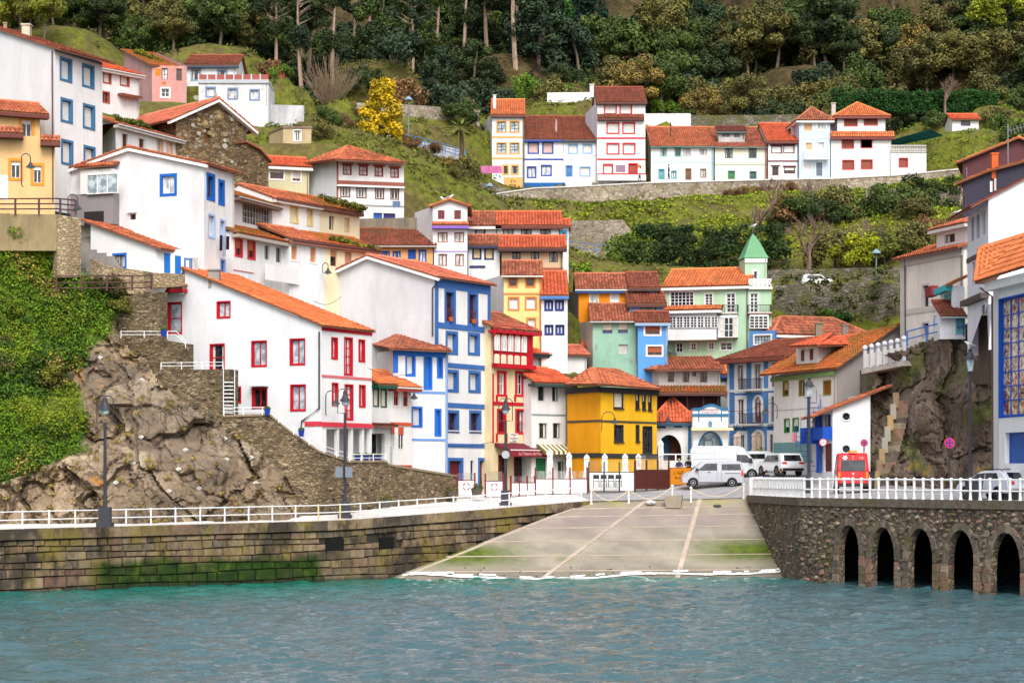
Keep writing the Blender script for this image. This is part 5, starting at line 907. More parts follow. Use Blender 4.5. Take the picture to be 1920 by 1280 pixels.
# left quay: edge line from photo columns
QL = [(-140, 1000, 107), (0, 993, 111), (320, 984.5, 118), (640, 976, 125), (880, 958, 133), (1110, 939, 140)]
qe = [P(*q) for q in QL]
inner = [P(-140, 972, 124), P(0, 974, 124), P(320, 974, 125.5), P(440, 972, 126.5), P(640, 962, 129), P(850, 930, 144), P(1060, 918, 151)]
inner = [Vector((v.x, v.y, w)) for v, w in zip(inner, (3.5, 3.55, 3.65, 3.75, 4.0, 4.95, 5.35))]
mb = MB()
def strip(A, B_):
    n = 24
    def samp(L):
        out = []
        for i in range(n + 1):
            t_ = i / n * (len(L) - 1); k = min(int(t_), len(L) - 2); out.append(L[k].lerp(L[k + 1], t_ - k))
        return out
    a, b = samp(A), samp(B_); k = len(mb.v); mb.v += [tuple(p) for p in a + b]; mb.f += [(k + i, k + i + 1, k + n + 2 + i, k + n + 1 + i) for i in range(n)]
strip(qe, inner); o = mb.build('quay_walk', CONC, fix=False); o['kind'] = 'structure'
# plaza and street behind the slipway
rt = [P(1110, 939, 140), P(1405, 933, 140.5)]
sheet('plaza', [qe[-1], Vector((16.46, 140.5, 4.91)), Vector((18, 147, 5.75)), Vector((9, 153, 5.6)), Vector((3, 153, 5.45)), inner[-1]], ROAD)
ROADP = [Vector((16.46, 140.5, 4.906)), Vector((16.26, 139.5, 5.08)), Vector((17.69, 124.5, 5.1)), Vector((42.3, 85.5, 5.1)), Vector((75, 85, 5.2)), Vector((60, 128, 5.6)), Vector((28, 136, 5.6)), Vector((23, 150, 6.6)), Vector((21.5, 158, 6.9)), Vector((21.5, 168, 6.8)), Vector((15, 168, 6.7)), Vector((14.5, 158, 6.1)), Vector((11, 157, 5.9)), Vector((8, 157, 5.8)), Vector((9, 153, 5.6)), Vector((18, 147, 5.75))]
mb = MB(); tri = tessellate_polygon([[Vector((p.x, p.y, 0)) for p in ROADP]]); mb.add(ROADP, list(tri)); o = mb.build('street', ROAD, fix=True); o['kind'] = 'structure'
if sum(p.normal.z for p in o.data.polygons) < 0: o.data.flip_normals()

# ---- slipway
sb_l, sb_r = P(690, 1100, dz(1100, -.4)), P(1530, 1094, dz(1094, -.4))
m_, t, b = nodes('slipway_concrete')
col = ramp(t, nz(t, .5, 6), [(.3, S(122, 116, 102)), (.7, S(160, 151, 136))])
gm = N(t, 'NewGeometry'); sx = N(t, 'SeparateXYZ'); t.links.new(gm.outputs['Position'], sx.inputs[0])
def mr(a, b_, c, d, src):
    q = N(t, 'MapRange'); q.inputs[1].default_value = a; q.inputs[2].default_value = b_; q.inputs[3].default_value = c; q.inputs[4].default_value = d; t.links.new(src, q.inputs[0]); return q.outputs[0]
def mul(a, b_):
    q = N(t, 'Math', operation='MULTIPLY'); t.links.new(a, q.inputs[0]); t.links.new(b_, q.inputs[1]); return q.outputs[0]
zz = sx.outputs['Z']; xx = sx.outputs['X']
weed = mul(mul(mr(.5, 1.1, 0, 1, zz), mr(2.1, 1.4, 0, 1, zz)), mr(.56, .66, 0, .6, nz(t, .25, 5)))
wr = mul(mul(mr(.7, 1.3, 0, 1, zz), mr(2.6, 1.8, 0, 1, zz)), mr(10.5, 14.5, 0, 1, xx)); wl = mul(mul(mr(.5, 1.1, 0, 1, zz), mr(2.3, 1.6, 0, 1, zz)), mr(2.0, -2.0, 0, 1, xx))
col = mix(t, mul(mr(2.0, 3.4, 0, .75, zz), mr(.3, .6, 1, .3, nz(t, .3, 4))), col, S(132, 116, 118))
col = mix(t, mr(.75, .3, 0, .6, zz), col, S(96, 88, 76)); col = mix(t, mul(mr(3.8, 4.6, 0, .8, zz), mr(.35, .6, 0, 1, nz(t, .6, 5))), col, S(150, 142, 92))
for f_ in (weed, wr, wl): col = mix(t, f_, col, ramp(t, nz(t, 2, 5), [(.3, S(58, 76, 18)), (.7, S(98, 110, 32))]))
t.links.new(col, b.inputs['Base Color']); b.inputs['Roughness'].default_value = .6; bump(t, b, nz(t, 5, 6), .25, .05); SLIP = m_
top_l, top_r = P(1100, 939.5, 140.2), P(1412, 933, 140.6)
mb = MB(); n = 20
for i in range(n + 1):
    k = i / n
    for j in range(n + 1):
        a = sb_l.lerp(top_l, k); c = sb_r.lerp(top_r, k); q = a.lerp(c, j / n); mb.v.append((q.x, q.y, q.z + .25 * math.sin(math.pi * k) * .0))
for i in range(n):
    for j in range(n): mb.f.append((i * (n + 1) + j, i * (n + 1) + j + 1, (i + 1) * (n + 1) + j + 1, (i + 1) * (n + 1) + j))
o = mb.build('slipway', SLIP, fix=False); o['kind'] = 'structure'
def onslip(u, v): return sb_l.lerp(top_l, v).lerp(sb_r.lerp(top_r, v), u)
def rib(u0, v0, u1, v1, w, name='slipway_joint'):
    a, c = onslip(u0, v0), onslip(u1, v1); e = (c - a).normalized(); s_ = e.cross(Z).normalized() * w / 2; up = Vector((0, 0, .03)); mb = MB()
    mb.prism([a - s_ - up, a + s_ - up, a + s_ + up, a - s_ + up], c - a); o2 = mb.build(name, RIB, fix=True); o2.parent = SLW
RIB = pavemat('slipway_rib', (172, 154, 140), (192, 176, 162)); SLW = o
for v in (.16, .33, .5, .66, .8, .9): rib(.0, v, 1, v, .22)
for u0, u1 in ((.02, .02), (.36, .36), (.68, .68), (.99, .99)): rib(u0, .0, u1, 1, .3)

# ---- left quay wall: dressed blocks in courses, a few hundred of them
QW = thing('quay_wall', 'weathered stone block quay wall along the left side', 'quay wall', (qe[1].x, qe[1].y, 0))
fa = [Vector((p.x, p.y, 0)) for p in qe]; seg = [(fa[i + 1] - fa[i]).length for i in range(len(fa) - 1)]; TOT = sum(seg)
def along(s_):
    for i, L in enumerate(seg):
        if s_ <= L or i == len(seg) - 1: k = s_ / L; return fa[i].lerp(fa[i + 1], k), qe[i].z + (qe[i + 1].z - qe[i].z) * k, (fa[i + 1] - fa[i]).normalized()
        s_ -= L
def blockmat(key, c1, c2, wet):
    m, t, b = nodes('quay_block'); oi = N(t, 'ObjectInfo')
    col = ramp(t, oi.outputs['Random'], [(0, S(70, 62, 56)), (.3, S(130, 110, 84)), (.5, S(94, 86, 76)), (.75, S(146, 126, 98)), (1, S(108, 82, 70))])
    col = mix(t, 1.0, col, ramp(t, nz(t, 2.2, 7, (1, 1, .6), .65), [(.3, g1(.4)), (.55, g1(.95)), (.75, g1(1.25))]), 'MULTIPLY')
    col = mix(t, ramp(t, nz(t, .5, 6, (1, 1, .6), .65), [(.48, g1(0)), (.6, g1(.7))]), col, S(120, 106, 44))
    col = mix(t, ramp(t, nz(t, .33, 6, (1, 1, .7), .7), [(.5, g1(0)), (.58, g1(.8))]), col, S(44, 40, 38))
    gm = N(t, 'NewGeometry'); sx = N(t, 'SeparateXYZ'); t.links.new(gm.outputs['Position'], sx.inputs[0]); q = N(t, 'MapRange'); q.inputs[1].default_value = 1.75; q.inputs[2].default_value = 1.35; zn = N(t, 'Math', operation='MULTIPLY_ADD'); zn.inputs[1].default_value = 1.2; t.links.new(nz(t, .6, 5), zn.inputs[0]); zs_ = N(t, 'Math', operation='SUBTRACT'); zs_.inputs[1].default_value = .6; t.links.new(sx.outputs['Z'], zn.inputs[2]); t.links.new(zn.outputs[0], zs_.inputs[0]); t.links.new(zs_.outputs[0], q.inputs[0])
    q2 = N(t, 'MapRange'); q2.inputs[1].default_value = -11.4; q2.inputs[2].default_value = -12.0; t.links.new(sx.outputs['X'], q2.inputs[0]); q3 = N(t, 'MapRange'); q3.inputs[1].default_value = -24.0; q3.inputs[2].default_value = -23.2; t.links.new(sx.outputs['X'], q3.inputs[0])
    def mu(a, b_): z_ = N(t, 'Math', operation='MULTIPLY'); t.links.new(a, z_.inputs[0]); t.links.new(b_, z_.inputs[1]); return z_.outputs[0]
    wf = mu(mu(q.outputs[0], q2.outputs[0]), q3.outputs[0]); wf = mu(wf, ramp(t, nz(t, .9, 5), [(.3, g1(.8)), (.5, g1(1))]))
    col = mix(t, wf, col, ramp(t, nz(t, 1.6, 6), [(.3, S(16, 34, 6)), (.6, S(36, 60, 8)), (.8, S(90, 100, 18))]))
    q4 = N(t, 'MapRange'); q4.inputs[1].default_value = .45; q4.inputs[2].default_value = .05; t.links.new(sx.outputs['Z'], q4.inputs[0]); col = mix(t, mu(q4.outputs[0], q4.outputs[0]), col, mix(t, .75, col, (.015, .018, .014)))
    t.links.new(col, b.inputs['Base Color']); b.inputs['Roughness'].default_value = .8; bump(t, b, nz(t, 5, 7, rough=.65), .7, .08); return m
BLK = blockmat('l', (92, 78, 66), (134, 106, 78), True)
s_ = 0; gaps = []
mb = MB(); n = 60
for i in range(n):
    p, zt, e = along(TOT * i / n); p2, zt2, e2 = along(TOT * (i + 1) / n); nn = Vector((-e.y, e.x, 0)) * .12; mb.quad(p + nn + Z * -1.5, p2 + nn + Z * -1.5, p2 + nn + Z * (zt2 - .02), p + nn + Z * (zt - .02))
core = mb.build('mortar_core', paint((64, 56, 48), dirt=.4), QW, fix=False)
courses = [(-.35, .25), (.25, .78), (.78, 1.26), (1.26, 1.72), (1.72, 2.14), (2.14, 2.54), (2.54, 2.9)]
cnt = 0; drains = [(26.3, 27.6), (30.6, 31.8)]
for ci, (z0, z1) in enumerate(courses):
    s_ = random.uniform(0, .4)
    while s_ < TOT - .3:
        L = random.uniform(.55, 1.35) * (1.15 if ci < 3 else 1); L = min(L, TOT - s_); p, zt, e = along(s_); p2, zt2, e2 = along(s_ + L); hidden = False
        # blocks below the slipway are buried
        mid = (p + p2) / 2; vv = (mid.y - sb_l.y) / (top_l.y - sb_l.y)
        if vv > 0 and sb_l.z + (top_l.z - sb_l.z) * vv > z1 + .7: s_ += L; continue
        if ci in (4, 5) and any(a - L * .4 < s_ + L / 2 < b_ + L * .4 for a, b_ in drains): s_ += L; continue
        scale_z = (min(zt, zt2) - .55) / 2.95; wv = lambda q_, zz_: zz_ * scale_z + (.07 * math.sin(s_ * .45 + q_ * 2.1) if 0 < q_ < 7 else 0); za, zb_ = (wv(ci, z0) if z0 > 0 else z0), wv(ci + 1, z1); nn = Vector((e.y, -e.x, 0)); g_ = .022; dp = random.uniform(.0, .09); bv = .035
        a = p + e * g_; c = p2 - e * g_; mb = MB()
        mb.v = [tuple(q) for q in (a - nn * .1 + Z * za, c - nn * .1 + Z * za, c - nn * .1 + Z * (zb_ - .02), a - nn * .1 + Z * (zb_ - .02), a + e * bv + nn * dp + Z * (za + bv), c - e * bv + nn * (dp + random.uniform(-.02, .02)) + Z * (za + bv * random.uniform(.6, 2)), c - e * bv + nn * dp + Z * (zb_ - .02 - bv), a + e * bv + nn * (dp + random.uniform(-.02, .02)) + Z * (zb_ - .02 - bv * random.uniform(.6, 2)))]
        mb.f = [(4, 5, 6, 7), (0, 1, 5, 4), (1, 2, 6, 5), (2, 3, 7, 6), (3, 0, 4, 7)]; mb.build('block', BLK, QW); cnt += 1; s_ += L
# coping stones
s_ = 0
while s_ < TOT - .2:
    L = min(random.uniform(1.2, 2.2), TOT - s_); p, zt, e = along(s_); p2, zt2, e2 = along(s_ + L); nn = Vector((e.y, -e.x, 0)); mb = MB(); a = p + e * .012; c = p2 - e * .012
    sl = (sb_l.z + (top_l.z - sb_l.z) * max(0, (p2.y - sb_l.y) / (top_l.y - sb_l.y)))
    mb.hexa([a + nn * .16 + Z * (zt - .56), c + nn * .16 + Z * (zt2 - .56), c - nn * .35 + Z * (zt2 - .56), a - nn * .35 + Z * (zt - .56), a + nn * .16 + Z * (zt + .02), c + nn * .16 + Z * (zt2 + .02), c - nn * .35 + Z * (zt2 + .02), a - nn * .35 + Z * (zt + .02)]); mb.build('coping_stone', BLK, QW); s_ += L
for a, b_ in drains:
    p, zt, e = along(a); p2, _, _ = along(b_); nn = Vector((e.y, -e.x, 0)); mb = MB(); mb.hexa([p + nn * .01 + Z * 1.78, p2 + nn * .01 + Z * 1.78, p2 - nn * .1 + Z * 1.78, p - nn * .1 + Z * 1.78, p + nn * .01 + Z * 2.58, p2 + nn * .01 + Z * 2.58, p2 - nn * .1 + Z * 2.58, p - nn * .1 + Z * 2.58]); mb.build('drain_shade_block', paint((14, 13, 12)), QW)  # solid blocks; the shade inside the drain mouths is their near-black colour

# ---- right quay wall with arches: rubble face, five arched openings
QR = thing('arched_quay_wall', 'rubble stone quay wall with five pointed arches on the right', 'quay wall', (24, 114, 0))
RA = Fr(1500, 124.5, 2840, 85.5); RB = Fr(1403, 139.5, 1500, 124.5)
RUB = stone('quay_r', [(92, 82, 70), (116, 102, 88), (136, 122, 106), (80, 72, 66), (124, 98, 84)], (70, 62, 54), 3.4, (1, 1, 1.1), moss=(86, 84, 40), bumpk=1.0, edge=.07, mossamt=.6)
ztop = 5.05; rows = []
arches = [(1573, 1612, 984, 1072), (1634, 1678, 988, 1084), (1703, 1750, 990, 1094), (1778, 1827, 993, 1100), (1858, 1915, 998, 1112), (1946, 2010, 1003, 1130)]
loops = [[(0, -1.5), (RA.L, -1.5), (RA.L, ztop), (0, ztop)]]; ARC = []
for x0, x1, yt, yb in arches:
    ua = RA.uz(x0, 1050)[0]; ub = RA.uz(x1, 1050)[0]; zt = RA.uz((x0 + x1) / 2, yt)[1]; zs = zt - (ub - ua) * .95; cx = (ua + ub) / 2; w2 = (ub - ua) / 2
    pl = [(ua, -1.2), (ua, zs)] + [(cx - w2 * math.cos(a) , zs + (zt - zs) * math.sin(a) ** .85) for a in [math.pi * i / 12 for i in range(1, 12)]] + [(ub, zs), (ub, -1.2)]; loops.append(pl); ARC.append((pl, cx, w2, zs, zt))
tri = tessellate_polygon([[Vector((a, b, 0)) for a, b in lp] for lp in loops]); fl = [q for lp in loops for q in lp]; mb = MB(); mb.add([RA.w(a, b) for a, b in fl], list(tri))
for lp in loops[1:]:
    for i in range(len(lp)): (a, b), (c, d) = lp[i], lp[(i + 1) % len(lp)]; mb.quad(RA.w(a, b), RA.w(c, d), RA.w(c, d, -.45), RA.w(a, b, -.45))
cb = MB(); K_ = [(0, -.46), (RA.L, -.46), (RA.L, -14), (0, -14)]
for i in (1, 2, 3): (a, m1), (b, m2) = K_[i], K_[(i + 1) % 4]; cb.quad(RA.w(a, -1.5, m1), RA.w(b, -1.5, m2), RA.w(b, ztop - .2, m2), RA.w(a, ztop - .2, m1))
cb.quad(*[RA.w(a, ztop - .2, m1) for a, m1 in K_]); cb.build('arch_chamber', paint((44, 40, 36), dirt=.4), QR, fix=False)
mb.quad(RB.w(0, -1.5), RB.w(RB.L, -1.5), RB.w(RB.L, ztop), RB.w(0, ztop - .0)); mb.build('wall_face', RUB, QR, fix=False)
STM = []
for c in ((126, 112, 98), (104, 94, 84), (146, 130, 114), (90, 82, 74), (138, 108, 92)):
    m, t, b = nodes('field_stone'); col = mix(t, 1.0, sc3(S(*c), 1), ramp(t, nz(t, 3, 7, rough=.65), [(.3, g1(.45)), (.7, g1(1.2))]), 'MULTIPLY'); col = mix(t, ramp(t, nz(t, .6, 5), [(.5, g1(0)), (.65, g1(.7))]), col, S(84, 80, 44)); t.links.new(col, b.inputs['Base Color']); b.inputs['Roughness'].default_value = .9; bump(t, b, nz(t, 6, 6), .6, .06); STM.append(m)
def rubble(fr, u0, u1, z0, z1, n, rmin, rmax, parent, avoid, flatk=1.0, limit=None):
    placed = []; tries = 0
    while len(placed) < n and tries < n * 14:
        tries += 1; u = random.uniform(u0, u1); z = random.uniform(z0, z1); r = random.uniform(rmin, rmax)
        if any(abs(u - a) < (r + c) * .98 and abs(z - b) < (r + c) * .8 * flatk for a, b, c in placed): continue
        if any(abs(u - cx) < w2 + r + .22 and z < (zt + .35 if abs(u - cx) < w2 * .7 else zs + (zt - zs) * .75) for _, cx, w2, zs, zt in avoid): continue
        placed.append((u, z, r)); k = random.randint(6, 8); a0 = random.random() * 6; rr = [r * random.uniform(.8, 1.08) for _ in range(k)]
        back = [fr.w(u + math.cos(a0 + i * 6.283 / k) * rr[i], z + math.sin(a0 + i * 6.283 / k) * rr[i] * .75 * flatk, -.06) for i in range(k)]
        h_ = random.uniform(.05, .13); frt = [fr.w(u + math.cos(a0 + i * 6.283 / k) * rr[i] * .72, z + math.sin(a0 + i * 6.283 / k) * rr[i] * .54 * flatk, h_ + random.uniform(-.03, .03)) for i in range(k)]
        mb = MB(); mb.add(back + frt + [fr.w(u, z, h_ + .02)], [(i, (i + 1) % k, k + (i + 1) % k, k + i) for i in range(k)] + [(k + i, k + (i + 1) % k, 2 * k) for i in range(k)]); mb.build('stone', random.choice(STM), parent)
rubble(RA, .1, 23, .1, ztop - .55, 210, .14, .27, QR, ARC, .85); rubble(RB, .2, RB.L, .8, ztop - .5, 85, .14, .26, QR, [], .55)
# arch rings of cut stone
for pl, cx, w2, zs, zt in ARC:
    for i in range(1, len(pl) - 2):
        (a, b), (c, d) = pl[i], pl[i + 1]; k = 1.0
        def outw(u, z): v = Vector((u - cx, (z - zs) * .8 + .001)); v = v.normalized() * .42; return (u + v.x, z + max(v.y, 0))
        A_, B_ = outw(a, b), outw(c, d); mb = MB(); q = [(a, b), (c, d), B_, A_]; ctr = Vector((sum(x for x, _ in q) / 4, sum(y for _, y in q) / 4)); q = [(ctr.x + (x - ctr.x) * .95, ctr.y + (y - ctr.y) * .95) for x, y in q]
        mb.prism([RA.w(x, y, -.1) for x, y in q], RA.N * (.17 + random.uniform(0, .03))); mb.build('voussoir', STM[random.choice((0, 1, 3, 1))], QR)
    for sgn, uu in ((-1, pl[0][0]), (1, pl[-1][0])):
        z = -.3
        while z < zs - .1:
            hh = min(random.uniform(.35, .55), zs - z); wd = random.uniform(.35, .6); mb = MB(); ua, ub = sorted((uu, uu + sgn * wd)); mb.fbox(RA, ua + .01, ub - .01, z + .012, z + hh - .012, -.1, .09 + random.uniform(0, .03)); mb.build('jamb_stone', random.choice(STM), QR); z += hh
for fr, L in ((RB, RB.L), (RA, RA.L)):
    u = 0
    while u < L - .05:
        w_ = min(random.uniform(1.2, 2.0), L - u); mb = MB(); mb.fbox(fr, u + .01, u + w_ - .01, ztop - .42, ztop + .06, -.5, .14); mb.build('coping_stone', STM[1], QR); u += w_

# ---- water
def build_water():
    xs = np.concatenate([np.linspace(-400, -46, 12), np.arange(-45, 45.01, .26), np.linspace(46, 400, 12)]); ys = np.concatenate([np.linspace(-300, 50, 10), np.arange(52, 90, .2), np.arange(90, 141, .3)])
    X, Y = np.meshgrid(xs, ys); r = np.random.default_rng(3); H = np.zeros_like(X)
    for i in range(46):
        lam = r.uniform(.75, 1.6) if i < 30 else r.uniform(1.6, 3.4); th = r.normal(math.pi / 2 + .2, .55); k = 2 * math.pi / lam; amp = .0072 * lam ** .85
        warp = .8 * np.sin(X * .13 + i) + .8 * np.sin(Y * .11 + 2 * i); H += amp * np.sin(k * (np.cos(th) * X + np.sin(th) * Y) + r.uniform(0, 6.28) + warp)
    H += .02 * np.sin(X * .5 + Y * .8 + np.sin(X * .2)); H *= (np.abs(X) < 45.5) * (Y > 50)
    n, m = X.shape; idx = np.arange(n * m).reshape(n, m); f = np.stack([idx[:-1, :-1], idx[:-1, 1:], idx[1:, 1:], idx[1:, :-1]], -1).reshape(-1, 4)
    m_, t, b = nodes('sea_water'); gm = N(t, 'NewGeometry'); sx = N(t, 'SeparateXYZ'); t.links.new(gm.outputs['Position'], sx.inputs[0])
    # clear green shallows by the walls, deeper water outwards
    a = N(t, 'Math', operation='MULTIPLY_ADD'); a.inputs[1].default_value = -.55; t.links.new(sx.outputs['X'], a.inputs[0]); t.links.new(sx.outputs['Y'], a.inputs[2])
    wob = N(t, 'Math', operation='MULTIPLY_ADD'); wob.inputs[1].default_value = 22; t.links.new(nz(t, .09, 4), wob.inputs[0]); t.links.new(a.outputs[0], wob.inputs[2])
    q = N(t, 'MapRange'); q.inputs[1].default_value = 118; q.inputs[2].default_value = 141; t.links.new(wob.outputs[0], q.inputs[0])
    col = ramp(t, q.outputs[0], [(0, S(58, 86, 92)), (.5, S(44, 100, 100)), (1, S(14, 96, 82))])
    t.links.new(col, b.inputs['Base Color']); b.inputs['Roughness'].default_value = .03; b.inputs['IOR'].default_value = 1.33; b.inputs['Specular IOR Level'].default_value = .5
    bump(t, b, mix(t, .5, nz(t, 4.6, 3, (.6, 1, 1), .6, .3), nz(t, 1.9, 3, (.5, 1, 1), .55, .5)), 1.0, .17)
    o = mkobj('sea', np.column_stack([X.ravel(), Y.ravel(), H.ravel()]), f.tolist(), m_, smooth=True, fix=False); o['kind'] = 'structure'
build_water()
# foam line where the swell runs up the slipway
def foam():
    mb = MB(); n = 150
    for layer in range(3):
        pts = []
        for i in range(n + 1):
            u = .02 + .94 * i / n; w_ = noise.noise(Vector((u * 9, layer * 5, 0))) * .02 + noise.noise(Vector((u * 30, layer * 3, 2))) * .008; v = .102 + .012 * layer + w_ - .035 * math.sin(u * 4.2) + .02 * math.sin(u * 13); wd = .004 + .009 * max(0, noise.noise(Vector((u * 22, layer, 7)))) ; pts.append((onslip(u, v - wd), onslip(u, v + wd)))
        k = len(mb.v)
        for a, c in pts: mb.v += [tuple(a + Z * (.1 + layer * .004)), tuple(a.lerp(c, .5) + Z * (.17 + layer * .004)), tuple(c + Z * (.05 + layer * .004))]
        for i in range(n):
            if noise.noise(Vector((i * .11, layer * 9, 3))) < .05 and layer: continue
            mb.f += [(k + i * 3, k + i * 3 + 3, k + i * 3 + 4, k + i * 3 + 1), (k + i * 3 + 1, k + i * 3 + 4, k + i * 3 + 5, k + i * 3 + 2)]
    m, t, b = nodes('foam'); t.links.new(ramp(t, nz(t, 5, 4), [(.35, S(190, 198, 196)), (.6, S(248, 250, 250))]), b.inputs['Base Color']); b.inputs['Roughness'].default_value = .7; bump(t, b, nz(t, 9, 4), .6, .06)
    o = mb.build('foam', m, fix=True, smooth=True); tag(o, 'white line of foam where swell washes up the slipway', 'foam', kind='stuff')
foam()
# sea bed and the fallback ground below everything
sheet('sea_bed', [(-500, -400, -3), (500, -400, -3), (500, 160, -3), (-500, 160, -3)], pavemat('sand', (90, 96, 84), (120, 120, 100)))
# ================================================================ cliffs and retaining walls
def cliff(name, label, ctrl, poly, mat, amp=.7, step=6, greenf=None, seed=0, cat='cliff'):
    c = np.array(ctrl, float); px = np.array(poly, float)
    x0, x1, y0, y1 = px[:, 0].min(), px[:, 0].max(), px[:, 1].min(), px[:, 1].max()
    xs = np.arange(x0, x1 + step, step); ys = np.arange(y0, y1 + step, step); X, Y = np.meshgrid(xs, ys); q = np.stack([X.ravel(), Y.ravel()], 1)
    d2 = ((q[:, None, :] - c[None, :, :2]) ** 2).sum(-1) + 400; w = d2 ** -1.6; w /= w.sum(1, keepdims=True); D = (w * c[None, :, 2]).sum(1)
    ins = np.zeros(len(q), bool); j = len(poly) - 1
    for i in range(len(poly)):
        xi, yi = poly[i]; xj, yj = poly[j]; cond = ((yi > q[:, 1]) != (yj > q[:, 1])) & (q[:, 0] < (xj - xi) * (q[:, 1] - yi) / (yj - yi + 1e-9) + xi); ins ^= cond; j = i
    W = np.column_stack([(q[:, 0] - 960) * D / F, D, EYE + (HZ - q[:, 1]) * D / F])
    dn = np.zeros(len(q)); gr = np.zeros(len(q)); rc = {}
    def cell(pt, k):
        key = (round(pt.x, 3), round(pt.y, 3), round(pt.z, 3), k)
        if key not in rc: rr = random.Random(hash(key)); rc[key] = (rr.uniform(-1, 1), Vector((rr.uniform(-1, 1), rr.uniform(-.3, .3), rr.uniform(-1, 1))))
        return rc[key]
    for i in range(len(q)):
        p = Vector(W[i]); a = noise.noise(p * .25 + Vector((seed, 0, 0))); b_ = abs(noise.noise(Vector((p.x * .8 + p.z * .35, p.y * .8, p.z * .35 - p.x * .2)) + Vector((seed, 3, 0)))); e = noise.noise(p * 1.9)
        g_ = greenf(q[i, 0], q[i, 1]) if greenf else 0; gr[i] = g_
        s_ = Vector((p.x * .9 + p.z * .55, p.y * .7, p.z * .5 - p.x * .35)); w_ = s_ + Vector((noise.noise(p * .9), noise.noise(p * .9 + Vector((9, 0, 0))), noise.noise(p * .9 + Vector((0, 9, 0))))) * .35; fc = 0
        for sc_, k_ in ((.26, .8), (.7, .26), (1.7, .08)):
            dd, pp = noise.voronoi(w_ * sc_); h_, nn = cell(pp[0], sc_); fc += k_ * (h_ + nn.dot(w_ * sc_ - pp[0]) * 1.3) - (k_ * .7 if dd[1] - dd[0] < .07 else 0)
        dn[i] = amp * (a * 1.1 + fc + e * .05) * (1 - .55 * g_)
    W[:, 1] -= dn; n, m = X.shape; idx = np.arange(n * m).reshape(n, m); ins = ins.reshape(n, m)
    f = [(idx[i, k], idx[i, k + 1], idx[i + 1, k + 1], idx[i + 1, k]) for i in range(n - 1) for k in range(m - 1) if ins[i, k] and ins[i + 1, k + 1] and ins[i, k + 1] and ins[i + 1, k]]
    used = sorted({v for q_ in f for v in q_}); mp = {v: i for i, v in enumerate(used)}; f = [tuple(mp[v] for v in q_) for q_ in f]
    o = mkobj(name, W[used], f, mat, fix=False, smooth=False); at = o.data.attributes.new('green', 'FLOAT', 'POINT'); at.data.foreach_set('value', gr[used])
    if o.data.polygons[0].normal.y > 0: o.data.flip_normals()
    o['kind'] = 'structure'
    return o, W[used], gr[used]
ROCKL = rockmat('cliff_rock', (90, 76, 62), (142, 122, 98), (180, 163, 140), (196, 130, 24)); ROCKR = rockmat('dark_cliff_rock', (58, 48, 42), (100, 86, 74), (140, 124, 112), (150, 110, 30))
def gl(x, y):
    n = noise.noise(Vector((x * .02, y * .02, 4))) * 40
    lim = 640 + 0 * x
    edge = np.interp(y, [400, 560, 620, 700, 780, 850, 890, 920], [260, 270, 200, 125, 175, 150, 50, -60]); return float(np.clip((edge + n * .8 - x) / 22 + .5, 0, 1))
CL, CLV, CLG = cliff('rock_cliff', '', [(-60, 985, 121), (100, 982, 122), (250, 981, 122.5), (400, 978, 123.5), (520, 975, 125), (600, 970, 127), (0, 900, 123), (100, 900, 123.5), (250, 880, 124), (400, 880, 125), (500, 900, 126.5), (560, 900, 127.5), (0, 800, 125), (100, 800, 125), (200, 760, 126.5), (300, 760, 127), (420, 800, 127.5), (0, 700, 127), (100, 700, 128), (200, 680, 129), (300, 700, 129.3), (0, 600, 130), (100, 600, 131), (220, 600, 132), (240, 640, 131), (0, 500, 132), (100, 500, 133), (130, 450, 134), (230, 560, 133), (0, 410, 133.5), (150, 400, 136), (-80, 400, 133)],
    [(-80, 400), (118, 418), (128, 500), (225, 545), (240, 575), (218, 605), (235, 650), (268, 668), (300, 715), (360, 762), (425, 806), (472, 832), (522, 880), (548, 905), (565, 990), (-80, 995)], ROCKL, 1.0, 3.4, gl, 1)
CR, _, _ = cliff('quarried_cliff', '', [(1610, 910, 143), (1700, 910, 138), (1880, 910, 132), (1640, 700, 145), (1700, 655, 141), (1820, 612, 137.5), (1870, 590, 136), (1760, 780, 137.5), (1640, 800, 143.5), (1860, 760, 134)], [(1632, 720), (1650, 665), (1700, 650), (1760, 626), (1815, 604), (1872, 590), (1872, 920), (1632, 915)], ROCKR, .85, 3.6, lambda x, y: float(np.clip(noise.noise(Vector((x * .02, y * .015, 9))) * 1.6 - .15, 0, .8)), 5)
DRY = stone('dry', [(112, 94, 70), (142, 122, 94), (96, 82, 64), (164, 146, 118), (128, 108, 80)], (66, 54, 40), 3.6, (1, 1, 2.3), moss=(98, 92, 46), mossamt=.62)
PALE = stone('pale', [(150, 138, 120), (176, 164, 146), (128, 114, 96), (190, 180, 164)], (118, 106, 90), 3.3, (1, 1, 1.4), moss=(120, 112, 62), mossamt=.6, bumpk=.6)
GREYS = stone('grey', [(110, 104, 94), (134, 126, 114), (92, 86, 76), (150, 140, 126)], (72, 66, 54), 2.4, (1, 1, 1.9), moss=(84, 88, 40), mossamt=.52)
WASH = stone('wash', [(226, 226, 230), (206, 206, 212), (236, 236, 238)], (150, 146, 140), 1.6, (1, 1, 1.3), bumpk=.5, edge=.04)
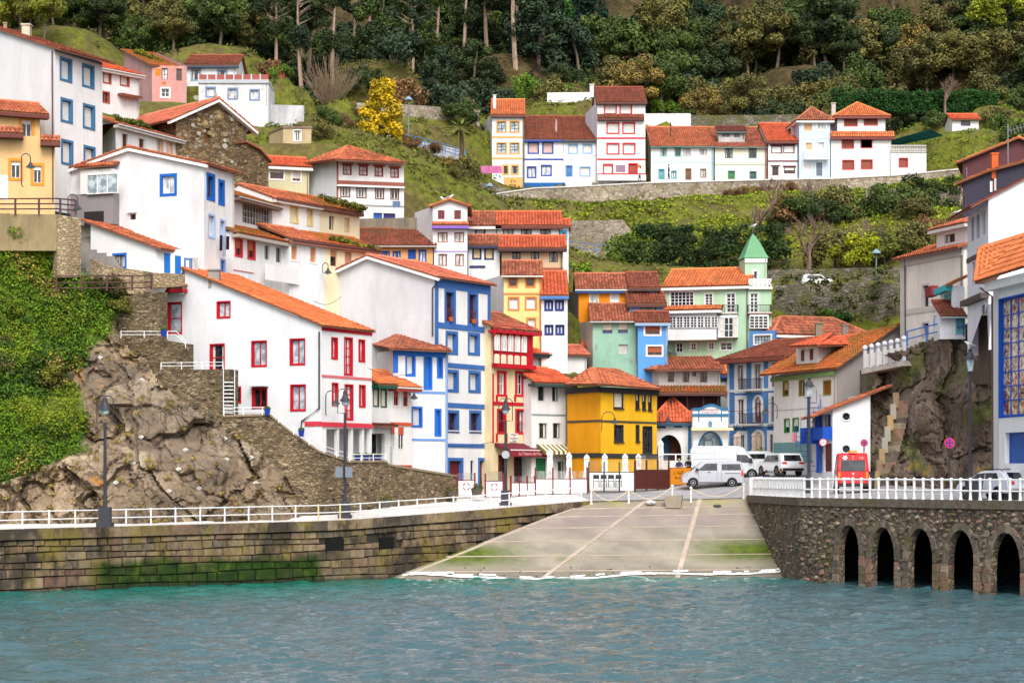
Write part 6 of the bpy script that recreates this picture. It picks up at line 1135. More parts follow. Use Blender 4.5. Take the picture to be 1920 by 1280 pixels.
def pwall(name, label, pts, mat, th=.6, cat='wall', coping=None, stones=0, rr=(.14, .26)):
    """Wall along a polyline given as (column, top row, bottom row, distance)."""
    a = [(P(x, yt, d), P(x, yb, d)) for x, yt, yb, d in pts]; root = thing(name, label, cat, a[0][1])
    if pts[0][3] > 175:
        for i in range(len(a) - 1):
            (t0, b0), (t1, b1) = a[i], a[i + 1]; n = max(1, int((t1 - t0).length / 2.0)); e = t1 - t0; bk = Vector((-e.y, e.x, 0)).normalized()
            for k in range(n + 1):
                q = t0.lerp(t1, k / n) + bk * (th + .4); WALLPTS.append((q.x, q.y, q.z - .15)); q = b0.lerp(b1, k / n)
                for o_ in (1.0, 2.2): r_ = q - bk * o_; WALLPTS.append((r_.x, r_.y, r_.z - .1 * o_))
    mb = MB()
    for i in range(len(a) - 1):
        (t0, b0), (t1, b1) = a[i], a[i + 1]; e = (t1 - t0); bk = Vector((-e.y, e.x, 0)).normalized() * th
        mb.hexa([b0, b1, b1 + bk, b0 + bk, t0, t1, t1 + bk, t0 + bk])
    mb.build('masonry', mat, root)
    if coping:
        mb = MB()
        for i in range(len(a) - 1):
            t0, t1 = a[i][0], a[i + 1][0]; e = (t1 - t0); n_ = Vector((e.y, -e.x, 0)).normalized(); mb.hexa([t0 + n_ * .08, t1 + n_ * .08, t1 - n_ * th, t0 - n_ * th, t0 + n_ * .08 + Z * .14, t1 + n_ * .08 + Z * .14, t1 - n_ * th + Z * .14, t0 - n_ * th + Z * .14])
        mb.build('coping', paint(coping, dirt=.25), root)
    for i in range(len(pts) - 1):
        if not stones: break
        fr = Fr(pts[i][0], pts[i][3], pts[i + 1][0], pts[i + 1][3]); z1 = min(a[i][0].z, a[i + 1][0].z); z0 = max(a[i][1].z, a[i + 1][1].z)
        if z1 - z0 > .6: rubble(fr, .2, fr.L - .2, z0 + .2, z1 - .2, int(stones * fr.L * (z1 - z0)), rr[0], rr[1], root, [], .7)
    return root
# walls below the red-windowed house
pwall('stone_wall', 'long rubble retaining wall running down below the red-windowed house', [(416, 782, 985, 128.2), (505, 779, 985, 128.6), (548, 814, 985, 128.9), (600, 849, 985, 129.5), (655, 867, 975, 131.6), (722, 866, 965, 134.5), (728, 873, 965, 134.8), (850, 893, 940, 140.5), (856, 893, 940, 141)], DRY, .8, coping=(150, 132, 106), stones=.7)
pwall('stone_wall', 'dry-stone terrace under the red door landing', [(288, 694, 850, 130.5), (430, 692, 850, 128.6)], DRY, 1.2, stones=.9)
pwall('stone_wall', 'mossy dry-stone stepped wall at the corner left of the red-windowed house', [(222, 566, 720, 132.6), (258, 548, 720, 132.3), (299, 546, 720, 131.9)], DRY, 1.2, stones=.8)
pwall('stone_wall', 'low dry-stone wall below the landing of the tall red door', [(299, 637, 720, 131.8), (347, 644, 720, 131)], DRY, 1.0, stones=.8)
pwall('concrete_wall', 'weathered concrete wall under the upper brown railing', [(-60, 400, 470, 131.5), (108, 402, 470, 132)], paint((170, 150, 110), dirt=.5), .6)
pwall('stone_pier', 'tall rough stone pier beside the narrow steps', [(108, 402, 520, 131.8), (152, 410, 520, 132.6)], stone('pier', [(170, 150, 120), (150, 130, 100), (186, 166, 136)], (120, 100, 74), 3.4), 1.0, cat='pier')
pwall('stone_wall', 'low rough parapet along the narrow steps below the white annex', [(170, 485, 540, 133.5), (195, 498, 550, 133), (270, 508, 552, 132.8), (288, 511, 540, 134.2), (346, 514, 536, 134.4)], stone('pier', [], (0, 0, 0)), .5)
st = thing('steps', 'narrow grey stone steps climbing between the pier and the annex', 'steps', P(200, 535, 133))
for i in range(16):
    y = 536 - i * 6.2; x = 215 - i * 3.9; d = 133.2 + i * .36; a = P(x, y, d); mb = MB(); mb.box(a.x - 1.1, a.x + 1.3, a.y, a.y + .8, a.z - .6, a.z); mb.build('step', paint((150, 144, 140), dirt=.3), st)
# walls on the hill
pwall('stone_wall', 'pale stone retaining wall carrying the upper row lane', [(820, 402, 425, 218), (880, 384, 418, 222), (932, 364, 405, 226), (1000, 354, 394, 228), (1100, 350, 392, 229), (1210, 344, 388, 229), (1330, 341, 384, 229), (1450, 338, 376, 229), (1560, 336, 366, 229), (1680, 330, 352, 229), (1800, 318, 338, 228)], PALE, 2.6, coping=(232, 228, 224))
pwall('stone_wall', 'grey stone wall with ivy beside the bright red-orange roof', [(1064, 414, 520, 203), (1168, 412, 520, 203), (1182, 430, 520, 203)], PALE, .8)
pwall('stone_wall', 'upper mossy terrace wall on the right of the green slope', [(1440, 506, 540, 188), (1690, 500, 545, 184)], GREYS, .8)
pwall('stone_wall', 'lower mossy terrace wall behind the long terracotta roof', [(1452, 532, 625, 180), (1695, 530, 640, 177)], GREYS, .8)
pwall('stone_wall', 'long field wall under the wood above the yellow bush', [(652, 192, 228, 224), (760, 196, 230, 228), (900, 206, 240, 236)], PALE, .7)
pwall('stone_wall', 'white washed stone bank beside the blue path railing', [(500, 222, 250, 192), (600, 226, 254, 198), (690, 246, 270, 206), (780, 262, 285, 216), (868, 282, 302, 226)], WASH, .7)
pwall('stone_wall', 'terrace wall with brick panels left of the blue railing', [(498, 196, 240, 190), (570, 198, 240, 190)], paint((214, 214, 218), dirt=.45), .6)
pwall('stone_wall', 'stone wall behind the upper row roofs', [(1290, 216, 250, 246), (1420, 216, 250, 246), (1560, 214, 246, 246)], GREYS, .7)
pwall('garden_wall', 'whitewashed garden wall right of the tall red-framed house', [(1206, 213, 245, 243), (1295, 213, 242, 243)], paint((246, 246, 246), dirt=.25), .4)
pwall('garden_wall', 'long plain white wall left of the tall red-framed house', [(1026, 174, 194, 249), (1108, 173, 192, 249)], paint((246, 246, 248)), .4)
pwall('stone_wall', 'dark rubble wall below the banner of the orange-trimmed house', [(884, 338, 398, 226), (950, 354, 398, 228)], GREYS, .8)
pwall('stone_wall', 'ivy-grown rubble wall below the orange-trimmed house', [(792, 348, 392, 203), (842, 345, 392, 205), (900, 350, 392, 208)], PALE, .7)
pwall('stone_wall', 'tall rock-faced garden wall at the right end of the slope', [(1624, 352, 400, 218), (1700, 356, 400, 214), (1800, 350, 402, 208)], PALE, .9)
pwall('concrete_wall', 'streaked grey concrete parapet behind the brown roof of the peach house', [(672, 410, 440, 164.5), (780, 408, 440, 163.5)], paint((150, 138, 120), dirt=.5), .4)
pwall('stone_wall', 'rubble wall rising behind the boathouse', [(1600, 700, 910, 150), (1640, 680, 910, 146), (1702, 652, 800, 142)], GREYS, .8, stones=.35)
pwall('concrete_wall', 'tall stained concrete pillar wall between the cliff and the glazed building', [(1816, 600, 720, 136.5), (1830, 592, 720, 135), (1864, 590, 720, 132)], paint((110, 94, 80), dirt=.5), .8)
sr = thing('stone_stair', 'stone stair climbing the dark cliff behind the ambulance', 'stair', P(1660, 900, 139.5))
for i in range(15):
    a = P(1657 + i * 2.6, 898 - i * 10.5, 139.8 + i * .05); mb = MB(); mb.box(a.x - .55, a.x + .55, a.y - .1, a.y + .9, a.z - .42, a.z); mb.build('step', random.choice(STM), sr)
    if i % 2 == 0: mb = MB(); mb.box(a.x - .75, a.x - .35, a.y - .35, a.y - .05, a.z - .5, a.z + .55); mb.build('parapet_stone', paint(random.choice([(180, 150, 100), (170, 164, 150), (150, 130, 100)]), dirt=.3), sr)
# white balustrade with ball finials
bl = thing('balustrade', 'white balustrade with ball finials above the boathouse', 'balustrade', P(1655, 690, 141)); fr = Fr(1618, 145, 1696, 141)
for i in range(7):
    x = 1622 + i * 12.2; yb = 690 - i * 2.4 - (i > 5) * 2; u, z = fr.uz(x, yb); zt = z + 1.25; mb = MB(); mb.fbox(fr, u - .09, u + .09, z - .1, zt, -.1, .1); p = fr.w(u, zt + .2); mb.lathe([(.02, -.2), (.15, -.12), (.2, 0), (.15, .13), (.02, .2)], p, 8); mb.build('post', paint((222, 226, 236)), bl)
    if i < 6: mb = MB(); mb.fbox(fr, u + .1, u + .1 + .36, z + .05, zt - .25, -.05, .04); mb.build('panel', paint((240, 234, 220)), bl)
u0, z0 = fr.uz(1618, 692); u1, z1 = fr.uz(1696, 676); mb = MB(); mb.prism([fr.w(u0, z0 - .35, .15), fr.w(u0, z0, .15), fr.w(u0, z0, -1.5), fr.w(u0, z0 - .35, -1.5)], fr.w(u1, z1) - fr.w(u0, z0)); mb.build('slab', paint((200, 194, 186), dirt=.3), bl)

build_ground()
# ================================================================ trees and plants
LEAF = leafmat()
def leaf_arrays(cen, rad, per, size, seed, flatz=.8, shell=.45, up=.5, tone_j=.25):
    r = np.random.default_rng(seed); cen = np.asarray(cen, float); n = len(cen) * per
    c = np.repeat(cen, per, 0); R = np.repeat(np.asarray(rad, float), per); d = r.normal(size=(n, 3)); d /= np.linalg.norm(d, axis=1, keepdims=True)
    k = (shell + (1 - shell) * r.random(n) ** .6); p = c + d * (R * k)[:, None] * np.array([1, 1, flatz])
    nr = d + r.normal(size=(n, 3)) * .7 + np.array([0, 0, up]); nr /= np.linalg.norm(nr, axis=1, keepdims=True)
    a = np.cross(nr, r.normal(size=(n, 3))); a /= np.linalg.norm(a, axis=1, keepdims=True) + 1e-9; b = np.cross(nr, a); s = size * r.uniform(.6, 1.35, n)[:, None]
    v = np.stack([p - a * s, p + b * s * .6, p + a * s, p - b * s * .6], 1).reshape(-1, 3)
    tone = np.clip(np.repeat(r.uniform(.2, .8, len(cen)), per) + r.normal(0, tone_j, n) * .6, 0, 1); return v, tone
def leaf_obj(name, v, tone, parent=None, loc=None, color=None, mat=None):
    f = np.arange(len(v)).reshape(-1, 4).tolist(); o = mkobj(name, v, f, mat or LEAF, parent, loc, fix=False)
    at = o.data.attributes.new('tone', 'FLOAT', 'FACE'); at.data.foreach_set('value', tone)
    if color: o.color = (*S(*color), 1)
    return o
def limb(mb, a, b, r0, r1, n=5, bend=.12, seg=4):
    a, b = Vector(a), Vector(b); L = (b - a).length; off = Vector((random.uniform(-1, 1), random.uniform(-1, 1), random.uniform(-.3, .3))) * L * bend
    mb.tube([a.lerp(b, i / seg) + off * math.sin(math.pi * i / seg) for i in range(seg + 1)], [r0 + (r1 - r0) * i / seg for i in range(seg + 1)], n, False)
def make_tree(kind, seed):
    random.seed(seed); r = np.random.default_rng(seed); root = bpy.data.objects.new(kind, None); COL.objects.link(root); mb = MB(); cen = []; rad = []; per, size, bark = 150, .17, (118, 104, 90)
    if kind == 'broadleaf_tree':
        H = 9.0; top = Vector((random.uniform(-.5, .5), random.uniform(-.5, .5), 5.0)); limb(mb, (0, 0, -.8), top, .26, .15)
        for i in range(30):
            a = random.uniform(0, 6.28); q = math.sqrt(random.random()) * 3.3; z = 4.0 + random.uniform(-.9, 4.4) * (1 - (q / 4.6) ** 2); c = Vector((math.cos(a) * q, math.sin(a) * q, z)); cen.append(c); rad.append(random.uniform(.75, 1.35))
            if i % 2 == 0: limb(mb, Vector((0, 0, 1.5)).lerp(top, random.uniform(.3, 1)), c, .09, .025, 4)
        per = 300
    elif kind == 'eucalyptus_tree':
        H = 19; bark = (170, 146, 126); top = Vector((random.uniform(-.8, .8), random.uniform(-.8, .8), 17)); limb(mb, (0, 0, -1), top, .34, .08, 6, .03, 7)
        for i in range(30):
            z = random.uniform(7.5, 18.5); q = random.uniform(.5, 2.9) * (1.15 - abs(z - 12.5) / 10); a = random.uniform(0, 6.28); c = Vector((math.cos(a) * q, math.sin(a) * q, z)); cen.append(c); rad.append(random.uniform(.6, 1.25)); limb(mb, (top * ((z - 1.6) / 17)), c, .07, .02, 4)
        per, size = 240, .18
    elif kind == 'evergreen_tree':
        limb(mb, (0, 0, -.5), (0, 0, 5.5), .24, .06)
        for i in range(36):
            z = random.uniform(.6, 6.6); q = (2.6 * math.sin(math.pi * min(1, (z + .8) / 7.6)) ** .7) * random.uniform(.55, 1); a = random.uniform(0, 6.28); cen.append((math.cos(a) * q, math.sin(a) * q, z)); rad.append(random.uniform(.6, 1.0))
        per, size = 230, .15
    elif kind == 'bush':
        for i in range(4): limb(mb, (0, 0, -.3), (random.uniform(-1, 1), random.uniform(-1, 1), 1.3), .06, .02, 4)
        for i in range(15):
            a = random.uniform(0, 6.28); q = math.sqrt(random.random()) * 1.5; cen.append((math.cos(a) * q, math.sin(a) * q, random.uniform(.3, 1.9) * (1 - (q / 2.3) ** 2) + .15)); rad.append(random.uniform(.45, .8))
        per, size = 190, .105
    elif kind == 'flowering_tree':      # dense cone of yellow bloom
        limb(mb, (0, 0, -.4), (0, 0, 3), .2, .08)
        for i in range(46):
            z = random.uniform(.5, 5.0); q = (2.1 * (1 - (max(0, z - 1.2)) / 4.6)) * random.uniform(.5, 1) * (1 if z > 1.1 else .85); a = random.uniform(0, 6.28); cen.append((math.cos(a) * q, math.sin(a) * q, z)); rad.append(random.uniform(.4, .62))
        per, size = 190, .12
    elif kind == 'bare_tree':
        bark = (134, 108, 98)
        def grow(p, d, L, r_, lev):
            e = p + d * L; limb(mb, p, e, r_, r_ * .6, 4 if lev < 2 else 3, .08, 2)
            if lev >= 4: return
            for k in range(3 if lev else 5):
                nd = (d + Vector((random.uniform(-1, 1), random.uniform(-1, 1), random.uniform(-.2, .6))) * .75).normalized(); grow(p.lerp(e, random.uniform(.55, 1)), nd, L * random.uniform(.6, .8), r_ * .55, lev + 1)
        grow(Vector((0, 0, -.3)), Vector((0, 0, 1)), 1.7, .16, 0)
    elif kind == 'bare_shrub':
        bark = (150, 128, 104)
        for i in range(130):
            a = random.uniform(0, 6.28); t_ = random.uniform(.05, .95); e = Vector((math.cos(a) * t_, math.sin(a) * t_, random.uniform(.7, 1.15))).normalized() * random.uniform(2.2, 3.3); limb(mb, (math.cos(a) * .3, math.sin(a) * .3, -.2), e, .03, .008, 3, .06, 3)
    elif kind == 'palm_tree':
        limb(mb, (0, 0, -.4), (0.05, 0, 2.6), .2, .16, 6); v = []; tone = []
        for i in range(26):
            a = i * 2.4; el = random.uniform(-.5, 1.2); d = Vector((math.cos(a) * math.cos(el), math.sin(a) * math.cos(el), math.sin(el)))
            for k in range(9):
                t_ = -.5 + k / 8; s_ = d.cross(Z).normalized(); q = Vector((.05, 0, 2.6)) + d * .5; e = q + (d + s_ * t_ * .9).normalized() * .9 - Z * .12; w_ = Z.cross(d).normalized() * .04; v += [q - w_, q + w_, e + w_ * .3, e - w_ * .3]; tone.append(random.random())
        t = mb.build('trunk', barkmat((96, 80, 62)), root); leaf_obj('fronds', np.array([tuple(q) for q in v]), tone, root, color=(92, 104, 48)); return root
    if mb.v: mb.build('trunk', barkmat(bark), root, fix=False)
    if cen: v, tone = leaf_arrays([tuple(c) for c in cen], rad, per, size, seed); leaf_obj('crown', v, tone, root)
    return root
PROT = {}
for k, n in (('broadleaf_tree', 4), ('eucalyptus_tree', 3), ('evergreen_tree', 2), ('bush', 4), ('bare_tree', 2), ('bare_shrub', 1), ('flowering_tree', 1), ('palm_tree', 1)): PROT[k] = [make_tree(k, 100 + 17 * i + len(k)) for i in range(n)]
USED = set(); PLANTS = []
LM = [(-300, 130, 'tall white house'), (130, 240, 'brick-red framed house'), (240, 360, 'derelict pink house'), (360, 520, 'brick lattice terrace'), (520, 640, 'concrete hut'), (640, 790, 'yellow tree'), (790, 900, 'field wall'), (900, 985, 'orange-trimmed house'), (985, 1100, 'blue-banded house'), (1100, 1210, 'tall red-framed house'), (1210, 1340, 'teal-trimmed cottage'), (1340, 1420, 'cream cottage'), (1420, 1500, 'brown-trimmed house'), (1500, 1560, 'pale blue house'), (1560, 1700, 'brown-shuttered house'), (1700, 1840, 'garden shed'), (1840, 2400, 'right edge')]
def px_of(x, y, z): return 960 + x * F / y, HZ - (z - EYE) * F / y
def plant(kind, X, Y, sc, color, z=None, zone='wood', tonew=None, rz=None, v=None):
    pr = PROT[kind]; i = random.randrange(len(pr)) if v is None else v; root = pr[i]; z = GZ(X, Y) if z is None else z; rz = random.uniform(0, 6.28) if rz is None else rz
    sc3_ = sc if isinstance(sc, tuple) else (sc * random.uniform(.9, 1.1), sc * random.uniform(.9, 1.1), sc * random.uniform(.9, 1.12))
    if (kind, i) not in USED: USED.add((kind, i)); o = root; o.location = (X, Y, z); o.rotation_euler = (0, 0, rz); o.scale = sc3_
    else: o = dup(root, (X, Y, z), rz, scale=sc3_)
    for c in o.children:
        if c.name.startswith('crown'): c.color = (*S(*color), 1)
    PLANTS.append((o, kind, tonew, zone, X, Y, z)); return o
def ptree(kind, x, y, d, sc, color, tonew, zone, **k): a = P(x, y, d); return plant(kind, a.x, a.y, sc, color, a.z, zone, tonew, **k)
TON = {'dark green': (50, 64, 34), 'mid green': (70, 88, 40), 'olive': (96, 94, 50), 'golden': (126, 110, 58), 'fresh green': (88, 118, 38), 'blue-green': (48, 66, 46), 'lime': (126, 134, 34), 'brown': (112, 84, 56)}
random.seed(11)
rows = [(262, 'front row'), (269, 'second row'), (277, 'third row'), (286, 'fourth row'), (296, 'fifth row'), (308, 'sixth row'), (321, 'seventh row'), (336, 'top row')]
for d0, rw in rows:
    X = -84 + random.uniform(0, 5)
    while X < 92:
        d = d0 + random.uniform(-3.5, 3.5); px = 960 + X * F / d
        fr_ = rw == 'front row'
        if 560 < px < 1140 and d0 < 275 and not (px < 640): X += random.uniform(5, 8); continue       # grass strip stays open
        if 500 < px < 1080: kind, ts = ('eucalyptus_tree', ['dark green', 'blue-green', 'dark green', 'mid green']) if random.random() < .6 else ('evergreen_tree', ['dark green', 'blue-green'])
        elif 1080 <= px < 1230 and 280 < d0 < 310: kind, ts = random.choice([('bare_tree', ['brown']), ('bare_tree', ['brown']), ('broadleaf_tree', ['olive', 'mid green'])])
        elif px < 500: kind, ts = 'broadleaf_tree', ['mid green', 'olive', 'mid green', 'dark green', 'fresh green']
        elif d0 > 300: kind, ts = random.choice(['broadleaf_tree', 'evergreen_tree']), ['dark green', 'blue-green', 'dark green', 'olive']
        else: kind, ts = 'broadleaf_tree', ['olive', 'golden', 'mid green', 'olive', 'mid green', 'dark green']
        tn = random.choice(ts); sc = {'broadleaf_tree': 1.08, 'eucalyptus_tree': 1.05, 'evergreen_tree': 1.35, 'bare_tree': 1.7}[kind] * random.uniform(.8, 1.2) * (.8 if fr_ else 1)
        plant(kind, X, d, sc, TON[tn], zone=rw, tonew=tn); X += random.uniform(3.6, 5.4) * (1.05 if kind != 'eucalyptus_tree' else .8)
# named trees and bushes seen in the photograph
for a in [('flowering_tree', 716, 290, 194, 1.3, (178, 152, 20), 'yellow', 'slope'), ('palm_tree', 864, 292, 208, 1.15, (90, 100, 50), 'small', 'slope'), ('bare_shrub', 618, 196, 214, 1.7, (0, 0, 0), 'leafless', 'slope'), ('bare_tree', 1772, 208, 248, 1.15, (0, 0, 0), 'leafless', 'hedge'),
          ('evergreen_tree', 1034, 96, 286, 1.15, (40, 92, 34), 'round bright', 'wood'), ('evergreen_tree', 1110, 80, 288, 1.35, (26, 52, 40), 'round dark', 'wood'), ('broadleaf_tree', 1868, 100, 284, 1.15, (128, 140, 40), 'yellow-green', 'wood'), ('broadleaf_tree', 30, 80, 255, 1.0, (120, 122, 38), 'yellow-green', 'wood'), ('broadleaf_tree', 80, 75, 250, .8, (112, 118, 40), 'yellow-green', 'wood'),
          ('bush', 1600, 500, 188, 1.55, (136, 142, 24), 'lime green', 'terrace'), ('bare_tree', 1516, 505, 188, 1.5, (0, 0, 0), 'leafless dark', 'terrace'), ('bush', 1660, 490, 190, 1.4, (92, 98, 40), 'olive', 'terrace'), ('bush', 1080, 510, 196, 1.2, (120, 140, 30), 'bright green', 'ivy corner'), ('bush', 1178, 505, 198, 1.5, (84, 106, 30), 'tall green', 'ivy corner'), ('bush', 1570, 612, 176, .8, (40, 72, 24), 'small dark green', 'terrace'), ('bush', 1548, 606, 176, .6, (70, 96, 36), 'small flowering', 'terrace')]: ptree(a[0], a[1], a[2], a[3], a[4], a[5], a[6], a[7])
random.seed(21)
def scatter(kind, n, x0, x1, y0, y1, d0, d1, s0, s1, tones, zone):
    for i in range(n):
        x = random.uniform(x0, x1); k = random.random(); d = d1 + (d0 - d1) * k; X = (x - 960) * d / F; tn = random.choice(tones)
        if 1765 < x < 1860 and 205 < d < 240: continue
        plant(kind, X, d, random.uniform(s0, s1), TON[tn], zone=zone, tonew=tn)
scatter('bush', 18, 1190, 1490, 0, 0, 194, 206, .7, 1.35, ['dark green', 'dark green', 'blue-green', 'mid green'], 'ivy bank')
scatter('bush', 22, 1480, 1760, 0, 0, 190, 212, .9, 1.7, ['olive', 'mid green', 'dark green', 'brown', 'mid green'], 'right slope')
scatter('bare_tree', 5, 1380, 1700, 0, 0, 190, 208, .9, 1.3, ['brown'], 'right slope')
scatter('bush', 9, 1340, 1500, 0, 0, 225.5, 227.5, .5, .8, ['golden', 'olive', 'brown', 'mid green'], 'lane edge')
scatter('bush', 10, 1000, 1330, 0, 0, 226, 227.5, .25, .45, ['olive', 'brown', 'golden'], 'lane edge')
scatter('bush', 34, 520, 900, 0, 0, 232, 262, .9, 1.9, ['mid green', 'dark green', 'olive', 'brown', 'blue-green'], 'below the wood')
scatter('bush', 26, 980, 1300, 0, 0, 250, 268, .8, 1.7, ['mid green', 'dark green', 'olive', 'fresh green'], 'below the wood')
scatter('bush', 26, 1300, 1800, 0, 0, 250, 262, .9, 1.8, ['dark green', 'olive', 'mid green', 'blue-green'], 'below the wood')
scatter('bush', 14, 1760, 1960, 0, 0, 214, 250, .6, 1.3, ['fresh green', 'mid green', 'lime', 'olive'], 'right garden')
scatter('bush', 18, 460, 900, 0, 0, 186, 224, .5, 1.1, ['mid green', 'olive', 'brown', 'fresh green'], 'left slope')
scatter('bush', 34, 600, 900, 0, 0, 190, 226, .3, .75, ['olive', 'brown', 'mid green', 'golden'], 'scrub slope')
scatter('bush', 46, -40, 1960, 0, 0, 262, 318, 1.6, 2.8, ['dark green', 'mid green', 'olive', 'blue-green'], 'wood floor')
scatter('broadleaf_tree', 44, -40, 480, 0, 0, 286, 318, .95, 1.3, ['mid green', 'olive', 'dark green'], 'upper wood')
scatter('evergreen_tree', 30, 450, 1100, 0, 0, 288, 318, 1.2, 1.7, ['dark green', 'blue-green', 'mid green'], 'upper wood')
scatter('broadleaf_tree', 46, 1230, 1960, 0, 0, 284, 318, .95, 1.3, ['olive', 'dark green', 'mid green', 'dark green'], 'upper wood')
scatter('bush', 14, -40, 260, 0, 0, 214, 245, .9, 1.7, ['fresh green', 'mid green', 'olive'], 'left garden')
# clipped hedge
hd = thing('hedge', 'long clipped dark green hedge below the wood, right of centre', 'hedge', P(1560, 205, 250)); cen = []
for i in range(300): x = 1562 + 305 * (i + .5) / 300; q = P(x, 0, 251); cen.append(((x - 960) * 251 / F, 251 + random.uniform(-1.0, -.3), P(x, 172 if x < 1690 else 172, 251).z - random.uniform(.2, 2.6)))
v, t_ = leaf_arrays(cen, [.7] * len(cen), 90, .13, 5, .8); o = leaf_obj('foliage', v, t_, hd, color=(36, 74, 26)); mb = MB(); a, b = P(1562, 172, 251), P(1867, 168, 251); mb.box(a.x, b.x, 250.6, 251.6, a.z - 3, a.z - .3); mb.build('stems', barkmat((40, 44, 24)), hd)
# leafy ground cover on the left cliff
def cover(name, label, pts, seed, per, size, spread, color, n=None, cat='ground cover', flatz=.7):
    cen = [tuple(p) for p in pts]; v, t_ = leaf_arrays(cen, [spread] * len(cen), per, size, seed, flatz, .2, .6); o = leaf_obj(name, v, t_, color=color); tag(o, label, cat, kind='stuff'); return o
random.seed(5); sel = [Vector(p) for p, g_ in zip(CLV, CLG) if g_ > .5 and random.random() < .3]
def nsel(sd, lo, k): return [p for p in sel if noise.noise(Vector((p.x * .3, p.z * .35, sd))) > lo and random.random() < k]
cover('ground_cover', 'bright green creeper covering the left cliff', [p + Vector((0, -.15, .05)) for p in nsel(1, -.18, .62)], 9, 26, .085, .45, (86, 118, 20)); cover('ground_cover', 'dark green leaves hanging in patches on the left cliff', [p + Vector((0, -.12, 0)) for p in nsel(5, .02, .6)], 11, 26, .11, .5, (50, 78, 18)); cover('ground_cover', 'yellow-green weeds in patches on the left cliff', [p + Vector((0, -.25, .1)) for p in nsel(9, .12, .7)], 10, 30, .06, .4, (116, 130, 28)); cover('dry_grass', 'straw-coloured dead grass among the creeper on the left cliff', [p + Vector((0, -.2, .05)) for p in nsel(13, .3, .7)], 19, 22, .08, .4, (150, 128, 70))
for i in range(26):
    p = random.choice(sel); plant('bush', p.x, p.y + .2, random.uniform(.3, .8), random.choice([(60, 92, 26), (96, 116, 22), (110, 112, 40), (80, 76, 44)]), p.z - .3, 'left cliff', random.choice(['fresh green', 'leafy green', 'tufted']))
dry = [Vector(p) for p, g_ in zip(CLV, CLG) if g_ < .3 and random.random() < .012]; cover('dry_grass', 'tufts of dry grass in the cracks of the left cliff', [p + Vector((0, -.1, 0)) for p in dry], 12, 22, .09, .3, (128, 112, 50))
# grass and weeds on the open slopes
def slope_pts(n, x0, x1, d0, d1, seed):
    r = random.Random(seed); out = []
    for i in range(n): d = r.uniform(d0, d1); x = r.uniform(x0, x1); X = (x - 960) * d / F; out.append((X, d, GZ(X, d) + .05))
    return out
cover('meadow_grass', 'rough grass on the open slope below the upper lane', slope_pts(3200, 1000, 1800, 196, 228, 1), 13, 14, .16, .75, (116, 130, 26), flatz=.3); cover('meadow_grass', 'rough grass on the slope below the wood', slope_pts(4200, 430, 1250, 184, 268, 2), 14, 14, .17, .8, (88, 92, 36), flatz=.35); cover('meadow_grass', 'rough grass around the right-hand gardens', slope_pts(1500, 1560, 1960, 206, 256, 3), 15, 16, .16, .8, (92, 112, 26), flatz=.3)
cover('undergrowth', 'dark undergrowth and leaf litter on the floor of the wood', slope_pts(1700, -60, 1990, 256, 340, 4), 16, 14, .26, 1.1, (58, 52, 32), flatz=.5)
def ivy(label, x0, x1, y0, y1, d, n, color, seed):
    r = random.Random(seed); pts = []
    for i in range(n):
        x, y = r.uniform(x0, x1), r.uniform(y0, y1)
        if noise.noise(Vector((x * .03, y * .05, seed))) < -.12: continue
        q = P(x, y, d); pts.append((q.x, q.y - .15, q.z))
    cover('ivy', label, pts, seed, 30, .15, .55, color, cat='ivy')
ivy('dark ivy hanging over the bank behind the green tower', 1190, 1480, 424, 528, 193, 420, (36, 58, 22), 31); ivy('bright ivy on the wall beside the amber house', 1062, 1105, 486, 520, 188, 70, (104, 132, 24), 32); ivy('ivy and moss on the terrace walls at right', 1460, 1690, 500, 600, 176.4, 110, (66, 72, 30), 33); ivy('ivy on the rock-faced garden wall at right', 1690, 1800, 330, 400, 207, 150, (52, 66, 28), 34)
def weeds(hn, face_pts, col, seed, n=26):
    h_ = HOUSES[hn]; a, b = P(*face_pts[0]), P(*face_pts[1]); r = random.Random(seed); pts = [tuple(a.lerp(b, r.random() ** 1.0) + Vector((0, r.uniform(0, 1.2), r.uniform(-.05, .25)))) for _ in range(n)]
    v, t_ = leaf_arrays(pts, [.28] * n, 40, .1, seed, .7); o = leaf_obj('roof_weeds', v, t_, h_.root, color=col); o['kind'] = 'stuff'
weeds('row_house', ((600, 369, 151), (682, 392, 157)), (92, 96, 36), 41, 40); weeds('row_house', ((620, 448, 150), (708, 470, 153)), (98, 102, 36), 42, 34); weeds('shuttered_house', ((215, 222, 152), (280, 240, 154)), (80, 96, 30), 43, 22); weeds('ruined_house', ((250, 95, 192), (300, 112, 190)), (106, 110, 24), 44, 26)
# protos that were never placed
for k, L in PROT.items():
    for i, r_ in enumerate(L):
        if (k, i) not in USED:
            for c in list(r_.children): bpy.data.objects.remove(c)
            bpy.data.objects.remove(r_)
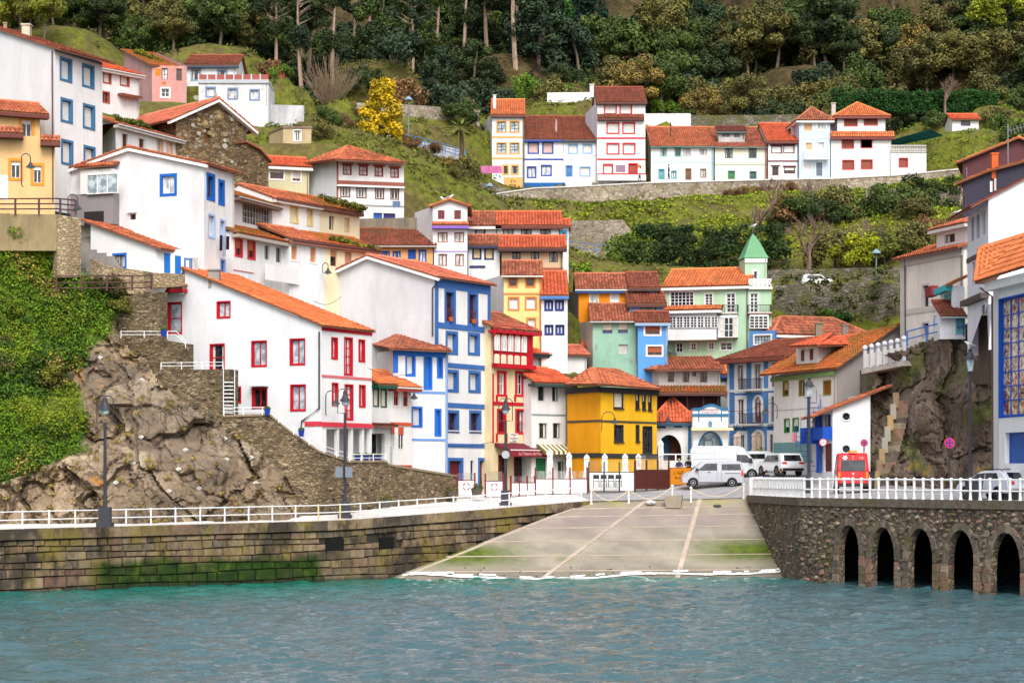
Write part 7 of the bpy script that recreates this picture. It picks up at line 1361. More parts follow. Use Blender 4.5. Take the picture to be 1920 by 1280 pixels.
# labels: tone, kind, row, landmark, order from the left
KW = {'broadleaf_tree': 'broadleaf tree', 'eucalyptus_tree': 'eucalyptus', 'evergreen_tree': 'evergreen tree', 'bush': 'bush', 'bare_tree': 'bare tree', 'bare_shrub': 'shrub of upright twigs', 'flowering_tree': 'cone-shaped flowering tree', 'palm_tree': 'palm'}
ORD = ['first', 'second', 'third', 'fourth', 'fifth', 'sixth', 'seventh', 'eighth', 'ninth', 'tenth', 'eleventh', 'twelfth']
bk_ = {}
for o, kind, tn, zone, X, Y, z in PLANTS:
    x, y = px_of(X, Y, z); lm = next((n for a, b, n in LM if a <= x < b), 'left edge'); zn = 'in the ' + zone if 'row' in zone else {'wood': 'in the wood', 'slope': 'on the slope', 'hedge': 'before the hedge'}.get(zone, 'on the ' + zone if zone not in ('below the wood',) else zone)
    low = Y < 236; bk_.setdefault(f"{tn or 'green'} {KW[kind]} {zn} {'below' if low else 'above'} the {lm}", []).append((x, o, kind))
for lab, L in bk_.items():
    L.sort(key=lambda q: q[0])
    for i, (x, o, kind) in enumerate(L):
        w_ = lab if len(L) == 1 else f"{lab}, {ORD[min(i, 11)]} from left"
        tag(o, w_, 'bush' if kind in ('bush', 'bare_shrub') else 'tree', {'bush': 'bushes on the hillside', 'bare_shrub': None}.get(kind, 'trees of the hillside wood'))
# ================================================================ railings, lamps, vehicles, people and small things
bpy.context.view_layer.update(); DG = bpy.context.evaluated_depsgraph_get()
def drop(x, y, ztop=9.0):
    ok, loc, *_ = SC.ray_cast(DG, Vector((x, y, ztop)), Vector((0, 0, -1))); return loc.z if ok else 5.5
def onroad(px, d, ztop=8.0): X = (px - 960) * d / F; return Vector((X, d, drop(X, d, ztop)))
def text(body, size, o, U, N_, mat, parent, name='lettering', ext=.006):
    cu = bpy.data.curves.new(name, 'FONT'); cu.body = body; cu.size = size; cu.extrude = ext; cu.align_x = 'CENTER'; cu.align_y = 'CENTER'; cu.resolution_u = 2
    t = bpy.data.objects.new(name, cu); COL.objects.link(t); bpy.context.view_layer.update(); me = bpy.data.meshes.new_from_object(t.evaluated_get(bpy.context.evaluated_depsgraph_get())); bpy.data.objects.remove(t); bpy.data.curves.remove(cu)
    M = Matrix((U, Z, N_)).transposed(); r = parent
    while r.parent: r = r.parent
    base = Vector(r.location)
    for v in me.vertices: v.co = M @ v.co + Vector(o) - base
    me.materials.append(mat); ob = bpy.data.objects.new(name, me); COL.objects.link(ob); ob.parent = parent; return ob
def railing(name, label, pts, h=1.0, rgb=(246, 246, 246), sp=1.6, rails=(1.0, .52), pr=.045, rr=.035, style='tube', mid=None, cat='railing'):
    pts = [Vector(p) for p in pts]; root = thing(name, label, cat, pts[0]); m = flat(rgb, .45); seg = [(pts[i + 1] - pts[i]).length for i in range(len(pts) - 1)]; tot = sum(seg); n = max(1, round(tot / sp))
    def at(s_):
        for i, L in enumerate(seg):
            if s_ <= L + 1e-6 or i == len(seg) - 1: return pts[i].lerp(pts[i + 1], s_ / L)
            s_ -= L
    for i in range(n + 1):
        p = at(tot * i / n); mb = MB()
        if style == 'tube': mb.lathe([(pr * 1.5, 0), (pr * 1.5, .06), (pr, .08), (pr, h * .5 - .06), (pr * 1.5, h * .5), (pr, h * .5 + .06), (pr, h - .06), (pr * 1.5, h), (pr * .7, h + .07)], p, 8)
        elif style == 'thick': mb.lathe([(pr * 1.3, 0), (pr, .12), (pr * .85, h * .5), (pr, h - .14), (pr * 1.45, h), (pr * 1.3, h + .06), (pr * .4, h + .12)], p, 8)
        else: mb.box(p.x - pr, p.x + pr, p.y - pr, p.y + pr, p.z, p.z + h)
        mb.build('post', m if not (style == 'tube' and random.random() < .1) else flat((232, 206, 150), .6), root)
    for k in rails:
        mb = MB(); mb.tube([p + Z * h * k for p in pts], rr, 6); mb.build('rail', m, root)
    return root
random.seed(31)
nq = []
for i in range(25):
    p, zt, e = along(TOT * .985 * i / 24); nq.append(p + Vector((-e.y, e.x, 0)) * .28 + Z * (zt + .02))
railing('quay_railing', 'long white tubular railing along the left quay', nq, .95, sp=1.62, pr=.05, rr=.038)
pR = [RB.w(.3, ztop + .06, -.25), RB.w(RB.L + .1, ztop + .06, -.25), RA.w(RA.L, ztop + .06, -.25)]
railing('quay_balustrade', 'white concrete balustrade along the right quay above the arches', pR, 1.12, sp=.74, pr=.085, rr=.06, style='thick', rails=(1.0, .45))
mb = MB(); p = pR[0]; mb.box(p.x - .25, p.x + .25, p.y - .25, p.y + .25, p.z, p.z + 1.2); mb.build('pillar', flat((246, 246, 246)), bpy.data.objects['quay_balustrade'])
# chain posts at the head of the slipway
prev = None; ch = thing('chain_fence', 'white posts linked by sagging chains across the head of the slipway', 'chain fence', onslip(.1, .985))
for i, u in enumerate((.075, .285, .52, .635, .94)):
    p = onslip(u, .955 if i in (0, 1, 3) else .985); mb = MB(); mb.lathe([(.1, 0), (.1, .1), (.065, .14), (.065, .5), (.09, .55), (.065, .6), (.06, .95), (.1, .98), (.1, 1.06), (.04, 1.12)], p, 8); mb.build('post', flat((244, 240, 230)), ch)
    if prev is not None and i != 3:
        a, b = prev + Z * .98, p + Z * .98; mb = MB(); mb.tube([a.lerp(b, k / 12) - Z * .75 * math.sin(math.pi * k / 12) * (1 if i < 4 else .9) for k in range(13)], .035, 5); mb.build('chain', flat((222, 206, 176), .7), ch)
    prev = p
def R_(*pts): return [P(*q) for q in pts]
railing('brown_railing', 'dark brown timber railing at the top of the left cliff', R_((-60, 402, 131.4), (105, 401, 131.8), (142, 404, 133.5)), 1.0, (84, 46, 44), 1.4, (1.0, .66, .33), .06, .05, 'box')
railing('brown_railing', 'dark brown timber railing in front of the steps above the green slope', R_((106, 546, 131.5), (270, 545, 131.2), (284, 543, 132)), .98, (84, 46, 44), 1.6, (1.0, .55, .2), .06, .045, 'box')
railing('white_railing', 'white railing on the landing by the tall red door', R_((227, 634, 131.8), (330, 634, 131), (348, 652, 130.6)), .45, sp=1.5, pr=.025, rr=.025, style='box'); railing('white_railing', 'white railing on the dry-stone terrace by the red glass door', R_((302, 693, 130), (418, 692, 128.6)), .45, sp=1.3, pr=.025, rr=.025, style='box')
railing('white_railing', 'white handrail descending along the rubble wall to the porch', R_((420, 779, 128.1), (505, 778, 128.5), (548, 813, 128.8), (600, 848, 129.4), (655, 866, 131.5), (722, 865, 134.4)), .5, sp=1.2, pr=.025, rr=.025, style='box')
sw = thing('white_stairs', 'small white open stair beside the dry-stone terrace', 'stairs', P(430, 776, 128.3))
for i in range(9): a = P(428, 774 - i * 7.2, 128.5); mb = MB(); mb.box(a.x - .32, a.x + .32, a.y - .1, a.y + .25, a.z - .03, a.z + .03); mb.build('tread', flat((240, 240, 240)), sw)
for x in (419, 440): mb = MB(); mb.tube(R_((x, 778, 128.3), (x, 690, 128.4)), .03, 5); mb.build('stringer', flat((240, 240, 240)), sw)
railing('blue_railing', 'light blue path railing on the whitewashed bank', R_((480, 240, 189), (570, 240, 195), (620, 247, 199), (690, 258, 205)), 1.0, (90, 150, 206), 2.2, (1.0, .66, .33), .05, .04, 'box'); railing('blue_railing', 'light blue path railing descending to the orange-trimmed house', R_((740, 268, 211), (800, 280, 217.5), (872, 300, 225.2)), 1.1, (80, 136, 200), 2.2, (1.0, .66, .33), .05, .04, 'box')
railing('blue_railing', 'blue railing along the top of the cliff below the turquoise house', R_((1701, 650, 139), (1740, 640, 138), (1790, 630, 137.2), (1816, 622, 136.4)), 1.05, (44, 100, 190), 1.7, (1.0, .5), .05, .045, 'box')
railing('blue_railing', 'faded blue railing on the ruined terrace beside the stone wall', R_((1068, 470, 199), (1110, 478, 198), (1174, 478, 198)), 1.0, (90, 130, 180), 2.5, (1.0, .5), .06, .04, 'box')

# ---- street lamps
def lamp(name, label, base, H, boxy=True, seagull=False, sc=1.0):
    root = thing(name, label, 'street lamp', base); m = flat((54, 54, 62), .5); b = Vector(base); mb = MB()
    if boxy: mb.box(b.x - .42, b.x + .42, b.y - .42, b.y + .42, b.z, b.z + .25); mb.box(b.x - .32, b.x + .32, b.y - .32, b.y + .32, b.z + .25, b.z + 1.1)
    else: mb.lathe([(.3, 0), (.3, .4), (.2, .5), (.2, 1.2), (.12, 1.35)], b, 8)
    mb.build('base', m, root); hp = H - 1.5; mb = MB(); mb.tube([b + Z * 1.0, b + Z * (1.6), b + Z * hp], [.14, .1, .085], 8); mb.build('pole', m, root); t_ = b + Z * hp
    if boxy:
        mb = MB(); mb.tube([t_, t_ + Vector((-.46, 0, 0)), t_ + Vector((-.46, 0, 1.3)), t_ + Vector((-.3, 0, 1.5)), t_ + Vector((0, 0, 1.52)), t_ + Vector((.3, 0, 1.5)), t_ + Vector((.46, 0, 1.3)), t_ + Vector((.46, 0, 0)), t_], .03, 5); mb.build('hoop', m, root)
        l0 = t_ + Z * .75; mb = MB(); mb.lathe([(.36, 0), (.34, .06), (.2, .25), (.14, .4), (.12, .6), (.04, .72)], l0, 10); la = mb.build('lantern_hood', m, root); mb = MB(); mb.lathe([(.05, -.3), (.2, -.22), (.24, -.05), (.22, .02)], l0, 10); mb.build('lamp_glass', glass('sky'), la)
    else:
        mb = MB(); mb.lathe([(.1, 0), (.12, .08), (.17, .12)], t_, 6); mb.build('lantern_neck', m, root); mb = MB(); mb.lathe([(.2, .85), (.42, .82), (.3, .95), (.2, 1.15), (.1, 1.3), (.14, 1.36), (.03, 1.48)], t_, 8); la = mb.build('lantern_hood', m, root)
        mb = MB(); mb.lathe([(.15, .12), (.25, .82)], t_, 6); mb.build('lamp_glass', glass('sky'), la)
    return root
lamp('street_lamp', 'dark street lamp with square plinth in front of the left cliff', P(197, 987, 113.4), 7.3); lamp('street_lamp', 'dark street lamp with square plinth before the rubble wall', P(647, 972, 127), 8.1); lamp('street_lamp', 'dark street lamp with square plinth in front of the tavern', P(948, 949, 137.5), 7.3)
q = onroad(1517, 139); lamp('street_lamp', 'classic lantern street lamp beside the ambulance', q, P(1517, 706, 139).z - q.z, False); q = onroad(1819, 119); lamp('street_lamp', 'tall street lamp by the silver car', q, P(1819, 652, 119).z - q.z, False)
mb = MB(); a = P(644, 882, 126.6); root = tag(mb, None) if False else None
sg = thing('sign_plate', 'pair of blank grey plates on the lamp before the rubble wall', 'sign', P(647, 895, 126.8))
for dx in (-.5, .12): mb = MB(); q = P(647, 884, 126.8); mb.box(q.x + dx - .1, q.x + dx + .35, q.y - .12, q.y - .08, q.z - .35, q.z + .3); mb.build('plate', flat((120, 128, 142), .4), sg)
mb = MB(); q = P(948, 852, 137.3); mb.prism([q + Vector((.27 * math.cos(a * .5236), -.12, .27 * math.sin(a * .5236))) for a in range(12)], (0, .04, 0)); tag(mb.build('sign_disc', flat((176, 180, 190), .4), loc=q), 'round grey back of a road sign on the lamp before the tavern', 'sign')
def wall_lamp(label, bx, by, tx, ty, lx, ly, d):
    b, t_, l_ = P(bx, by, d), P(tx, ty, d), P(lx, ly, d); root = thing('wall_lamp', label, 'lamp', b); m = flat((58, 58, 66), .5); mb = MB(); r = (l_.x - b.x) / 2 if abs(l_.x - b.x) > .1 else .2
    c = Vector(((b.x + l_.x) / 2, b.y - .4, t_.z - abs(r))); pts = [b, Vector((b.x, b.y - .4, b.z + .1)), Vector((b.x, b.y - .4, c.z))] + [c + Vector((-r * math.cos(math.pi * k / 8), 0, abs(r) * math.sin(math.pi * k / 8))) for k in range(9)] + [Vector((l_.x, c.y, l_.z + .1))]
    mb.tube(pts, .035, 6); mb.build('bracket', m, root); mb = MB(); mb.lathe([(.3, -.2), (.26, -.14), (.12, 0), (.07, .15)], (l_.x, c.y, l_.z), 10); s_ = mb.build('lamp_shade', m, root); mb = MB(); mb.lathe([(.05, -.3), (.16, -.24), (.2, -.17)], (l_.x, c.y, l_.z), 8); mb.build('bulb', glass('sky'), s_)
wall_lamp('gooseneck lamp on the corner of the yellow building', 1128, 808, 1145, 772, 1152, 788, 149); wall_lamp('gooseneck lamp on the arcade house wall', 1236, 806, 1246, 775, 1252, 786, 157); wall_lamp('gooseneck lamp between the bank and the lane house', 1456, 784, 1444, 755, 1434, 768, 154.5); wall_lamp('gooseneck lamp over the apricot house front', 43, 350, 52, 290, 60, 310, 130); wall_lamp('gooseneck lamp beside the upper brown railing', 130, 402, 138, 366, 148, 388, 131.5); wall_lamp('gooseneck lamp on the red-windowed house corner', 612, 778, 624, 733, 631, 752, 131.4); wall_lamp('gooseneck lamp on the brick-trimmed house', 768, 742, 773, 726, 777, 742, 142.4); wall_lamp('double gooseneck lamp on the long row house', 606, 512, 611, 494, 616, 508, 149); wall_lamp('gooseneck lamp on the white house with narrow black windows', 1853, 500, 1847, 488, 1838, 505, 127.6); wall_lamp('gooseneck lamp by the sky blue house', 1250, 668, 1256, 646, 1262, 660, 160)
def lane_lamp(label, x, yb, yt, d): a, b = P(x, yb, d), P(x, yt, d); root = thing('street_lamp', label, 'street lamp', a); mb = MB(); mb.tube([a, b], .06, 6); mb.build('pole', flat((120, 140, 150)), root); mb = MB(); mb.lathe([(.45, -.1), (.3, .1), (.08, .3)], b, 8); mb.build('lamp_shade', flat((130, 160, 180)), root)
lane_lamp('slim lamp post with blue-grey shade at the bend of the upper lane', 918, 402, 348, 214); lane_lamp('slim lamp post on the slope right of the yellow tree', 766, 255, 186, 204); lane_lamp('lamp post with white shade on the right-hand terrace', 1643, 530, 473, 184)

# ---- vehicles
GL = glass('dark'); TY = flat((24, 24, 26), .9); RIM = flat((190, 192, 196), .3, .8); BLK_ = flat((30, 30, 34), .6)
def vehicle(name, label, cat, prof, W, wheels, side_glass, ends, rgb, loc, fwd, sc=1.0, belt=1.0, top=1.8, extra=None, hub=RIM):
    loc = Vector(loc); f = Vector((fwd[0], fwd[1], 0)).normalized(); l = Vector((-f.y, f.x, 0)); root = thing(name, label, cat, loc)
    def T(x, y, z): return loc + (f * x + l * y + Z * z) * sc
    def tum(z): return 1 - .13 * max(0, (z - belt)) / max(.1, top - belt)
    cx = sum(p[0] for p in prof) / len(prof); cz = sum(p[1] for p in prof) / len(prof); n = len(prof); mb = MB()
    secs = [(-W / 2, .06), (-W / 2 + .05, .015), (-W / 2 + .16, 0), (W / 2 - .16, 0), (W / 2 - .05, .015), (W / 2, .06)]
    for y, ins in secs:
        for x, z in prof: k = Vector((cx - x, cz - z)); k = k.normalized() * ins * (1.2 if z > .45 else .3); mb.v.append(tuple(T(x + k.x, y * tum(z), z + k.y)))
    for s_ in range(5):
        for i in range(n): j = (i + 1) % n; mb.f.append((s_ * n + i, s_ * n + j, s_ * n + n + j, s_ * n + n + i))
    mb.f += [tuple(range(n)), tuple(range(5 * n + n - 1, 5 * n - 1, -1))]
    m, t, b_ = nodes('car_paint'); c = sc3(S(*rgb), .85); b_.inputs['Base Color'].default_value = (*c, 1); b_.inputs['Roughness'].default_value = .3; b_.inputs['Coat Weight'].default_value = .6; b_.inputs['Coat Roughness'].default_value = .08
    body = mb.build('body', m, root)
    def panel(nm, mat, poly, side, off=.012, th=.02, par=None):
        mb = MB(); q = [T(x, side * (W / 2 * tum(z) + off - .02), z) for x, z in poly]; mb.prism(q, l * side * th * sc); return mb.build(nm, mat, par or root)
    for side in (-1, 1):
        for poly in side_glass: panel('side_window', GL, poly, side)
        for x, r in wheels:
            panel('wheel_arch', BLK_, [(x + (r + .07) * math.cos(a * math.pi / 10), r + (r + .07) * math.sin(a * math.pi / 10)) for a in range(-2, 13)], side, .01)
            mb = MB(); c0 = T(x, side * (W / 2 - .2), r); ring = lambda rr, yy: [T(x + rr * math.cos(a * math.pi / 9), side * (W / 2 + yy), r + rr * math.sin(a * math.pi / 9)) for a in range(18)]
            mb.prism(ring(r, -.2), l * side * .22 * sc); w = mb.build('wheel', TY, root); mb = MB(); mb.prism(ring(r * .64, .0), l * side * .03 * sc); rm = mb.build('rim', hub, w)
            for a in range(5): mb = MB(); an = a * 1.2566 + .3; d1 = Vector((math.cos(an), math.sin(an))); d2 = Vector((-d1.y, d1.x)); mb.prism([T(x + d1.x * r * .2 + d2.x * .05 * k, side * (W / 2 + .03), r + d1.y * r * .2 + d2.y * .05 * k) for k in (-1, 1)] + [T(x + d1.x * r * .55 + d2.x * .09 * k, side * (W / 2 + .03), r + d1.y * r * .55 + d2.y * .09 * k) for k in (1, -1)], l * side * .012 * sc); mb.build('rim_hole', BLK_, w)
    for nm, mat, (x0, z0), (x1, z1), y0, y1 in ends:     # panels lying on the front or back of the profile
        a = Vector((x1 - x0, z1 - z0)); nn = Vector((a.y, -a.x)).normalized(); 
        if (nn.x * (x0 - cx) + nn.y * (z0 - cz)) < 0: nn = -nn
        q = [T(x0 + nn.x * .012, y0 * tum(z0), z0 + nn.y * .012), T(x0 + nn.x * .012, y1 * tum(z0), z0 + nn.y * .012), T(x1 + nn.x * .012, y1 * tum(z1), z1 + nn.y * .012), T(x1 + nn.x * .012, y0 * tum(z1), z1 + nn.y * .012)]
        mb = MB(); mb.prism(q, (f * nn.x + Z * nn.y) * .015 * sc); mb.build(nm, mat, root)
    if extra: extra(root, T, panel, f, l)
    return root
REDL = flat((220, 30, 30), .25); AMB = flat((255, 150, 30), .3); CHR = flat((200, 202, 206), .25, .9); PLT = flat((240, 240, 236), .5)
# small silver van, nose to the left
pv = [(-2.15, .32), (-2.2, .6), (-2.18, 1.0), (-2.1, 1.55), (-2.0, 1.8), (-1.6, 1.86), (0, 1.88), (.75, 1.8), (1.15, 1.5), (1.55, 1.14), (1.95, 1.0), (2.15, .82), (2.22, .55), (2.15, .3)]
def ex1(root, T, panel, f, l):
    for s_ in (-1, 1):
        for sx_ in (-.62, -.3, 1.02): panel('door_seam', flat((90, 92, 98)), [(sx_, .42), (sx_ + .018, .42), (sx_ + .018, 1.2), (sx_, 1.2)], s_, .012)
    for s_ in (-1, 1): panel('door_handle', BLK_, [(.18, 1.02), (.36, 1.02), (.36, 1.08), (.18, 1.08)], s_, .02); panel('slide_rail', BLK_, [(-1.95, .96), (-.85, .98), (-.85, 1.01), (-1.95, .99)], s_, .015); panel('sill_trim', BLK_, [(-1.0, .3), (1.0, .3), (1.0, .36), (-1.0, .36)], s_, .015); panel('tail_lamp', REDL, [(-2.16, .8), (-2.0, .8), (-2.0, 1.18), (-2.12, 1.18)], s_, .016); panel('mirror', BLK_, [(1.0, 1.14), (1.25, 1.14), (1.22, 1.34), (1.02, 1.34)], s_, .12, .1); panel('head_lamp', CHR, [(1.75, .82), (2.1, .78), (1.95, .98), (1.7, 1.02)], s_, .01)
vehicle('minivan', 'small silver minivan parked across the head of the slipway', 'van', pv, 1.7, [(1.4, .31), (-1.35, .31)], [[(-2.0, 1.2), (-.62, 1.2), (-.62, 1.62), (-1.92, 1.64)], [(-.3, 1.18), (.98, 1.16), (.95, 1.3), (.5, 1.66), (-.3, 1.68)]], [('windscreen', GL, (1.5, 1.18), (.8, 1.76), -.62, .62), ('rear_window', GL, (-2.16, 1.1), (-2.06, 1.66), -.6, .6)], (178, 180, 188), onroad(1335, 148.5), (-1, .02), 1.03, 1.05, 1.86, ex1)
pb = [(-2.85, .35), (-2.9, .7), (-2.88, 2.2), (-2.75, 2.5), (-2.4, 2.58), (.9, 2.58), (1.3, 2.45), (1.85, 1.75), (2.3, 1.3), (2.75, 1.15), (2.9, .95), (2.95, .55), (2.85, .32)]
def ex2(root, T, panel, f, l):
    for s_ in (-1, 1):
        for sx_ in (-1.0, .72, 2.06): panel('door_seam', flat((120, 122, 128)), [(sx_, .5), (sx_ + .02, .5), (sx_ + .02, 1.28 if sx_ > 1 else 2.2), (sx_, 1.28 if sx_ > 1 else 2.2)], s_, .013)
    for s_ in (-1, 1): panel('body_crease', flat((206, 210, 216)), [(-2.8, 1.55), (.7, 1.55), (.7, 1.57), (-2.8, 1.57)], s_, .012); panel('body_crease', flat((206, 210, 216)), [(-2.8, 2.0), (.9, 2.0), (.9, 2.02), (-2.8, 2.02)], s_, .012); panel('sill_trim', BLK_, [(-2.8, .36), (2.7, .36), (2.7, .44), (-2.8, .44)], s_, .014); panel('mirror', BLK_, [(1.75, 1.3), (2.0, 1.3), (1.95, 1.62), (1.75, 1.62)], s_, .16, .14)
vehicle('panel_van', 'large white high-roof panel van behind the silver minivan', 'van', pb, 2.0, [(1.95, .36), (-1.9, .36)], [[(.75, 1.3), (2.05, 1.22), (1.85, 1.5), (1.55, 1.86), (.75, 1.9)]], [('windscreen', GL, (2.15, 1.45), (1.45, 2.25), -.8, .8), ('rear_lamp', REDL, (-2.9, .8), (-2.88, 1.2), .8, .95)], (204, 208, 214), onroad(1362, 155.5), (1, -.06), .97, 1.3, 2.5, ex2)
pj = [(-2.3, .4), (-2.36, .7), (-2.3, 1.05), (-2.05, 1.6), (-1.8, 1.72), (.2, 1.74), (.6, 1.62), (1.15, 1.14), (2.0, 1.02), (2.3, .85), (2.35, .5), (2.25, .38)]
def ex3(root, T, panel, f, l): pass
vehicle('suv', 'white off-road car with dark rear window beside the lane house', 'car', pj, 1.9, [(1.45, .38), (-1.4, .38)], [[(-1.7, 1.12), (-.2, 1.1), (-.2, 1.58), (-1.5, 1.6)], [(-.1, 1.1), (1.0, 1.12), (.5, 1.56), (-.1, 1.58)]], [('rear_window', GL, (-2.27, 1.14), (-2.07, 1.58), -.72, .72), ('tail_lamp', REDL, (-2.33, .92), (-2.3, 1.06), .5, .9), ('tail_lamp', REDL, (-2.33, .92), (-2.3, 1.06), -.9, -.5), ('number_plate', PLT, (-2.36, .72), (-2.34, .86), -.28, .28), ('bumper', BLK_, (-2.32, .42), (-2.35, .6), -.85, .85)], (240, 241, 244), onroad(1463, 151), (-.3, 1), .98, 1.05, 1.72, ex3)
vehicle('hatchback', 'white car hidden behind the panel van bonnet', 'car', pj, 1.8, [(1.45, .34), (-1.4, .34)], [[(-1.7, 1.12), (-.2, 1.1), (-.2, 1.5), (-1.5, 1.5)]], [('rear_window', GL, (-2.27, 1.14), (-2.07, 1.58), -.72, .72)], (232, 234, 238), onroad(1430, 158.5), (.9, .3), .95, 1.05, 1.72)
pa = [(-2.6, .42), (-2.68, .7), (-2.66, 1.6), (-2.5, 2.45), (-2.3, 2.58), (1.0, 2.6), (1.4, 2.4), (1.95, 1.7), (2.4, 1.3), (2.85, 1.1), (2.95, .6), (2.85, .4)]
def ex4(root, T, panel, f, l):
    RD = flat((222, 24, 30), .3)
    def rear(nm, mat, z0, z1, y0, y1, o=.03):
        xa = -2.66 + (max(0, z0 - 1.6) / .85) * .16 if z0 > 1.6 else -2.68; xb = -2.66 + (max(0, z1 - 1.6) / .85) * .16 if z1 > 1.6 else -2.67
        mb = MB(); mb.prism([T(xa - o, y0, z0), T(xa - o, y1, z0), T(xb - o, y1, z1), T(xb - o, y0, z1)], -f * .012); return mb.build(nm, mat, root)
    rear('red_door', RD, .62, 2.42, -.86, .86, .016); rear('rear_window', GL, 1.42, 2.12, -.78, .78, .03); rear('door_seam', flat((240, 210, 210)), .62, 2.42, -.012, .012, .03)
    for s_ in (-1, 1): rear('tail_lamp', AMB, .95, 1.35, s_ * .88 - .06, s_ * .88 + .06, .04); rear('tail_lamp', REDL, .7, .95, s_ * .88 - .06, s_ * .88 + .06, .04); panel('side_stripe', PLT, [(-2.5, .8), (1.6, .8), (1.6, 1.2), (-2.5, 1.2)], s_, .014)
    rear('number_plate', PLT, .86, .98, .2, .72, .035); rear('bumper', BLK_, .4, .6, -.95, .95, .06); rear('badge', CHR, 1.2, 1.3, -.06, .06, .035)
    mb = MB(); q = T(-2.3, 0, 2.6); mb.lathe([(.3, 0), (.28, .1), (.2, .14)], q, 8); mb.build('beacon', AMB, root)
    o = T(-2.6, .52, 2.27) - f * .02
    for a in range(3): mb = MB(); d1 = l * math.cos(a * 1.0472) + Z * math.sin(a * 1.0472); d2 = l * -math.sin(a * 1.0472) + Z * math.cos(a * 1.0472); mb.prism([o + d1 * .17 * i + d2 * .035 * j for i, j in ((-1, -1), (1, -1), (1, 1), (-1, 1))], -f * .012); mb.build('star_of_life', flat((246, 246, 246)), root)
    text('112', .2, T(-2.6, -.52, 2.25) - f * .025, -l, -f, flat((246, 246, 246)), root)
q = onroad(1596, 134); vehicle('ambulance', 'red ambulance seen from behind on the right quay', 'ambulance', pa, 2.1, [(1.85, .36), (-1.6, .36)], [[(-2.2, 1.45), (1.3, 1.45), (1.2, 2.1), (-2.1, 2.1)]], [], (226, 30, 34), q, (.12, 1), 1.0, 1.2, 2.6, ex4)
pl_ = [(-2.0, .35), (-2.1, .6), (-2.06, .92), (-1.95, 1.0), (-1.55, 1.38), (-1.2, 1.44), (0, 1.46), (.45, 1.36), (1.1, .98), (1.8, .86), (2.05, .68), (2.1, .45), (2.0, .3)]
def ex5(root, T, panel, f, l):
    for s_ in (-1, 1): mb = MB(); mb.tube([T(-1.3, s_ * .6, 1.46), T(-1.2, s_ * .6, 1.53), T(.1, s_ * .6, 1.54), T(.2, s_ * .6, 1.46)], .025, 5); mb.build('roof_rail', BLK_, root)
q = onroad(1866, 114.5); vehicle('hatchback', 'silver hatchback with roof rails parked by the glazed building', 'car', pl_, 1.74, [(1.3, .31), (-1.25, .31)], [[(-1.35, 1.0), (-.25, 1.0), (-.25, 1.34), (-1.1, 1.34)], [(-.18, 1.0), (.9, 1.0), (.4, 1.3), (-.18, 1.34)]], [('rear_window', GL, (-1.9, 1.04), (-1.58, 1.35), -.62, .62), ('tail_lamp', REDL, (-2.09, .78), (-2.06, .93), .48, .84), ('tail_lamp', REDL, (-2.09, .78), (-2.06, .93), -.84, -.48), ('number_plate', PLT, (-2.09, .58), (-2.09, .7), -.28, .28), ('bumper', BLK_, (-2.02, .36), (-2.09, .52), -.8, .8), ('badge', CHR, (-2.07, .86), (-2.06, .92), -.05, .05)], (206, 210, 222), q, (-.42, .9), 1.12, .98, 1.45, ex5)
# little white pick-up cab on the terrace path
vehicle('pickup', 'small white vehicle half hidden behind the upper terrace wall', 'car', pj, 1.8, [(1.45, .34), (-1.4, .34)], [[(-1.7, 1.12), (.9, 1.12), (.5, 1.58), (-1.5, 1.6)]], [], (236, 238, 240), P(1532, 537, 186.5), (1, 0), .62, 1.05, 1.72)

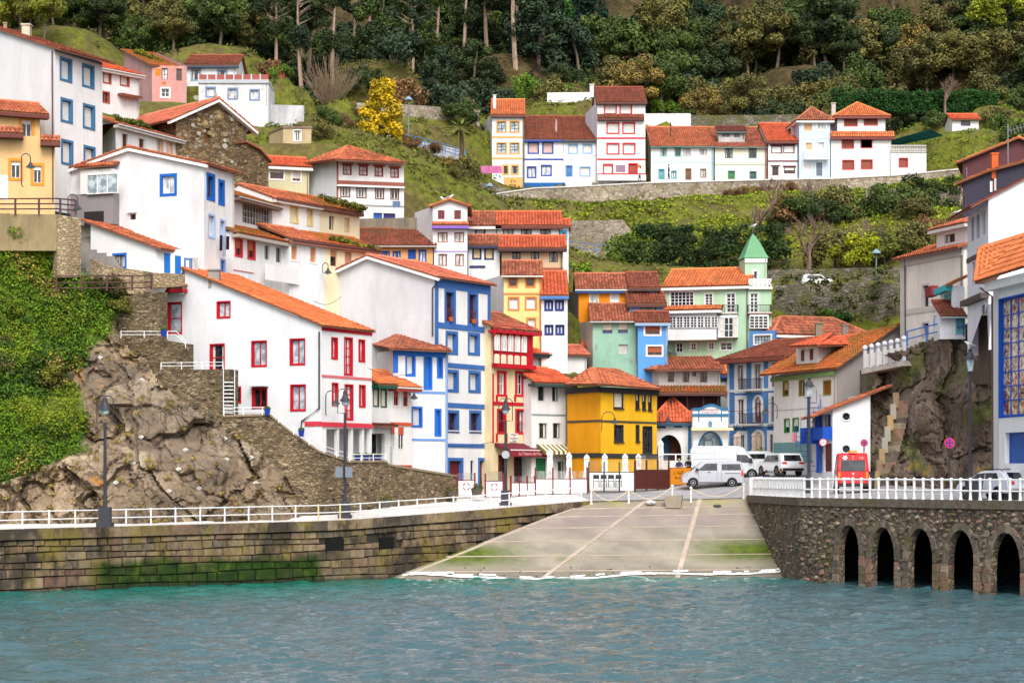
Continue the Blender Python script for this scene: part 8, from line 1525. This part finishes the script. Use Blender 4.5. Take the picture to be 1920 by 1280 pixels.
# ---- people
def person(label, loc, face, coat, legs, hair, H=1.72, lean=0.0, stride=.1, arms='down', skin=(206, 160, 132)):
    loc = Vector(loc); f = Vector((face[0], face[1], 0)).normalized(); l = Vector((-f.y, f.x, 0)); k = H / 1.72; up = (Z + f * lean).normalized()
    def T(x, y, z): return (f * x + l * y + Z * z) * k + f * lean * max(0, z - .9)
    J = {'pel': (T(0, 0, .95), .15), 'wst': (T(0, 0, 1.1), .14), 'chs': (T(0, 0, 1.32), .165), 'nck': (T(0, 0, 1.47), .06), 'hd0': (T(.02, 0, 1.56), .085), 'hd1': (T(.02, 0, 1.66), .09)}
    E_ = [('pel', 'wst'), ('wst', 'chs'), ('chs', 'nck'), ('nck', 'hd0'), ('hd0', 'hd1')]
    for s_, n_ in ((1, 'l'), (-1, 'r')):
        st = stride * s_; J.update({n_ + 'hip': (T(0, s_ * .09, .88), .1), n_ + 'kne': (T(st * .5 + .02, s_ * .1, .49), .068), n_ + 'ank': (T(st - .03, s_ * .1, .09), .045), n_ + 'toe': (T(st + .14, s_ * .11, .04), .04), n_ + 'sho': (T(0, s_ * .19, 1.41), .065)})
        el, ha = ((T(-.03, s_ * .25, 1.14), T(.06, s_ * .24, .9)) if arms == 'down' else (T(.08, s_ * .26, 1.16), T(.26, s_ * .1, 1.12))); J.update({n_ + 'elb': (el, .048), n_ + 'wri': (ha, .034), n_ + 'hnd': (ha + (ha - el).normalized() * .1 * k, .03)})
        E_ += [('pel', n_ + 'hip'), (n_ + 'hip', n_ + 'kne'), (n_ + 'kne', n_ + 'ank'), (n_ + 'ank', n_ + 'toe'), ('chs', n_ + 'sho'), (n_ + 'sho', n_ + 'elb'), (n_ + 'elb', n_ + 'wri'), (n_ + 'wri', n_ + 'hnd')]
        for q in range(3): nm = n_ + 'fg%d' % q; J[nm] = (ha + (ha - el).normalized() * .17 * k + f * (q - 1) * .025, .011); E_.append((n_ + 'hnd', nm))
    names = list(J); me = bpy.data.meshes.new('p'); me.from_pydata([tuple(J[n][0]) for n in names], [(names.index(a), names.index(b)) for a, b in E_], []); ob = bpy.data.objects.new('p', me); COL.objects.link(ob)
    md = ob.modifiers.new('s', 'SKIN'); 
    if not me.skin_vertices: bpy.context.view_layer.update()
    sv = me.skin_vertices[0].data if me.skin_vertices else me.attributes
    for i, n in enumerate(names): sv[i].radius = (J[n][1] * k, J[n][1] * k)
    sv[0].use_root = True; ob.modifiers.new('d', 'SUBSURF').levels = 1; bpy.context.view_layer.update(); m2 = bpy.data.meshes.new_from_object(ob.evaluated_get(bpy.context.evaluated_depsgraph_get())); bpy.data.objects.remove(ob); bpy.data.meshes.remove(me)
    for c in (coat, legs, skin, (36, 32, 32)): m2.materials.append(paint(c, .8, .1))
    hw = [J[n][0] for n in ('lhnd', 'rhnd')]
    for p in m2.polygons:
        z = p.center.z / k; p.material_index = 2 if z > 1.47 or any((p.center - q).length < .1 * k for q in hw) else (3 if z < .08 else (1 if z < .9 else 0))
    root = bpy.data.objects.new('person', m2); COL.objects.link(root); root.location = loc; tag(root, label, 'person')
    mb = MB(); c = T(-.01, 0, 1.66); ring = [(.098, -.06), (.104, 0), (.095, .06), (.06, .1), (.01, .115)]; mb.lathe([(r * k, z * k) for r, z in ring], loc + c, 10); mb.build('hair', paint(hair, .8), root)
    return root
try:
    person('person in a navy jacket walking near the white balustrade', onroad(1437, 139.5), (.2, 1), (40, 46, 70), (30, 30, 36), (60, 44, 36), stride=.22); person('person in a black jacket walking towards the red ambulance', onroad(1464, 141), (-.1, 1), (22, 22, 28), (26, 26, 30), (96, 72, 56), stride=.18)
    person('person in a navy coat leaning at the arcade rail', onroad(1273, 154), (.1, -1), (46, 52, 84), (40, 40, 48), (150, 140, 130), arms='front', lean=.1); person('person with dark hair and black coat beside the panel van', onroad(1291, 154.6), (-.3, -1), (26, 28, 36), (30, 30, 36), (24, 20, 20), arms='front')
    person('small figure in white beside the red-bordered parapet on the upper lane', P(1199, 341, 230), (1, -.2), (236, 226, 216), (70, 60, 60), (40, 30, 28), lean=.2); person('small dark figure standing before the teal-trimmed cottage', P(1254, 337, 230.5), (-1, 0), (40, 42, 54), (30, 30, 40), (40, 34, 30))
except Exception as ex: print('PERSON FAIL', ex)

# ---- terrace of the tavern and restaurant
BUR = (128, 22, 40); GRN2 = (16, 66, 50)
def screen(name, label, x0, x1, yb, ht, d0, d1, post, panels=1, glassh=.5, buoy=False, phigh=1.35, col=(246, 246, 246)):
    fr = Fr(x0, d0, x1, d1); zb = EYE + (HZ - yb) * d0 / F; zb2 = EYE + (HZ - yb) * d0 / F; root = thing(name, label, 'screen', fr.w(fr.L / 2, zb)); L = fr.L
    for i in range(panels + 1): mb = MB(); u = L * i / panels; mb.fbox(fr, u - .05, u + .05, zb - .3, zb + phigh, -.05, .05); mb.build('post', flat(post), root)
    for i in range(panels):
        a, b = L * i / panels + .05, L * (i + 1) / panels - .05; mb = MB(); mb.fbox(fr, a, b, zb - .2, zb + ht, -.02, .02); mb.build('panel', flat(col, .4), root); mb = MB(); mb.fbox(fr, a, b, zb + ht, zb + ht + .06, -.03, .03); mb.build('top_bar', flat(post), root)
        if glassh: mb = MB(); mb.fbox(fr, a, b, zb + ht + .06, zb + ht + glassh, -.008, .008); mb.build('glass_pane', CLEAR, root)
        if buoy:
            c = fr.w((a + b) / 2, zb + ht / 2, .035)
            for k in range(4):
                mb = MB(); a0 = k * math.pi / 2 + .25; pts = [(r_, a0 + j * 1.07 / 6) for r_, rng in ((.27, range(7)), (.2, range(6, -1, -1))) for j in rng]; mb.prism([c + fr.U * r_ * math.cos(t_) + Z * r_ * math.sin(t_) for r_, t_ in pts], fr.N * .02); mb.build('lifebuoy_segment', flat((176, 24, 40)), root)
    return root
CLEAR, t, b_ = nodes('clear_glass'); b_.inputs['Base Color'].default_value = (.8, .84, .86, 1); b_.inputs['Roughness'].default_value = .05; b_.inputs['Transmission Weight'].default_value = .9; b_.inputs['Alpha'].default_value = .22
screen('terrace_screen', 'white terrace screen with red lifebuoy left of the lamp, outer one', 858, 890, 922, .78, 142.2, 142.6, BUR, 1, .55, True); screen('terrace_screen', 'white terrace screen with red lifebuoy nearest the lamp', 910, 943, 923, .78, 143, 143.4, BUR, 1, .7, True)
screen('terrace_screen', 'three white panels of the tavern terrace right of the lamp', 958, 1003, 922, .62, 143.5, 146, BUR, 3, .5, phigh=1.15); screen('terrace_screen', 'long white panels with burgundy posts before the striped awning', 1004, 1101, 919, .8, 146, 147, BUR, 3, .6, phigh=1.65); screen('terrace_screen', 'white glazed screen with dark green posts below the yellow building', 1104, 1190, 914, 1.1, 147.8, 147.6, GRN2, 3, .9, phigh=1.9)
screen('terrace_screen', 'brown timber and glass screen at the terrace corner', 1191, 1254, 911, 1.15, 147.4, 149.6, (84, 40, 34), 3, 1.1, phigh=1.9, col=(84, 38, 32))
fr = Fr(1256, 150.5, 1298, 151.5); root = screen('painted_board', 'orange painted board fence with dark lettering behind the minivan', 1256, 1298, 903, 1.0, 150.5, 151.5, (176, 104, 30), 1, 0, col=(226, 142, 30), phigh=1.05); c = fr.w(fr.L * .38, EYE + (HZ - 903) * 150.5 / F + .68, .04); text('L GeT', .36, c, fr.U, fr.N, flat((96, 56, 20)), root); text('00 421', .26, c - Z * .38, fr.U, fr.N, flat((96, 56, 20)), root)
for i, (x, yb, d) in enumerate(((1118, 913, 146.6), (1132, 913, 146.6), (1146, 913, 146.7), (1160, 913, 146.8))):
    q = P(x, yb, d); root = thing('terrace_chair', 'dark metal terrace chair before the green-posted screen, %s from left' % ORD[i], 'chair', q, 'terrace chairs'); m = flat((40, 42, 48), .5)
    for dx in (-.2, .2):
        for dy in (-.2, .2): mb = MB(); mb.tube([q + Vector((dx, dy, 0)), q + Vector((dx, dy, .45 if dy < 0 else .9))], .018, 5); mb.build('leg', m, root)
    mb = MB(); mb.box(q.x - .22, q.x + .22, q.y - .22, q.y + .22, q.z + .43, q.z + .47); mb.build('seat', m, root); mb = MB(); mb.box(q.x - .22, q.x + .22, q.y + .18, q.y + .22, q.z + .6, q.z + .9); mb.build('backrest', m, root)
def parasol(label, x, yb, yt, d, rgb=(244, 242, 238), w=.3):
    b, t_ = P(x, yb, d), P(x, yt, d); H = t_.z - b.z; root = thing('parasol', label, 'parasol', b, 'closed parasols'); mb = MB(); mb.tube([b - Z * .6, b + Z * (H * .45)], .035, 6); mb.build('pole', flat((120, 110, 100)), root); mb = MB(); n = 12
    prof = [(.05, 1), (.5, .93), (.78, .84), (.62, .8), (.72, .6), (.62, .42), (.75, .3), (1.0, .12), (.9, .08)]
    for r, z in prof:
        for k in range(n): a = 6.2832 * k / n; rr = w * r * (1.12 if k % 2 else .8); mb.v.append((b.x + rr * math.cos(a), b.y + rr * math.sin(a), b.z + H * z))
    for i in range(len(prof) - 1):
        for k in range(n): mb.f.append((i * n + k, i * n + (k + 1) % n, (i + 1) * n + (k + 1) % n, (i + 1) * n + k))
    mb.build('canopy', flat(rgb, .85), root)
for x, yb, yt, d, lb in ((1031, 905, 843, 150.5, 'folded white parasol before the green door'), (1067, 905, 847, 149.8, 'folded white parasol at the left corner of the yellow building'), (1100, 900, 851, 149, 'folded white parasol behind the burgundy posts'), (1134, 896, 850, 148.8, 'folded white parasol behind the first green post'), (1172, 892, 850, 148.9, 'folded white parasol with flared hem, left of pair'), (1197, 892, 850, 149.3, 'folded white parasol with flared hem, right of pair'), (1239, 884, 824, 155.5, 'tall folded white parasol inside the wide arch')): parasol(lb, x, yb, yt, d)
for x, yt, lb in ((1382, 811, 'folded beige parasol beside the teal bank door'), (1416, 808, 'folded beige parasol, left of the pair before the bank'), (1425, 809, 'folded beige parasol, right of the pair before the bank')): parasol(lb, x, 858, yt, 160.6, (214, 190, 170), .42)
railing('white_railing', 'white rail in front of the wide arch', R_((1236, 876, 154), (1298, 876, 154)), 1.0, sp=1.2, pr=.05, rr=.05, style='box', rails=(1.0,))
# lettering on the buildings
fr, a0, a1, zb_ = AW; HT = HOUSES['tavern_house']; text('La Taberna del Puerto', .34, fr.w((a0 + a1) / 2 + .2, zb_ - .28, 1.64), fr.U, fr.N, flat((240, 190, 180)), HT.root)
fr = HT.f; u, z = fr.uz(962, 820.5); mb = MB(); mb.fbox(fr, u - .45, u + .45, z - .32, z + .34, .05, .1); sg_ = mb.build('sign_board', flat((246, 244, 242)), HT.root); mb = MB(); mb.fbox(fr, u - .36, u + .3, z + .2, z + .28, .1, .112); mb.build('sign_stripe', flat((190, 30, 46)), HT.root); text('EL', .14, fr.w(u, z + .1, .112), fr.U, fr.N, flat((120, 60, 60)), HT.root); text('PLANTO', .22, fr.w(u, z - .06, .112), fr.U, fr.N, flat((130, 20, 40)), HT.root); text('comedor', .13, fr.w(u, z - .22, .112), fr.U, fr.N, flat((60, 50, 50)), HT.root)
hP, fr = PARF; u0, z0 = fr.uz(*hP.q(768, 286)); u1, z1 = fr.uz(*hP.q(1012, 226)); mb = MB(); mb.fbox(fr, u0, u1, z0, z1, .02, .07); mb.build('sign_board', flat((238, 222, 226)), hP.root); mb = MB(); mb.fbox(fr, u0 - .03, u1 + .03, z1 - .01, z1 + .06, .02, .08); mb.build('sign_frame', flat((130, 60, 80)), hP.root); text('Casa Paco', .3, fr.w((u0 + u1) / 2, (z0 + z1) / 2, .08), fr.U, fr.N, flat((160, 120, 130)), hP.root)
hB, fr = BANK; u, z = fr.uz(*(E5[0] + 1335 / 8, E5[1] + 515 / 8)); text('BBVA', .56, fr.w(u, z + .1, .08), fr.U, fr.N, flat((20, 30, 80)), hB.root); u, z = fr.uz(E5[0] + 1812 / 8, E5[1] + 500 / 8); text('BBVA', .56, fr.w(u + .3, z + .1, .08), fr.U, fr.N, flat((20, 30, 80)), hB.root)
hG = HOUSES['green_window_house']; fr = hG.f; u, z = fr.uz(1019, 855); mb = MB(); mb.fbox(fr, u - .95, u + .95, z - .14, z + .16, .03, .06); mb.build('sign_board', flat((240, 240, 240)), hG.root); text('EL PZ LAT D', .26, fr.w(u, z, .065), fr.U, fr.N, flat((30, 30, 30)), hG.root)
# pots, bins, stones, signs
def pot(name, label, q, r, h_, rgb, leaf=None, lr=.3):
    root = thing(name, label, 'plant pot', q); mb = MB(); mb.lathe([(r * .75, 0), (r, h_ * .9), (r * 1.08, h_ * .92), (r * 1.08, h_), (r * .8, h_ - .02)], q, 10); mb.build('pot', paint(rgb, .5), root)
    if leaf: v, t_ = leaf_arrays([(q[0], q[1], q[2] + h_ + lr * .4), (q[0] + lr * .5, q[1], q[2] + h_ + lr * .3), (q[0] - lr * .5, q[1], q[2] + h_ + lr * .3)], [lr] * 3, 50, .07, int(q[0] * 100) % 997, .8); leaf_obj('plant', v, t_, root, color=leaf)
for i, x in enumerate((664, 680, 693, 703)): q = HOUSES['red_window_house'].f.pw(x, 864, .3); pot('plant_pot', 'blue pot on the porch of the red-windowed house, %s from left' % ORD[i], q, .2, .36, (30, 46, 140), (70, 90, 40), .16)
for x, y, d, lb in ((565, 818, 128.6, 'blue pot halfway down the handrail of the rubble wall'), (501, 778, 128.3, 'blue pot at the top of the rubble wall handrail'), (307, 630, 131, 'blue pot on the landing by the tall red door')): pot('plant_pot', lb, P(x, y, d), .2, .4, (30, 60, 160), (70, 100, 40), .14)
for x, y, d, lb in ((894, 929, 140.6, 'concrete tub with shrub between the lifebuoy screens'), (848, 934, 139.6, 'concrete tub at the foot of the rubble wall'), (722, 951, 133, 'dark tub with green plant on the left quay')): pot('planter', lb, P(x, y, d), .42, .5, (96, 88, 80), (84, 84, 40), .34)
pot('planter', 'tub with spiky palm before the bank', P(1424, 858, 158.5), .3, .4, (90, 80, 74), (96, 110, 40), .5)
q = onslip(.555, .9); mb = MB(); bx = [(-.68, -.4), (.55, -.4), (.68, .4), (-.6, .4)]; mb.hexa([q + Vector((x * .82, y * .8, -.05)) for x, y in bx] + [q + Vector((x, y, .78 + .05 * (x > 0))) for x, y in bx]); tag(mb.build('mooring_block', paint((170, 158, 138), dirt=.3), loc=q), 'heavy concrete mooring block on the slipway', 'concrete block')
def boulder(label, q, r, rgb, seed):
    bm = bmesh.new(); bmesh.ops.create_icosphere(bm, subdivisions=2, radius=1)
    for v in bm.verts: v.co *= 1 + .3 * noise.noise(v.co * 1.3 + Vector((seed, 0, 0))); v.co = Vector((v.co.x * r, v.co.y * r * .8, v.co.z * r * .5))
    me = bpy.data.meshes.new('boulder'); bm.to_mesh(me); bm.free(); me.materials.append(paint(rgb, dirt=.2)); o = bpy.data.objects.new('boulder', me); COL.objects.link(o); o.location = q; tag(o, label, 'boulder')
boulder('pale rounded boulder near the head of the slipway', onslip(.42, .93) + Z * .2, .36, (206, 204, 206), 1); boulder('dark flat stone near the head of the slipway', onslip(.78, .9) + Z * .03, .3, (80, 76, 74), 2)
random.seed(8)
peb = MB()
for i in range(60): q = onslip(random.uniform(.1, .9), random.uniform(.1, .2)); r = random.uniform(.03, .08); peb.lathe([(.01, 0), (r, .01), (r * .8, r * .7), (.01, r * .8)], q, 5)
tag(peb.build('pebbles', paint((70, 64, 58))), 'scattered pebbles and weed along the foot of the slipway', 'pebbles', kind='stuff')
def binn(label, q, w, h_, rgb): root = thing('litter_bin', label, 'bin', q); mb = MB(); q = Vector(q); mb.hexa([q + Vector((x * w * .85, y * w * .85, 0)) for x, y in ((-1, -1), (1, -1), (1, 1), (-1, 1))] + [q + Vector((x * w, y * w, h_)) for x, y in ((-1, -1), (1, -1), (1, 1), (-1, 1))]); mb.build('container', flat(rgb, .6), root); mb = MB(); mb.box(q.x - w * 1.06, q.x + w * 1.06, q.y - w * 1.06, q.y + w * 1.06, q.z + h_, q.z + h_ + .08); mb.build('lid', flat(sc_rgb(rgb, .8), .6), root)
binn('dark grey wheeled bin behind the balustrade near the silver car', onroad(1826, 113.2), .42, 1.0, (62, 62, 74)); binn('black bin to the right of the ambulance', onroad(1631, 138.5), .3, 1.15, (36, 36, 42))
def rsign(label, x, yc, yb, d, r, face, ring, kind):
    c = P(x, yc, d); b = P(x, yb, d); root = thing('road_sign', label, 'road sign', b); mb = MB(); mb.tube([b, c + Z * r], .04, 6); mb.build('pole', flat((44, 44, 48)), root)
    for nm, rr, col, o in (('rim', r, ring, 0), ('sign_face', r * .76, face, .012)): mb = MB(); mb.prism([c + Vector((rr * math.cos(a * .3927), -.06 - o, rr * math.sin(a * .3927))) for a in range(16)], (0, -.02, 0)); s_ = mb.build(nm, flat(col, .4), root)
    if kind == 'cross':
        for a in (.785, -.785): mb = MB(); d1 = Vector((math.cos(a), 0, math.sin(a))); d2 = Vector((-d1.z, 0, d1.x)); mb.prism([c + Vector((0, -.1, 0)) + d1 * r * .74 * i + d2 * .045 * j for i, j in ((-1, -1), (1, -1), (1, 1), (-1, 1))], (0, -.012, 0)); mb.build('bar', flat(ring), root)
    else: text('2,5m', r * .62, c + Vector((0, -.11, 0)), Vector((1, 0, 0)), Vector((0, -1, 0)), flat((20, 20, 20)), root)
rsign('blue and red no-stopping sign on a black pole before the dark cliff', 1780, 830, 905, 129, .34, (60, 60, 180), (214, 40, 80), 'cross'); rsign('round red-ringed limit sign on the boathouse', 1543, 829, 850, 140.5, .28, (244, 244, 244), (206, 30, 44), 'text'); rsign('blue and red sign seen edge-on right of the boathouse', 1620, 830, 900, 140.5, .26, (120, 70, 150), (206, 60, 100), 'cross')
# spiral stair by the boathouse
sp = thing('spiral_stair', 'small blue spiral stair beside the boathouse', 'stair', P(1515, 888, 145.5)); b = P(1515, 888, 145.5); mb = MB(); mb.tube([b, b + Z * 6], .07, 6); mb.build('column', flat((30, 84, 180)), sp)
for i in range(16): a = i * .5; mb = MB(); z = b.z + .35 * i + .2; d1 = Vector((math.cos(a), math.sin(a), 0)); d2 = Vector((math.cos(a + .5), math.sin(a + .5), 0)); c = Vector((b.x, b.y, z)); mb.prism([c, c + d1 * .95, c + d2 * .95], (0, 0, .04)); mb.build('tread', flat((30, 84, 180)), sp); mb = MB(); mb.tube([c + d1 * .93, c + d1 * .93 + Z * .95], .02, 4); mb.build('baluster', flat((30, 84, 180)), sp)
# anchor plates of the rock netting
PLATES = [(188, 670), (265, 819), (348, 843), (249, 868), (335, 879), (425, 861), (218, 904), (317, 920), (375, 915), (471, 857), (422, 822), (266, 712), (150, 690), (480, 905)]
bpy.context.view_layer.update(); DG = bpy.context.evaluated_depsgraph_get()
for i, (x, y) in enumerate(PLATES):
    d_ = Vector(((x - 960) / F, 1, (HZ - y) / F)).normalized(); ok, q, nrm, *_ = SC.ray_cast(DG, Vector((0, 100, EYE)) + d_ * 0 + Vector(((x - 960) / F * 100, 0, (HZ - y) / F * 100)), d_)
    if not ok or q.y > 136: continue
    q = q + Vector((0, -.06, 0)); mb = MB(); mb.prism([q + Vector((-.2, 0, 0)), q + Vector((0, 0, -.12)), q + Vector((.2, 0, .02)), q + Vector((0, 0, .13))], (0, -.03, 0)); o = mb.build('anchor_plate', flat((226, 224, 216), .5), loc=q); tag(o, 'pale diamond anchor plate on the netted rock, %s from left' % ORD[min(i, 11)], 'anchor plate', 'anchor plates of the rock netting'); mb = MB(); mb.lathe([(.05, 0), (.05, .02)], q + Vector((0, -.04, 0)), 6); mb.build('bolt', flat((40, 40, 40)), o)
so_ = sorted([o for o in bpy.data.objects if o.name.startswith('anchor_plate')], key=lambda o: o.location.x)
for i, o in enumerate(so_): o['label'] = 'pale diamond anchor plate on the netted rock, %s from left' % (ORD + ['thirteenth', 'fourteenth', 'fifteenth'])[i]
# wire netting over the rock
def netting():
    mb = MB(); me = CL.data; co = np.array([v.co for v in me.vertices])
    grid = {}
    for v in co: x, y = px_of(*v); grid[(round(x / 5), round(y / 5))] = v
    def pt(i, j): return grid.get((i, j))
    for s_ in (1, -1):
        for i0 in range(20, 130):
            run = []
            for k in range(0, 75):
                i = i0 + (k if s_ > 0 else -k) // 1; j = 132 + k; v = pt(i, j); x, y = i * 5, j * 5
                inside = 150 < x < 545 and y > 655 + max(0, (x - 190)) * .62 - (50 if x < 260 else 0) * 0 and v is not None and gl(x, y) < .3
                if inside: run.append(Vector(v) + Vector((0, -.07, 0)))
                else:
                    if len(run) > 2: mb.tube(run, .011, 3, False)
                    run = []
            if len(run) > 2: mb.tube(run, .011, 3, False)
    o = mb.build('wire_netting', flat((150, 140, 130), .5, .3), fix=False); tag(o, 'wire netting pinned over the left cliff face', 'netting', kind='stuff')
netting()
# washing and banners
def cloth(name, label, pts, rgb, cat='laundry'):
    a, b, c, d = [Vector(p) for p in pts]; mb = MB(); n = 8
    for j in range(n + 1):
        for i in range(n + 1): q = a.lerp(b, i / n).lerp(d.lerp(c, i / n), j / n); mb.v.append(tuple(q + Vector((0, .06 * math.sin(i * 1.9 + j * .4), 0))))
    for j in range(n):
        for i in range(n): mb.f.append((j * (n + 1) + i, j * (n + 1) + i + 1, (j + 1) * (n + 1) + i + 1, (j + 1) * (n + 1) + i))
    o = mb.build(name, paint(rgb, .9), loc=a, fix=False); md = o.modifiers.new('t', 'SOLIDIFY'); md.thickness = .02; tag(o, label, cat)
def ct(x0, y0, x1, y1, d): return R_((x0, y0, d), (x1, y0, d), (x1, y1, d), (x0, y1, d))
cloth('laundry', 'dark navy washing hanging on the blue-framed gable house', ct(412, 441, 417, 470, 139.5), (34, 36, 64)); cloth('laundry', 'pale grey cloth hanging on the blue-framed gable house', ct(417, 442, 424, 482, 139.5), (176, 180, 200)); cloth('laundry', 'black cloth hanging on the blue-framed gable house', ct(424, 443, 430, 468, 139.6), (40, 24, 40)); cloth('laundry', 'blue jeans drying under the hipped-roof house windows', ct(736, 377, 751, 389, 165.6), (120, 140, 180)); cloth('towel', 'red and white towel below the green windows of the lane house', ct(1485, 812, 1494, 828, 152), (232, 150, 150)); cloth('banner', 'magenta banner on the railing by the orange-trimmed house', ct(902, 311, 941, 325, 229), (204, 116, 166), 'banner'); cloth('laundry', 'blue and white cloth hanging below the red balcony', ct(1751, 592, 1762, 612, 138.6), (110, 150, 220)); cloth('wind_net', 'dark green shade net over the balustraded terrace', R_((1672, 262, 233), (1745, 242, 233), (1768, 255, 234), (1672, 275, 234)), (20, 84, 80), 'net')
def gull(label, q, face=1):
    q = Vector(q); root = thing('seagull', label, 'seagull', q); mb = MB(); mb.tube([q + Vector((-.32 * face, 0, .12)), q + Vector((-.12 * face, 0, .17)), q + Vector((.08 * face, 0, .2)), q + Vector((.2 * face, 0, .3)), q + Vector((.27 * face, 0, .36)), q + Vector((.34 * face, 0, .35))], [.015, .07, .1, .06, .05, .015], 8); mb.build('body', flat((246, 246, 246), .7), root); mb = MB(); mb.tube([q + Vector((-.38 * face, .05, .13)), q + Vector((0, .09, .2)), q + Vector((.1 * face, .07, .22))], [.01, .06, .03], 6); mb.tube([q + Vector((-.38 * face, -.05, .13)), q + Vector((0, -.09, .2)), q + Vector((.1 * face, -.07, .22))], [.01, .06, .03], 6); o = mb.build('wings', flat((170, 176, 186), .7), root); o['kind'] = 'stuff'; mb = MB(); mb.tube([q, q + Z * .14], .012, 4); mb.build('leg', flat((230, 160, 60)), root)
gull('seagull perched on the tall lamp by the silver car', P(1819, 652, 119), -1); gull('seagull perched on the finial of the green tower', Vector((cen_t := HOUSES['mansion_tower'].A.lerp(HOUSES['mansion_tower'].C, .5)).to_tuple()[:2] + (P(1409, 428, 173).z,)), 1); gull('seagull on the ridge of the violet-trimmed gable', P(843, 374, 160.5), 1); gull('seagull on the lower roof edge of the violet-trimmed gable', P(833, 378, 160.3), -1); gull('seagull on the eaves of the tall white house with black windows', P(1794, 404, 134), 1)

def cable(label, a, b, sag=.5): a, b = P(*a), P(*b); mb = MB(); mb.tube([a.lerp(b, i / 12) - Z * sag * math.sin(math.pi * i / 12) for i in range(13)], .018, 4); tag(mb.build('cable', flat((40, 40, 44), .7), loc=a), label, 'cable')
cable('sagging cable across the front of the big blue-banded gable', (583, 560, 149), (640, 556, 145.4)); cable('cable along the wall of the blue-banded house over its doors', (838, 836, 146), (924, 828, 151), .12); cable('cable strung from the red-windowed house to the green eaves', (690, 690, 134.6), (772, 700, 141), .3); cable('cable across the pale blue-trimmed and blue-banded fronts', (985, 292, 232.8), (1122, 290, 232.8), .6); cable('overhead cable between the lane house and the bank', (1365, 770, 160), (1450, 745, 155.5), .4)
